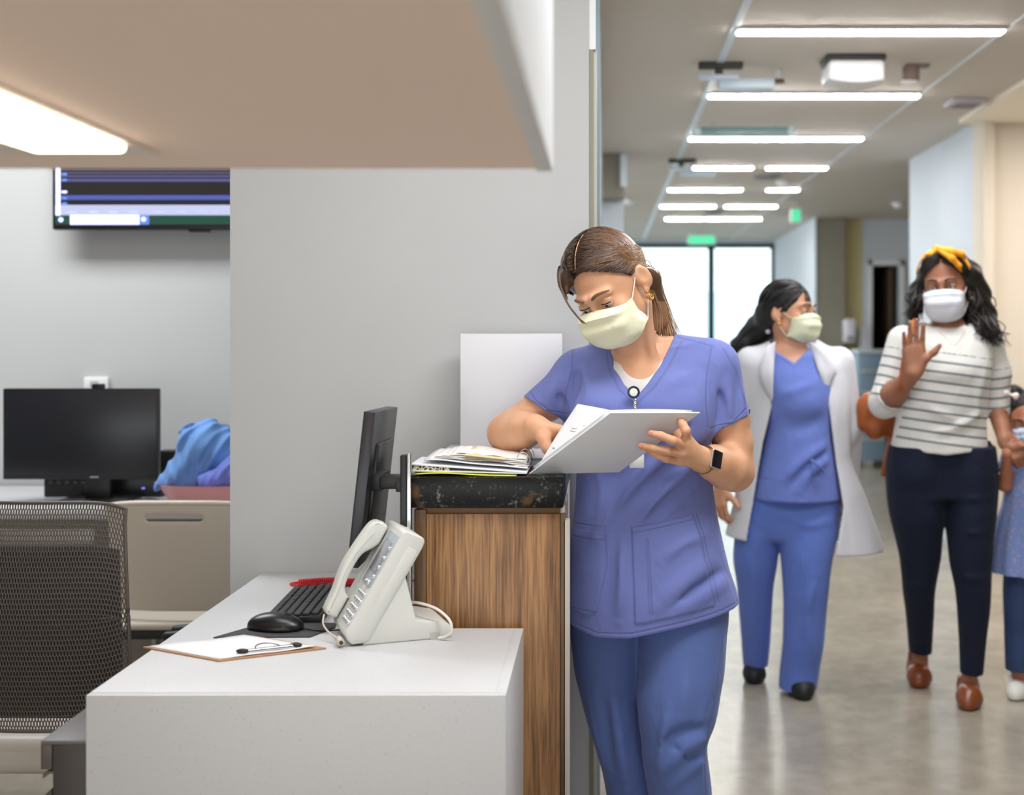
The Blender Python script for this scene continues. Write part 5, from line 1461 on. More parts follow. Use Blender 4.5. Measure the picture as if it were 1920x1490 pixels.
# folds: down from the chest, across the waist towards the counter
for pts_, w_, a_ in (
        ([at(1325, 800, 2.90), at(1240, 860, 2.85), at(1160, 950, 2.86), at(1120, 1010, 2.87)], .018, .009),
        ([at(1330, 850, 2.90), at(1250, 920, 2.85), at(1190, 985, 2.85)], .016, .008),
        ([at(1335, 905, 2.90), at(1280, 945, 2.86), at(1230, 975, 2.85)], .014, .006),
        ([at(1320, 825, 2.90), at(1225, 900, 2.85), at(1140, 985, 2.86)], .014, -.008),
        ([at(1333, 880, 2.90), at(1265, 935, 2.86), at(1210, 985, 2.85)], .012, -.006),
        ([at(1335, 1050, 2.90), at(1290, 1085, 2.85), at(1235, 1135, 2.84)], .020, .007),
        ([at(1365, 1090, 2.92), at(1310, 1120, 2.86), at(1260, 1150, 2.85)], .018, .007),
        ([at(1350, 1072, 2.92), at(1300, 1104, 2.86), at(1248, 1145, 2.85)], .012, -.007),
        ([at(1330, 1000, 2.90), at(1285, 1020, 2.85), at(1240, 1050, 2.845)], .016, .004),
        ([at(1120, 880, 2.87), at(1115, 960, 2.87), at(1098, 1020, 2.88)], .018, .006),
        ([at(1150, 900, 2.86), at(1150, 980, 2.86), at(1140, 1060, 2.86)], .018, -.005),
        ([at(1160, 1010, 2.85), at(1165, 1090, 2.84), at(1160, 1165, 2.845)], .016, .006),
        ([at(1135, 1020, 2.86), at(1140, 1090, 2.85), at(1128, 1160, 2.85)], .013, -.006),
        ([at(1170, 830, 2.85), at(1150, 870, 2.85), at(1120, 900, 2.87)], .014, .006),
        ([at(1335, 700, 2.93), at(1318, 740, 2.90), at(1322, 790, 2.90)], .010, -.006),
        ([at(1328, 780, 2.91), at(1280, 800, 2.86), at(1240, 845, 2.85)], .012, -.006),
        ([at(1352, 690, 2.93), at(1368, 740, 2.91), at(1372, 790, 2.91)], .012, .005),
        ([at(1385, 700, 2.96), at(1392, 740, 2.94), at(1394, 780, 2.94)], .010, .004),
        ([at(1345, 720, 2.92), at(1350, 760, 2.91), at(1340, 800, 2.91)], .010, -.005),
        ([at(1085, 690, 2.94), at(1080, 730, 2.92), at(1075, 775, 2.92)], .012, -.008),
        ([at(1095, 690, 2.92), at(1105, 730, 2.89), at(1110, 770, 2.87)], .014, .005),
        ([at(1060, 700, 2.96), at(1035, 730, 2.95), at(1022, 765, 2.95)], .014, .006),
        ([at(1048, 735, 2.95), at(1052, 760, 2.94), at(1046, 785, 2.94)], .010, -.006),
        ([at(1235, 740, 2.86), at(1265, 715, 2.87), at(1300, 700, 2.89)], .016, .004),
        ([at(1220, 770, 2.85), at(1215, 820, 2.85), at(1200, 860, 2.85)], .016, -.004)):
    ft.ridge(pts_, w_, a_ * 2.2)
pockR = XZ([(1184, 990), (1302, 968), (1316, 1010), (1330, 1075), (1342, 1140), (1280, 1150), (1210, 1166), (1190, 1168)], 2.85)
pockL = XZ([(1072, 1004), (1136, 1002), (1138, 1060), (1118, 1150), (1098, 1160), (1066, 1150)], 2.86)
def pocket(poly, y1, amp=.0035):
    P_ = np.asarray(poly, np.float32)
    ft.disp(lambda x, y, z: np.where(y < y1, -amp * np.clip(.5 - sdpoly(P_, x, z) / .003, 0, 1), 0).astype(np.float32),
            (P_[:, 0].min() - .01, 2.6, P_[:, 1].min() - .01), (P_[:, 0].max() + .01, y1, P_[:, 1].max() + .01))
pocket(pockR, 2.98); pocket(pockL, 2.98)
Vloc_lo, Vloc_hi = (-.20, 2.76, .62), (.42, 3.18, 1.42)
Vt, Ft = ft.mesh(Vloc_lo, Vloc_hi, .0032, 2)
o = link('scrub_top', mesh_of(Vt - np.array(nurse.location), Ft), M_scrub, nurse)
YF = 2.86
band = XZ([(1137, 648), (1142, 690), (1160, 730), (1191, 757), (1224, 726), (1255, 685), (1280, 640)], 2.90)
hem_line = [(x, z + .012) for x, z in zip(hx, hz)]
front_lines = [band, hem_line, XZ([(1302, 968), (1184, 990), (1190, 1168)], 2.85), XZ([(1302, 978), (1186, 1000)], 2.85), XZ([(1215, 1012), (1222, 1150)], 2.85), XZ([(1211, 1012), (1217, 1150)], 2.85),
               XZ([(1302, 968), (1316, 1010), (1330, 1075), (1342, 1140)], 2.85), XZ([(1310, 968), (1324, 1010), (1338, 1075), (1350, 1135)], 2.85),
               XZ([(1072, 1006), (1136, 1004), (1138, 1060), (1118, 1150), (1066, 1150)], 2.86), XZ([(1074, 990), (1134, 988), (1134, 1002)], 2.87), XZ([(1074, 1016), (1136, 1014)], 2.86),
               XZ([(1335, 648), (1326, 700), (1322, 750), (1326, 800)], 2.90), XZ([(1355, 655), (1380, 700), (1398, 760)], 2.95), XZ([(1073, 655), (1072, 700), (1060, 740), (1055, 780)], 2.92),
               XZ([(1270, 632), (1300, 640), (1335, 650)], 2.95),
               XZ([(1330, 800), (1372, 792), (1402, 764)], 2.93), XZ([(990, 733), (1005, 752), (1030, 770), (1060, 776)], 2.95)]
attr(o, 'seam', pdist(Vt, front_lines, front=3.04))
for cc in ((1406, 771),):
    q = MB(); q.box((-.004, -.004, -.005), (.004, .004, .005), .001, c=Vector(at(cc[0] - 3, cc[1], 2.96))); q.build('sleeve_tag', mat('dark_navy', (26, 28, 60), .7), nurse, world=True)

# scrub trousers
fr = Field()
trL = [(1085, 1080, 1230, 3.02, .105), (1160, 1068, 1216, 3.025, .100), (1250, 1076, 1207, 3.03, .096), (1300, 1087, 1206, 3.03, .092), (1350, 1100, 1208, 3.03, .086), (1400, 1116, 1216, 3.03, .082), (1450, 1130, 1226, 3.04, .080), (1490, 1137, 1232, 3.05, .080), (1560, 1146, 1238, 3.06, .082), (1655, 1146, 1238, 3.07, .085)]
trR = [(1085, 1190, 1352, 3.0, .110), (1140, 1192, 1364, 2.99, .115), (1250, 1197, 1359, 2.96, .112), (1300, 1194, 1351, 2.94, .102), (1350, 1197, 1342, 2.93, .094), (1400, 1203, 1326, 2.93, .088), (1450, 1209, 1331, 2.94, .086), (1490, 1216, 1335, 2.95, .086), (1560, 1222, 1338, 2.96, .088), (1655, 1226, 1338, 2.98, .090)]
fr.loft(secs(trL), k=.012, cap=.004); fr.loft(secs(trR), k=.012, cap=.004)
fr.loft(secs([(1060, 1090, 1342, 3.0, .115), (1120, 1078, 1358, 3.0, .118), (1165, 1080, 1356, 3.0, .10)]), k=.03, cap=.02)
for cx_, Y_ in ((1192, 3.07), (1280, 2.98)): fr.rc(at(cx_, 1600, Y_), at(cx_, 1700, Y_), .045, .05, k=.004, op='s')
for pts_, w_, a_ in (
        ([at(1205, 1180, 2.86), at(1203, 1240, 2.87), at(1198, 1330, 2.87)], .012, -.010),
        ([at(1210, 1190, 2.85), at(1250, 1180, 2.83), at(1300, 1185, 2.84)], .016, .005),
        ([at(1225, 1200, 2.85), at(1270, 1192, 2.84), at(1330, 1215, 2.86)], .012, -.004),
        ([at(1330, 1385, 2.86), at(1290, 1400, 2.84), at(1250, 1440, 2.85)], .014, .009),
        ([at(1328, 1405, 2.87), at(1300, 1418, 2.85), at(1262, 1400, 2.84)], .009, -.009),
        ([at(1330, 1425, 2.87), at(1295, 1440, 2.86), at(1255, 1475, 2.86)], .012, .008),
        ([at(1322, 1360, 2.87), at(1280, 1370, 2.84), at(1240, 1400, 2.84)], .014, -.006),
        ([at(1250, 1330, 2.83), at(1240, 1400, 2.84), at(1232, 1480, 2.86)], .014, .006),
        ([at(1150, 1300, 2.93), at(1160, 1380, 2.94), at(1175, 1480, 2.96)], .014, .006),
        ([at(1130, 1290, 2.94), at(1138, 1370, 2.95), at(1150, 1440, 2.96)], .012, -.005),
        ([at(1100, 1320, 2.96), at(1118, 1400, 2.97), at(1138, 1470, 2.98)], .012, .004),
        ([at(1290, 1230, 2.83), at(1285, 1300, 2.83), at(1275, 1360, 2.84)], .020, .004)):
    fr.ridge(pts_, w_, a_ * 2.2)
Vt, Ft = fr.mesh((-.18, 2.78, .02), (.40, 3.22, .86), .0042, 2)
o = link('scrub_trousers', mesh_of(Vt - np.array(nurse.location), Ft), M_scrub_tr, nurse)
attr(o, 'seam', pdist(Vt, [XZ([(1358, 1180), (1348, 1250), (1335, 1320), (1318, 1400), (1322, 1490)], 2.9)], front=2.98))
for cx_, Y_ in ((1192, 3.07), (1278, 2.98)):
    a_ = at(cx_, 1668, Y_)
    F_ = Field(); F_.rc((a_[0], Y_ + .035, .045), (a_[0] - .01, Y_ - .16, .036), .042, .036, k=.03); F_.rc((a_[0], Y_ + .02, .05), (a_[0], Y_ + .02, .10), .040, .042, k=.03); F_.plane((0, 0, .002), (0, 0, -1), .002); F_.plane((0, 0, .10), (0, 0, 1), .002)
    organic('shoe', F_, (a_[0] - .07, Y_ - .22, -.01), (a_[0] + .07, Y_ + .1, .14), .006, mat('white_shoe', (226, 226, 228), .5), nurse, 2)

# hair: under-volume plus combed strands, parted and drawn back into a low ponytail
EC = np.array([-.011, .020, .036]); ER = np.array([.094, .108, .099])
M_hair1 = hair_mat('brown_highlighted_hair', (44, 31, 25), (140, 102, 74), (232, 196, 152), .27)
fh = Field(); fh.el(HN(*EC), (ER - .003) * HN.s, HN.R, k=.01)
hp = HN.R @ np.array([0, -.80, -.60])
fh.plane(HN(0, -.014, -.004), hp, .022)     # face side of the hairline
fh.plane(HN(0, .0, -.040), HN.R @ np.array([0, -.25, -1.0]), .008)  # nape and ears side
fh.rc(at(1068, 490, 2.87), at(1061, 520, 2.85), .018, .011, k=.02); fh.rc(at(1061, 520, 2.85), at(1063, 548, 2.84), .011, .006, k=.02)
for sx in (1,): fh.el(HN(sx * .092, .010, -.004), (.026, .030, .052), k=.006, op='s')
fh.rc(HN(0, .100, -.032), HN(.01, .128, -.062), .030, .028, k=.02)
fh.rc(HN(.01, .128, -.062), at(1240, 602, 3.0), .027, .020, k=.02)
hb = fh.mesh((-.15, 2.7, 1.25), (.22, 3.2, 1.72), .0035, 2)
cur = []; ton = []
gather = np.array([.0, .112, -.034])
part_front = np.array([-.010, -.068, .086]); part_back = np.array([-.008, .055, .134])
for side in (-1, 1):
    for k_ in range(420):
        u_ = RNG.random()
        if u_ < .58:   # from the parting
            f_ = RNG.random(); a_ = part_front * (1 - f_) + part_back * f_ + np.array([side * .0035, 0, 0])
            a_ = a_ + RNG.normal(0, .0012, 3)
        else:          # along the front hairline down to the temple
            f_ = RNG.random()
            P0 = part_front; P1 = np.array([side * .050, -.064, .072]); P2 = np.array([side * .078, -.034, .038]); P3 = np.array([side * .084, -.012, .016])
            a_ = (P0 * (1 - f_) ** 3 + 3 * P1 * f_ * (1 - f_) ** 2 + 3 * P2 * f_ ** 2 * (1 - f_) + P3 * f_ ** 3)
            a_[0] += -.010 * (1 - f_)
        # sweep sideways first, then back
        f2 = f_ if u_ >= .58 else .35 + .3 * RNG.random() - .25 * f_
        drop = RNG.uniform(-.01, .055)
        mid = np.array([side * RNG.uniform(.070, .088), RNG.uniform(.0, .05), .058 - .036 * (RNG.random() if u_ < .58 else f_) + drop * .3])
        A0 = arc_on_cap(a_, mid, EC, ER, 9, lift=.012); B0 = arc_on_cap(mid, gather + RNG.normal(0, .008, 3), EC, ER, 9, lift=.005)
        pth = np.vstack([A0, B0[1:]]); pth = spline(pth[[0, 2, 4, 6, 8, 10, 12, 14, 16]], 18)
        pth = cap_project(HN, pth, EC, ER, RNG.uniform(-.012, .016))
        low = mid[2] < .045
        t_ = np.linspace(0, 1, 18)
        hl = RNG.random()
        tone = np.clip(-.04 + .18 * (RNG.random()) + .46 * t_ ** 1.3 + (1.0 * t_ ** 1.1 if hl < (.34 if not low else .8) else 0) * RNG.uniform(.35, 1), 0, 1)
        cur.append(HN.pts(pth)); ton.append(tone)
# ponytail strands
tail_end = np.array([at(1262, 636, 3.01), at(1250, 638, 3.01), at(1240, 636, 3.02)])
for k_ in range(150):
    o3 = RNG.normal(0, 1, 3); e_i = tail_end[k_ % 3] + RNG.normal(0, .008, 3)
    pt = [HN(*(gather + o3 * .008)), HN(*(np.array([.012, .136, -.058]) + o3 * .010)), (HN(.016, .132, -.085) + e_i) / 2 + o3 * .007, e_i + o3 * .006]
    if k_ % 5 == 0: pt.append(e_i + np.array([.018, .02, -.02]))
    cur.append(spline(pt, 18)); ton.append(np.clip(.35 + .5 * np.linspace(0, 1, 18) * RNG.random() + RNG.random() * .25, 0, 1))
# loose strands by the face and the neck
for k_ in range(9):
    j = RNG.normal(0, .0008, 3)
    pt = [at(1066, 470, 2.86), at(1050, 510, 2.82), at(1052, 540, 2.80), at(1064, 570, 2.785), at(1082, 594, 2.78), at(1097 + RNG.uniform(-8, 2), 607, 2.775)]
    cur.append(spline([p_ + j * (1.0 + .2 * i) for i, p_ in enumerate(pt)], 18)); ton.append(np.linspace(.0, .2, 18))
for k_ in range(24):
    j = RNG.normal(0, .0022, 3)
    pt = [HN(-.02, -.075, .078), at(1052, 500, 2.85), at(1049, 530, 2.845), at(1062, 560, 2.84)]
    cur.append(spline([p_ + j for p_ in pt], 18)); ton.append(np.linspace(.0, .3, 18))
for k_ in range(14):
    x_ = RNG.uniform(1212, 1240); j = RNG.normal(0, .002, 3)
    cur.append(spline([at(1222, 545, 2.93) + j, at(x_, 580, 2.93) + j, at(x_ + 3, 620, 2.935) + j], 18)); ton.append(np.linspace(.3, .7, 18))
strands('hair', cur, ton, .0014, M_hair1, nurse, base=hb, base_tone=lambda V: np.where((V[:, 0] > .10) & (V[:, 2] < 1.47), .5, .12))
q = MB(); q.tube([HN(*p) for p in cap_project(HN, spline([part_front + np.array([0, .004, -.004]), (part_front * .6 + part_back * .4), part_front * .3 + part_back * .7], 16), EC, ER, -.006)], .0011, 6); q.build('scalp_parting', M_skin1, nurse, world=True)
# mask, earring, watch, badge
mask_mesh(HN, nurse, mat('pale_yellow_mask', (244, 243, 210), .75, bump=.2, bscale=60), mat_loop=mat('loop_white', (240, 238, 230), .6), pleat=.0026)
M_gold = mat('gold', (222, 170, 74), .22, 1.0)
q = MB(); ec = HN(.083, .002, -.048)
for dy in (-.003, .003):
    q.tube([ec + HN.R @ np.array([dy * .8, .0085 * math.cos(an), .012 * math.sin(an)]) for an in np.linspace(0, 2 * math.pi, 25)[:-1]], .0015, 8, closed=True)
q.build('earring', M_gold, nurse, world=True)
# wrist watch and bracelet around the forearm
wd = np.array([.72, .62, -.10]); wd /= np.linalg.norm(wd); wc = sl['w'] + np.array([.006, .010, .0])
v1 = np.cross(wd, (0, 0, 1)); v1 /= np.linalg.norm(v1); v2 = np.cross(wd, v1)
def ringp(c, r1, r2, n=40, tilt=0): return [c + v1 * r1 * math.cos(a) + v2 * r2 * math.sin(a) + wd * tilt * math.sin(a) for a in np.linspace(0, 2 * math.pi, n + 1)[:-1]]
q = MB()
for dd in (-.004, 0, .004): q.tube(ringp(wc + wd * dd, .0325, .0325), .0022, 8, closed=True)
q.build('watch_band', mat('dark_gold', (150, 104, 52), .3, .9), nurse, world=True)
q = MB(); q.tube(ringp(wc - wd * .010, .0325, .0325, tilt=.006), .0016, 8, closed=True); q.build('bracelet', M_gold, nurse, world=True)
face_n = np.array([.32, -.93, .12]); face_n -= wd * face_n.dot(wd); face_n /= np.linalg.norm(face_n); up_n = np.cross(wd, face_n); 
if up_n[2] < 0: up_n = -up_n
Rw = Matrix((tuple(wd), tuple(up_n), tuple(face_n))).transposed() @ Matrix.Rotation(math.radians(-12), 3, 'Z')
wpos = wc + wd * .004 + face_n * .034
q = MB(); q.box((-.0175, -.0225, -.005), (.0175, .0225, .005), .004, R=Rw, c=Vector(wpos), seg=3); q.build('watch_case', mat('watch_silver', (196, 190, 184), .25, .9), nurse, world=True)
q = MB(); q.box((-.0150, -.0200, -.002), (.0150, .0200, .002), .0018, R=Rw, c=Vector(wpos + face_n * .0045), seg=3); q.build('watch_screen', mat('watch_glass', (10, 11, 18), .08), nurse, world=True)
# badge reel on the V of the collar
bc = at(1188, 735, 2.83)
t_b = MB(); t_b.cyl(bc, .0145, .006, 'y', 32, .0015); t_b.build('badge_reel', mat('reel_black', (22, 24, 34), .3), nurse, world=True)
t_b = MB(); t_b.cyl(bc + np.array([0, -.0035, 0]), .0095, .002, 'y', 28, .0006); t_b.build('reel_disc', mat('reel_white', (228, 230, 226), .35), nurse, world=True)
t_b = MB()
for k_ in range(7):
    c_ = at(1191, 752 + k_ * 4.0, 2.825); t_b.tube([c_ + np.array([.0035 * math.cos(a), .002 * (k_ % 2), .0042 * math.sin(a)]) for a in np.linspace(0, 2 * math.pi, 13)[:-1]], .0010, 6, closed=True)
t_b.build('badge_chain', M_chrome, nurse, world=True)
bp = at(1194, 864, 2.838)
t_b = MB(); t_b.box((-.017, -.001, -.016), (.017, .001, .016), .001, c=Vector(bp + np.array([0, 0, .0]))); t_b.build('badge_card', mat('badge_card', (230, 232, 226), .4), nurse, world=True)
# ================================================================== the three people walking up the corridor
def shoe(par, heel, toe, m, w=.040, name='shoe', high=.07, sole=True):
    """heel, toe: (x, y) on the floor"""
    F_ = Field(); h = np.array([heel[0], heel[1]]); t_ = np.array([toe[0], toe[1]])
    m_ = h * .35 + t_ * .65
    F_.rc((h[0], h[1], w * .95), (m_[0], m_[1], w * .85), w * .82, w * .98, k=.03)
    F_.rc((m_[0], m_[1], w * .72), (t_[0], t_[1] + w * .6, w * .55), w * .98, w * .70, k=.03)
    F_.rc((h[0], h[1], w), (h[0], h[1] + .005, high), w * .85, w * .82, k=.03)
    F_.plane((0, 0, .003), (0, 0, -1), .003); F_.plane((0, 0, high), (0, 0, 1), .003)
    lo = np.minimum(h, t_) - w * 1.4; hi = np.maximum(h, t_) + w * 1.4
    return organic(name, F_, (lo[0], lo[1], -.005), (hi[0], hi[1], high + .02), .0055, m, par, 2)

# ---------------------------------------------------------------- doctor in the white coat
doc = thing('person', (.74, 4.72, 0), 'woman in open white coat over blue scrubs and pale yellow mask, walking, looking aside', 'person')
M_skin2 = skin_mat('medium_brown_skin', (190, 138, 108), (202, 150, 120)); SKIN[doc.name] = M_skin2
HD = Head((.738, 4.73, 1.478), 52, -4, 3, .99)
f = Field(); add_head(f, HD)
f.rc(at(1482, 655, 4.74), HD(0, .02, -.05), .056, .050, k=.03)
f.loft(secs([(640, 1452, 1520, 4.73, .06), (665, 1432, 1548, 4.73, .075), (700, 1430, 1555, 4.71, .10), (800, 1440, 1552, 4.71, .11), (900, 1430, 1555, 4.72, .11), (945, 1435, 1550, 4.73, .09)]), k=.03, cap=.03)
aL = [at(1410, 682, 4.74), at(1388, 800, 4.80), at(1352, 905, 4.74)]; aR = [at(1572, 682, 4.74), at(1592, 800, 4.82), at(1590, 905, 4.92)]
f.chain(aL, [.050, .040, .027], k=.02); f.chain(aR, [.050, .040, .027], k=.02)
hand_generic(f, aL[2], (-.12, -.15, -1), (-.75, -.65, 0), 1.0, thumb=-1, curl=(22, 26, 30, 34))
hand_generic(f, aR[2], (.05, .2, -1), (.8, -.5, 0), 1.0, thumb=1, curl=(22, 26, 30, 34))
for rows in ([(930, 1415, 1488, 4.74, .08), (1100, 1392, 1442, 4.80, .055), (1245, 1400, 1432, 4.93, .035), (1262, 1402, 1430, 4.94, .035)], [(930, 1488, 1565, 4.71, .08), (1100, 1478, 1545, 4.70, .06), (1255, 1478, 1515, 4.74, .036), (1283, 1480, 1513, 4.75, .036)]):
    f.loft(secs(rows), k=.03)
organic('body', f, (.40, 4.45, 0), (1.05, 5.05, 1.65), .0052, M_skin2, doc, 2)
eyes(HD, doc, look=(10, 4), openness=.8)
# scrub top
f = Field()
f.loft(secs([(645, 1440, 1535, 4.73, .075), (668, 1424, 1552, 4.73, .125), (710, 1418, 1566, 4.70, .135), (750, 1430, 1560, 4.69, .15), (800, 1432, 1560, 4.70, .145), (860, 1424, 1566, 4.70, .15), (905, 1415, 1573, 4.70, .155), (934, 1410, 1577, 4.70, .158)]), k=.03, cap=.004)
f.prismxz(XZ([(1440, 600), (1450, 652), (1491, 682), (1524, 652), (1535, 600)], 4.6), 4.3, 4.73)
f.rc(at(1484, 600, 4.75), at(1484, 650, 4.74), .07, .062, k=.006, op='s'); f.rc(at(1482, 655, 4.74), HD(0, .02, -.05), .060, .055, k=.004, op='s')
for pts_, w_, a_ in (([at(1440, 745, 4.56), at(1490, 730, 4.54), at(1540, 715, 4.58)], .02, .006), ([at(1445, 790, 4.56), at(1500, 800, 4.54), at(1550, 780, 4.58)], .03, -.010),
                     ([at(1555, 830, 4.58), at(1510, 860, 4.55), at(1470, 900, 4.55)], .02, .010), ([at(1560, 860, 4.58), at(1520, 885, 4.55), at(1500, 920, 4.55)], .016, .010),
                     ([at(1558, 845, 4.58), at(1515, 872, 4.55), at(1480, 915, 4.55)], .012, -.010), ([at(1450, 850, 4.56), at(1448, 890, 4.56), at(1440, 930, 4.56)], .02, .006)):
    f.ridge(pts_, w_, a_ * 1.5)
P_ = np.asarray(XZ([(1432, 905), (1475, 908), (1476, 925), (1430, 925)], 4.55), np.float32)
V, Fq = f.mesh((.40, 4.45, .70), (1.05, 4.95, 1.40), .0055, 2)
o = link('scrub_top', mesh_of(V - np.array(doc.location), Fq), mat('scrub2_ref', (0, 0, 0)) if False else cloth_mat('cornflower_scrub_cloth', (106, 124, 196)), doc)
attr(o, 'seam', pdist(V, [XZ([(1444, 655), (1491, 690), (1530, 655)], 4.57), XZ([(1424, 880), (1424, 900), (1476, 905), (1478, 925)], 4.55), XZ([(1535, 880), (1560, 900), (1572, 890)], 4.55)], 4.7))
for (a, b) in (((1520, 862), (1545, 885)), ((1545, 862), (1525, 888))):
    q = MB(); q.tube(spline([at(a[0], a[1], 4.545), at((a[0] + b[0]) / 2 + 3, (a[1] + b[1]) / 2, 4.525), at(b[0], b[1], 4.54)], 12), .006, 8); q.build('waist_tie', MATS['cornflower_scrub_cloth'], doc, world=True)
# trousers
f = Field()
f.loft(secs([(900, 1415, 1500, 4.74, .11), (960, 1388, 1482, 4.75, .11), (1000, 1378, 1466, 4.75, .105), (1050, 1375, 1458, 4.76, .095), (1100, 1382, 1450, 4.79, .085), (1150, 1386, 1447, 4.83, .078), (1200, 1390, 1444, 4.88, .075), (1245, 1393, 1440, 4.93, .075)]), k=.012, cap=.004)
f.loft(secs([(900, 1478, 1572, 4.71, .12), (960, 1462, 1572, 4.70, .12), (1000, 1460, 1569, 4.69, .115), (1050, 1464, 1560, 4.68, .105), (1100, 1468, 1554, 4.68, .095), (1150, 1469, 1549, 4.69, .088), (1200, 1468, 1545, 4.70, .086), (1250, 1463, 1537, 4.73, .090), (1290, 1460, 1530, 4.74, .098)]), k=.012, cap=.004)
f.loft(secs([(880, 1420, 1566, 4.72, .125), (950, 1402, 1570, 4.72, .128), (1010, 1410, 1560, 4.72, .11)]), k=.02, cap=.03)
for pts_, w_, a_ in (([at(1462, 960, 4.60), at(1462, 1010, 4.60), at(1463, 1060, 4.6)], .012, -.012), ([at(1530, 1080, 4.58), at(1515, 1150, 4.58), at(1520, 1230, 4.62)], .02, .008), ([at(1500, 1090, 4.58), at(1495, 1170, 4.59), at(1490, 1250, 4.62)], .02, -.006), ([at(1410, 1050, 4.66), at(1415, 1130, 4.70), at(1410, 1200, 4.78)], .02, .008), ([at(1470, 970, 4.59), at(1510, 985, 4.57), at(1560, 975, 4.60)], .016, .006)):
    f.ridge(pts_, w_, a_ * 1.5)
for rows in ((1415, 1255, 4.94), (1497, 1290, 4.74)): f.rc(at(rows[0], rows[1] - 12, rows[2]), at(rows[0], rows[1] + 60, rows[2]), .042, .044, k=.004, op='s')
V, Fq = f.mesh((.40, 4.45, .02), (1.05, 5.1, .90), .006, 2)
o = link('scrub_trousers', mesh_of(V - np.array(doc.location), Fq), mat('cornflower_trousers', (0, 0, 0)) if False else cloth_mat('cornflower_trouser_cloth', (98, 122, 200)), doc); attr(o, 'seam', np.ones(len(V)))
M_bshoe = mat('black_shoe', (18, 20, 24), .55)
a_ = at(1415, 0, 4.95); shoe(doc, (a_[0], 4.97), (at(1414, 0, 4.85)[0], 4.84), M_bshoe, .042)
a_ = at(1495, 0, 4.76); shoe(doc, (a_[0], 4.79), (at(1507, 0, 4.65)[0], 4.62), M_bshoe, .046)
# open coat: a shell with sleeves
coat_rows = [(636, 1446, 1532, 4.75, .075), (655, 1412, 1560, 4.75, .10), (690, 1396, 1588, 4.745, .135), (750, 1398, 1592, 4.74, .165), (850, 1392, 1594, 4.75, .185), (930, 1378, 1622, 4.76, .205), (1010, 1358, 1650, 4.77, .22), (1045, 1350, 1660, 4.77, .22)]
f = Field()
hx2 = [at(x, 0, 4.75)[0] for x in (1340, 1400, 1560, 1670)]; hz2 = [at(0, y, 4.68)[2] for y in (1008, 1012, 1034, 1038)]
f.loft(secs(coat_rows), k=.03, cap=.003, zcut=lambda x, y: np.interp(x, hx2, hz2).astype(np.float32))
f.chain([at(1408, 680, 4.745), at(1386, 800, 4.80), at(1356, 900, 4.75)], [.064, .058, .052], k=.03)
f.chain([at(1572, 680, 4.745), at(1590, 800, 4.80), at(1588, 900, 4.90)], [.064, .056, .050], k=.03)
f.plane((99, 0, 0), (1, 0, 0), .001)
f.loft(secs([(r[0] if r[0] < 1040 else 1080, r[1], r[2], r[3], r[4]) for r in coat_rows]), k=.002, op='s', off=-.012, cap=.004)
f.prismxz(XZ([(1440, 560), (1452, 640), (1447, 760), (1431, 830), (1412, 950), (1401, 1012), (1394, 1110), (1556, 1110), (1561, 1035), (1578, 950), (1564, 850), (1549, 740), (1514, 642), (1524, 560)], 4.62), 4.3, 4.76, k=.004)
f.rc(at(1484, 590, 4.76), at(1482, 640, 4.76), .075, .066, k=.006, op='s')
f.rc(at(1360, 890, 4.755), at(1345, 930, 4.74), .042, .046, k=.004, op='s')
for pts_, w_, a_ in (([at(1425, 700, 4.60), at(1418, 820, 4.57), at(1395, 960, 4.56)], .02, .008), ([at(1570, 720, 4.60), at(1588, 850, 4.58), at(1605, 990, 4.57)], .02, .010), ([at(1590, 800, 4.60), at(1620, 930, 4.60), at(1640, 1020, 4.60)], .018, -.008), ([at(1580, 900, 4.58), at(1592, 960, 4.57), at(1600, 1030, 4.57)], .015, -.008), ([at(1590, 740, 4.72), at(1600, 790, 4.74), at(1600, 840, 4.76)], .015, .008)):
    f.ridge(pts_, w_, a_ * 1.5)
V, Fq = f.mesh((.38, 4.42, .50), (1.20, 5.05, 1.42), .0048, 2)
link('white_coat', mesh_of(V - np.array(doc.location), Fq), mat('white_coat_cloth', (208, 208, 215), .8, bump=.25, bscale=14), doc)
# lapels
for pts_ in ([(1453, 640), (1436, 652), (1422, 700), (1436, 735), (1447, 752)], [(1515, 640), (1535, 650), (1567, 690), (1560, 712), (1549, 735)]):
    c0 = [at(x, y, 4.62 if i else 4.68) for i, (x, y) in enumerate(pts_)]
    q = MB(); top = spline(c0, 14); inner = spline([at(pts_[0][0], pts_[0][1], 4.68), at((pts_[0][0] + pts_[-1][0]) / 2, 690, 4.60), at(pts_[-1][0], pts_[-1][1], 4.60)], 14)
    q.grid([[top[i] * (1 - k_ / 3) + inner[i] * (k_ / 3) + np.array([0, -.012, 0]) for k_ in range(4)] for i in range(14)]); q.build('lapel', MATS['white_coat_cloth'], doc, thick=.004, world=True)
# hair swept back, falling behind her shoulder
M_hair2 = hair_mat('black_hair', (16, 14, 16), (24, 21, 24), (44, 38, 40), .45)
ED = np.array([0, .024, .036]); RD = np.array([.087, .106, .098])
f = Field(); f.el(HD(*ED), (RD - .002) * HD.s, HD.R, k=.01)
f.plane(HD(0, -.026, -.014), HD.R @ np.array([0, -.86, -.50]), .006); f.plane(HD(0, 0, -.050), (0, 0, -1), .008)
f.el(HD(-.092, .010, -.012), (.03, .03, .036), k=.006, op='s')
f.chain([HD(-.01, .09, -.02), at(1440, 602, 4.82), at(1418, 625, 4.84), at(1392, 645, 4.84), at(1376, 658, 4.84)], [.055, .052, .050, .034, .018], k=.04)
f.disp(lambda x, y, z: (.004 * np.sin(x * 60 + z * 50) * np.sin(y * 45 + z * 30)).astype(np.float32))
hb = f.mesh((.40, 4.5, 1.20), (.98, 5.0, 1.68), .006, 2)
cur = []; ton = []; gat = np.array([-.005, .118, -.03])
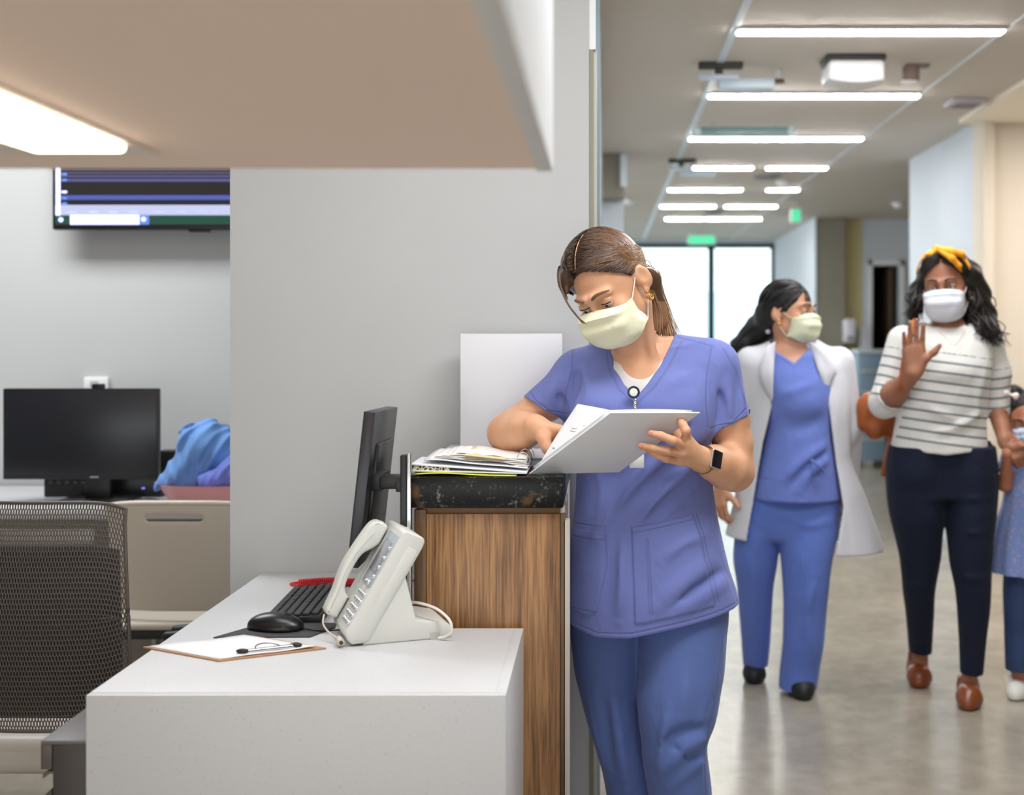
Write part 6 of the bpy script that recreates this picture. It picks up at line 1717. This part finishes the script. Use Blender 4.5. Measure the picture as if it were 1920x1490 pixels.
for k_ in range(220):
    side = RNG.choice((-1, 1)); f_ = RNG.random()
    a_ = np.array([side * .003, -.072, .088]) * (1 - f_) + (np.array([0, .05, .134]) if RNG.random() < .5 else np.array([side * .082, -.026, .04])) * f_
    if a_[2] < .12: a_ = a_ + np.array([side * .02 * math.sin(math.pi * f_), 0, .014 * math.sin(math.pi * f_)])
    p = arc_on_cap(a_, gat + RNG.normal(0, .01, 3), ED, RD, 14, lift=.012); p = cap_project(HD, p, ED, RD, RNG.uniform(-.005, .02)); cur.append(HD.pts(p)); ton.append(np.full(14, RNG.random() ** 2))
for k_ in range(90):
    o3 = RNG.normal(0, .022, 3); ph = RNG.uniform(0, 6)
    pt = spline([HD(*gat) + o3 * .5, at(1440, 600, 4.81) + o3, at(1415, 626, 4.82) + o3, at(1390, 645, 4.83) + o3 * .8, at(1374 + RNG.uniform(-3, 8), 660, 4.83) + o3 * .6], 14)
    pt = pt + np.array([0, 0, 1]) * (.006 * np.sin(np.linspace(0, 9, 14) + ph))[:, None]; cur.append(pt); ton.append(np.full(14, RNG.random() ** 2))
strands('hair', cur, ton, .0026, M_hair2, doc, base=hb, base_tone=.1)
q = MB(); q.ball(at(1440, 621, 4.745), .010); q.build('hair_tie_bead', mat('bead_lilac', (206, 206, 226), .3), doc, world=True)
mask_mesh(HD, doc, mat('pale_green_yellow_mask', (222, 226, 194), .75), pleat=.003)
q = MB(); q.ball(HD(-.083, .000, -.046), .0075); q.build('earring', M_gold, doc, world=True)

# ---------------------------------------------------------------- mother in the striped shirt
mum = thing('person', (1.30, 4.62, 0), 'woman in striped shirt and dark jeans with an orange headband, one hand raised, walking', 'person')
M_skin3 = skin_mat('deep_brown_skin', (148, 98, 74), (164, 112, 86)); SKIN[mum.name] = M_skin3
HM = Head((1.307, 4.60, 1.575), -24, 3, -4, 1.07)
f = Field(); add_head(f, HM)
f.rc(at(1776, 630, 4.62), HM(0, .02, -.05), .056, .050, k=.03)
f.loft(secs([(606, 1735, 1815, 4.62, .055), (628, 1704, 1846, 4.62, .085), (680, 1700, 1848, 4.61, .10), (790, 1696, 1838, 4.60, .10), (850, 1684, 1848, 4.62, .11), (900, 1690, 1845, 4.62, .10)]), k=.03, cap=.03)
mL = [at(1690, 640, 4.62), at(1658, 758, 4.60), at(1713, 700, 4.43)]; mR = [at(1856, 645, 4.62), at(1868, 762, 4.66), at(1884, 822, 4.52)]
f.chain([mL[0], mL[1]], [.048, .043], k=.02); f.chain([mL[1], mL[1] * .6 + mL[2] * .4, mL[2]], [.043, .042, .027], k=.025)
f.chain([mR[0], mR[1], mR[2]], [.048, .040, .027], k=.02)
hand_generic(f, mL[2], (-.02, -.05, 1), (.15, .98, .05), 1.07, thumb=-1, curl=(6, 4, 6, 10), spread=(1, 0, -2, -5), thumb_dir=(.72, -.25, .62))
hand_generic(f, mR[2], (.45, -.35, -.55), (-.3, -.8, .4), .95, thumb=1, curl=(48, 52, 55, 58), spread=(2, 0, -2, -4), thumb_dir=(.6, -.5, .2))
for rows in ([(860, 1680, 1760, 4.63, .085), (1100, 1702, 1745, 4.72, .05), (1225, 1710, 1740, 4.88, .034), (1250, 1710, 1740, 4.89, .034)], [(860, 1775, 1855, 4.62, .085), (1100, 1800, 1848, 4.60, .05), (1262, 1803, 1833, 4.62, .030), (1292, 1803, 1833, 4.63, .032)]):
    f.loft(secs(rows), k=.03)
organic('body', f, (.95, 4.25, 0), (1.75, 5.0, 1.78), .0050, M_skin3, mum, 2)
eyes(HM, mum, look=(-6, 4), openness=.8)
# shirt
f = Field()
f.loft(secs([(604, 1728, 1822, 4.62, .065), (622, 1694, 1856, 4.62, .098), (650, 1688, 1862, 4.61, .122), (700, 1690, 1857, 4.595, .14), (750, 1688, 1851, 4.60, .128), (790, 1680, 1851, 4.61, .125), (860, 1666, 1862, 4.62, .135)]), k=.03, cap=.004,
       zcut=lambda x, y: np.interp(x, [at(q_, 0, 4.60)[0] for q_ in (1660, 1700, 1760, 1830, 1866)], [at(0, q_, 4.52)[2] for q_ in (838, 846, 852, 844, 834)]).astype(np.float32))
cm = [((mL[1] + (mL[2] - mL[1]) * .26), (mL[2] - mL[1]))]
f.rc(at(1694, 640, 4.62), at(1658, 755, 4.605), .062, .056, k=.03); f.rc(at(1658, 755, 4.605), mL[1] + (mL[2] - mL[1]) * .5, .056, .056, k=.02, cut=cm)
f.rc(mL[1] + (mL[2] - mL[1]) * .16, mL[2], .046, .052, k=.004, op='s')
f.chain([at(1852, 640, 4.62), at(1868, 700, 4.64), at(1869, 770, 4.65)], [.058, .052, .050], k=.025)
f.plane((99, 0, 0), (1, 0, 0), .001)
cR = at(1871, 784, 4.63); f.box(cR + np.array([.01, -.01, -.075]), (.075, .11, .075), k=.004, op='s', rnd=.002)
f.prismxz(XZ([(1722, 560), (1724, 600), (1750, 611), (1775, 615), (1800, 614), (1822, 606), (1826, 560)], 4.52), 4.2, 4.63, k=.004)
f.rc(at(1776, 570, 4.64), at(1776, 606, 4.63), .085, .075, k=.006, op='s')
for pts_, w_, a_ in (([at(1850, 770, 4.50), at(1800, 800, 4.47), at(1740, 812, 4.48)], .018, .008), ([at(1850, 795, 4.50), at(1800, 820, 4.47), at(1745, 828, 4.48)], .014, -.008), ([at(1690, 760, 4.50), at(1740, 768, 4.47), at(1800, 790, 4.47)], .018, .008),
                     ([at(1680, 815, 4.50), at(1730, 830, 4.48), at(1790, 828, 4.47)], .016, .008), ([at(1690, 790, 4.50), at(1745, 792, 4.48), at(1800, 805, 4.47)], .012, -.007), ([at(1845, 690, 4.50), at(1835, 740, 4.49), at(1838, 790, 4.49)], .02, .006), ([at(1720, 700, 4.48), at(1760, 722, 4.46), at(1820, 720, 4.47)], .03, -.006)):
    f.ridge(pts_, w_, a_ * 1.5)
V, Fq = f.mesh((.95, 4.35, .88), (1.70, 4.90, 1.50), .0050, 2)
o = link('striped_shirt', mesh_of(V - np.array(mum.location), Fq), cloth_mat('striped_jersey', (216, 214, 210), seam=False, stripes=(120, 128, 132)), mum)
def coord(V):
    pit = .0375
    zt = at(0, 655, 4.5)[2]
    s_t = (zt - V[:, 2]) + .010 * np.cos((V[:, 0] - 1.30) * 9) * 0 - .13 * (V[:, 0] - 1.19)
    a0, a1 = at(1690, 640, 4.62), at(1655, 765, 4.60); b0, b1 = at(1858, 640, 4.62), at(1870, 780, 4.65)
    def along(a, b):
        e = b - a; L_ = np.linalg.norm(e); e = e / L_; w = V - a; t = w @ e; d = np.linalg.norm(w - t[:, None] * e, axis=1); return t, d
    tl, dl = along(a0, a1); tr, dr = along(b0, b1)
    s_ = s_t.copy(); arm = np.zeros(len(V), bool)
    ml = (dl < .075) & (V[:, 0] < at(1692, 0, 4.60)[0]) & (tl > .0); mr = (dr < .075) & (V[:, 0] > at(1853, 0, 4.60)[0]) & (tr > 0)
    s_ = np.where(ml, tl - .035, s_); s_ = np.where(mr, tr - .10, s_)
    end = np.where(ml, .205, np.where(mr, 9, .35))
    fr_ = np.where((s_ > 0) & (s_ < end), np.mod(s_, pit) / pit, .9)
    return np.where(fr_ > .94, .3, fr_), s_
st, _ = coord(V)
# continuous triangle-wave stripe coordinate so the lines stay crisp between vertices
zc, s_ = coord(V); tri = np.abs(np.mod(s_ / .0375, 1.0) - .5) * 2; tri = np.where(zc == .9, 1.0, 1 - tri)
attr(o, 'stripe', np.where(tri < 0, 0, tri * 1.0))
# jeans
f = Field()
f.loft(secs([(835, 1668, 1775, 4.63, .125), (880, 1662, 1774, 4.63, .13), (920, 1663, 1772, 4.64, .125), (960, 1668, 1770, 4.64, .118), (1000, 1677, 1766, 4.65, .105), (1050, 1688, 1762, 4.68, .088), (1100, 1693, 1753, 4.71, .078), (1150, 1699, 1750, 4.77, .070), (1222, 1705, 1746, 4.88, .062)]), k=.012, cap=.003)
f.loft(secs([(835, 1765, 1864, 4.62, .125), (880, 1764, 1869, 4.62, .13), (920, 1768, 1869, 4.62, .125), (960, 1772, 1866, 4.61, .118), (1000, 1776, 1862, 4.60, .105), (1050, 1781, 1859, 4.59, .088), (1100, 1791, 1857, 4.59, .078), (1150, 1796, 1854, 4.60, .070), (1200, 1799, 1848, 4.61, .062), (1262, 1801, 1842, 4.62, .056)]), k=.012, cap=.003)
f.loft(secs([(825, 1676, 1856, 4.62, .118), (930, 1672, 1862, 4.63, .118)]), k=.02)
for pts_, w_, a_ in (([at(1790, 925, 4.50), at(1820, 935, 4.49), at(1860, 930, 4.52)], .012, .006), ([at(1785, 990, 4.50), at(1820, 1000, 4.49), at(1855, 990, 4.52)], .012, .005), ([at(1795, 1075, 4.52), at(1825, 1085, 4.51), at(1855, 1078, 4.53)], .012, .006), ([at(1690, 1090, 4.64), at(1720, 1098, 4.63), at(1750, 1090, 4.64)], .012, .006)): f.ridge(pts_, w_, a_ * 1.5)
for rows in ((1725, 1232, 4.88), (1819, 1272, 4.63)): f.rc(at(rows[0], rows[1] - 10, rows[2]), at(rows[0], rows[1] + 50, rows[2]), .034, .036, k=.004, op='s')
V, Fq = f.mesh((.95, 4.35, .04), (1.70, 5.0, 1.02), .006, 2)
o = link('jeans', mesh_of(V - np.array(mum.location), Fq), cloth_mat('dark_denim', (20, 27, 46), sheen=.05), mum)
attr(o, 'seam', pdist(V, [XZ([(1772, 862), (1771, 905), (1764, 950)], 4.5), XZ([(1672, 868), (1690, 885), (1712, 862)], 4.5), XZ([(1820, 862), (1845, 882), (1862, 862)], 4.5)], 4.6))
M_boot = mat('tan_leather', (124, 62, 30), .32, noise=.15, nscale=18)
a_ = at(1722, 0, 4.90); shoe(mum, (a_[0], 4.92), (at(1724, 0, 4.80)[0], 4.785), M_boot, .044, 'ankle_boot', .115)
a_ = at(1818, 0, 4.64); shoe(mum, (a_[0], 4.66), (at(1814, 0, 4.52)[0], 4.49), M_boot, .044, 'ankle_boot', .085)
# long wavy black hair
EM = np.array([0, .024, .038]); RM = np.array([.090, .108, .100])
f = Field(); f.el(HM(*EM), (RM - .002) * HM.s, HM.R, k=.01)
f.plane(HM(0, -.013, .002), HM.R @ np.array([0, -.88, -.42]), .006)
f.chain([HM(.070, .045, .03), at(1826, 555, 4.66), at(1840, 600, 4.65), at(1856, 628, 4.60)], [.058, .058, .050, .030], k=.04)
f.chain([HM(-.070, .03, .03), at(1722, 550, 4.66), at(1712, 590, 4.66)], [.040, .036, .022], k=.03)
f.rc(HM(0, .07, 0), at(1785, 600, 4.70), .07, .06, k=.03)
f.disp(lambda x, y, z: (.006 * np.sin(x * 55 + z * 40) * np.sin(z * 60 + y * 30)).astype(np.float32))
hb = f.mesh((1.05, 4.3, 1.25), (1.62, 4.95, 1.80), .006, 2)
cur = []; ton = []
for k_ in range(380):
    side = 1 if RNG.random() < .62 else -1; f_ = RNG.random()
    a_ = np.array([side * .004, -.07, .090]) * (1 - f_) + np.array([side * .01, .06, .134]) * f_
    mid = np.array([side * .090, RNG.uniform(-.01, .07), RNG.uniform(-.01, .03)])
    p = cap_project(HM, arc_on_cap(a_, mid, EM, RM, 8), EM, RM, RNG.uniform(.0, .03)); W0 = HM.pts(p)
    if side == 1: ends = [at(1832 + RNG.normal(0, 11), 570, 4.62 + RNG.normal(0, .03)), at(1846 + RNG.normal(0, 14), 612, 4.58 + RNG.normal(0, .03)), at(1858 + RNG.normal(0, 17), RNG.uniform(625, 652), 4.54 + RNG.normal(0, .02))]
    else: ends = [at(1722 + RNG.normal(0, 7), 560, 4.62 + RNG.normal(0, .03)), at(1712 + RNG.normal(0, 8), RNG.uniform(585, 604), 4.62 + RNG.normal(0, .02))]
    pt = spline(list(W0[[0, 3, 7]]) + ends, 24); tt = np.linspace(0, 1, 24); ph = RNG.uniform(0, 6.3)
    wav = (.010 * tt)[:, None] * np.stack([np.sin(tt * 17 + ph), np.cos(tt * 15 + ph), .4 * np.sin(tt * 19 + ph)], 1)
    cur.append(pt + wav); ton.append(np.full(24, RNG.random() ** 2))
strands('hair', cur, ton, .0026, hair_mat('black_wavy_hair', (18, 14, 14), (26, 20, 19), (52, 36, 30), .5), mum, base=hb, base_tone=.1)
M_band = mat('mustard_cloth', (236, 158, 30), .7, noise=.08, nscale=40)
q = MB(); bandp = []
for i in range(25):
    an = math.radians(-78 + 156 * i / 24); bandp.append(HM(.093 * math.sin(an), -.048 + .030 * (1 - math.cos(an)), .036 + .101 * math.cos(an)))
G = [[p + HM.R @ np.array([0, dy, dy * .3]) for dy in (-.013, -.006, 0, .006, .013)] for p in bandp]
q.grid(G); q.build('headband', M_band, mum, thick=.005, world=True)
kc = HM(-.012, -.062, .137)
q = MB(); q.ball(kc, (.015, .014, .013)); q.build('headband_knot', M_band, mum, world=True)
for pts_, r_ in (([kc, at(1745, 476, 4.50), at(1727, 477, 4.49)], (.009, .006, .002)), ([kc, at(1785, 472, 4.50), at(1803, 476, 4.51), at(1811, 487, 4.52)], (.008, .013, .012, .003)), ([kc, at(1785, 484, 4.49), at(1798, 498, 4.50), at(1802, 510, 4.51)], (.008, .012, .010, .003))):
    F_ = Field(); F_.chain([np.asarray(p) for p in pts_], list(r_), k=.008); A = np.array([np.asarray(p) for p in pts_]); organic('headband_tail', F_, A.min(0) - .02, A.max(0) + .02, .004, M_band, mum, 1)
mask_mesh(HM, mum, mat('white_mask', (218, 221, 230), .7), pleat=.002)
q = MB(); q.ball(HM(.084, -.002, -.046), .006); q.build('earring', mat('pearl', (226, 214, 200), .2), mum, world=True)
q = MB(); q.tube(spline([at(1762, 622, 4.505), at(1775, 635, 4.475), at(1788, 648, 4.462), at(1800, 636, 4.475), at(1810, 620, 4.505)], 30), .0009, 6); q.build('necklace', M_gold, mum, world=True)
# her brown shoulder bag
t = thing('shoulder_bag', tuple(at(1652, 775, 4.74)), 'tan leather shoulder bag hanging behind the arm of the woman in stripes', 'bag')
M_bag = mat('tan_bag_leather', (158, 82, 34), .45, noise=.15, nscale=14)
F_ = Field(); c_ = at(1652, 782, 4.745)
F_.box(c_, (.085, .035, .072), R=rotm(0, 0, 14), rnd=.03); F_.rc(c_ + np.array([-.075, 0, .045]), c_ + np.array([-.02, 0, -.055]), .028, .030, k=.03); F_.rc(c_ + np.array([-.05, -.0, .07]), c_ + np.array([.03, 0, .085]), .022, .02, k=.03)
F_.disp(lambda x, y, z: (.004 * np.sin(x * 60 - z * 40)).astype(np.float32))
organic('bag_body', F_, c_ - .17, c_ + .17, .006, M_bag, t, 2)
def ribbon(name, pts_, w, m, par, n=30):
    P_ = spline(pts_, n); q = MB(); q.grid([[p + np.array([dx, 0, 0]) for dx in (-w / 2, 0, w / 2)] for p in P_]); q.build(name, m, par, thick=.004, world=True)
ribbon('strap', [at(1680, 770, 4.66), at(1690, 735, 4.47), at(1694, 690, 4.448), at(1704, 640, 4.462), at(1713, 608, 4.52), at(1718, 598, 4.60), at(1712, 620, 4.71)], .024, M_bag, t)
ribbon('strap', [at(1700, 620, 4.76), at(1660, 680, 4.76), at(1638, 745, 4.75)], .02, M_bag, t)
ribbon('hanging_strap', [at(1672, 812, 4.73), at(1664, 850, 4.72), at(1656, 892, 4.72)], .022, M_bag, t)

# ---------------------------------------------------------------- child at the right edge
kid = thing('person', (1.66, 4.66, 0), 'child in blue patterned dress and mask, one arm raised, beside the woman in stripes', 'person')
M_skin4 = skin_mat('warm_brown_skin', (168, 108, 78), (184, 122, 90)); SKIN[kid.name] = M_skin4
HK = Head((1.625, 4.66, 1.064), -14, 8, -6, .86)
f = Field(); add_head(f, HK)
f.rc(at(1936, 852, 4.68), HK(0, .02, -.05), .036, .034, k=.02)
f.loft(secs([(840, 1905, 1965, 4.68, .04), (860, 1888, 1984, 4.68, .06), (930, 1892, 1980, 4.67, .07), (1010, 1890, 1982, 4.67, .08), (1060, 1895, 1978, 4.67, .07)]), k=.02, cap=.02)
kL = [at(1896, 866, 4.68), at(1884, 908, 4.62), at(1890, 850, 4.50)]
f.chain(kL, [.030, .026, .018], k=.015)
hand_generic(f, kL[2], (.05, .05, 1), (-.4, -.8, 0), .55, thumb=1, curl=(30, 34, 38, 40))
kR = [at(1976, 868, 4.68), at(1992, 930, 4.68), at(1996, 985, 4.64)]
f.chain(kR, [.030, .025, .018], k=.015); hand_generic(f, kR[2], (0, -.1, -1), (.9, -.3, 0), .6, thumb=1)
for rows in ([(1050, 1890, 1930, 4.67, .05), (1240, 1896, 1922, 4.70, .03), (1275, 1898, 1922, 4.71, .028)], [(1050, 1942, 1984, 4.67, .05), (1225, 1948, 1974, 4.78, .03), (1255, 1950, 1974, 4.79, .028)]): f.loft(secs(rows), k=.02)
organic('body', f, (1.45, 4.40, 0), (1.88, 4.95, 1.25), .0050, M_skin4, kid, 2)
eyes(HK, kid, look=(0, 5), openness=.8)
f = Field()
f.loft(secs([(846, 1898, 1972, 4.68, .055), (868, 1880, 1990, 4.68, .075), (905, 1884, 1988, 4.67, .085), (935, 1882, 1990, 4.67, .09), (990, 1868, 2002, 4.67, .115), (1050, 1860, 2010, 4.67, .135), (1100, 1858, 2014, 4.67, .145)]), k=.02, cap=.004, zcut=lambda x, y: (at(0, 1090, 4.6)[2] + .012 * np.sin(x * 60)).astype(np.float32))
f.rc(at(1896, 862, 4.68), at(1890, 885, 4.66), .042, .042, k=.02, cut=[(at(1889, 884, 4.66), (-.2, -.3, -.9))]); f.rc(at(1978, 864, 4.68), at(1986, 890, 4.68), .042, .042, k=.02, cut=[(at(1986, 888, 4.68), (.2, 0, -.9))])
f.rc(at(1936, 830, 4.68), at(1936, 852, 4.68), .045, .042, k=.004, op='s')
f.disp(lambda x, y, z: (np.where(z < .80, .006 * np.clip((.80 - z) * 6, 0, 1), 0) * np.sin(np.arctan2(y - 4.67, x - 1.66) * 13)).astype(np.float32))
V, Fq = f.mesh((1.42, 4.45, .48), (1.95, 4.90, 1.02), .006, 2)
link('dress', mesh_of(V - np.array(kid.location), Fq), cloth_mat('blue_print_cloth', (118, 138, 190), seam=False, pattern=(166, 150, 178)), kid)
f = Field()
f.loft(secs([(1040, 1885, 1938, 4.67, .07), (1120, 1882, 1932, 4.67, .065), (1180, 1884, 1930, 4.68, .058), (1256, 1886, 1930, 4.70, .055)]), k=.008, cap=.003); f.loft(secs([(1040, 1938, 1990, 4.67, .07), (1120, 1942, 1988, 4.70, .065), (1238, 1944, 1984, 4.78, .055)]), k=.008, cap=.003)
for rows in ((1909, 1266, 4.71), (1962, 1250, 4.79)): f.rc(at(rows[0], rows[1] - 14, rows[2]), at(rows[0], rows[1] + 40, rows[2]), .034, .036, k=.003, op='s')
V, Fq = f.mesh((1.45, 4.5, .06), (1.88, 4.95, .62), .006, 2)
o = link('jeans', mesh_of(V - np.array(kid.location), Fq), mat('mid_denim', (46, 66, 108), .8, noise=.25, nscale=9, bump=.2, bscale=30), kid)
M_snk = mat('white_sneaker', (226, 224, 218), .5)
for hp_, tp_ in ((at(1908, 0, 4.73), at(1906, 0, 4.62)), (at(1961, 0, 4.81), at(1964, 0, 4.70))):
    so, _ = shoe(kid, (hp_[0], hp_[1]), (tp_[0], tp_[1] - .0), M_snk, .034, 'sneaker', .085)
    q = MB()
    for i in range(4): q.tube([(tp_[0] - .014, tp_[1] + .055 + i * .014, .050 + i * .005), (tp_[0], tp_[1] + .050 + i * .014, .058 + i * .005), (tp_[0] + .014, tp_[1] + .055 + i * .014, .050 + i * .005)], .0025, 6)
    q.build('laces', mat('lace_white', (245, 245, 245), .6), kid, world=True)
f = Field(); f.el(HK(0, .024, .036), np.array([.084, .103, .096]) * HK.s, HK.R, k=.01); f.plane(HK(0, -.022, -.004), HK.R @ np.array([0, -.85, -.5]), .006); f.plane(HK(0, 0, -.07), (0, 0, -1), .01)
f.el(HK(-.03, .02, .13), (.035, .035, .03), k=.02)
hb = f.mesh((1.5, 4.5, .95), (1.82, 4.85, 1.28), .005, 2)
strands('hair', [HK.pts(cap_project(HK, arc_on_cap(np.array([RNG.normal(0, .05), -.06, .09]), np.array([RNG.normal(0, .02), .08, .11]), EM, RM * .96, 10), EM, RM * .96)) for _ in range(90)], [np.full(10, RNG.random()) for _ in range(90)], .002, MATS['black_wavy_hair'], kid, base=hb, base_tone=.15)
mask_mesh(HK, kid, cloth_mat('floral_mask_cloth', (196, 204, 222), seam=False, pattern=(120, 140, 180)))
bc_ = at(1895, 740, 4.56)
F_ = Field(); F_.rc(bc_ + np.array([-.016, 0, .006]), bc_ + np.array([-.003, 0, 0]), .012, .005, k=.005); F_.rc(bc_ + np.array([.018, 0, -.004]), bc_ + np.array([.003, 0, 0]), .014, .005, k=.005)
organic('hair_bow', F_, bc_ - .05, bc_ + .05, .003, mat('bow_cream', (226, 214, 206), .7, noise=.3, nscale=90), kid, 1)
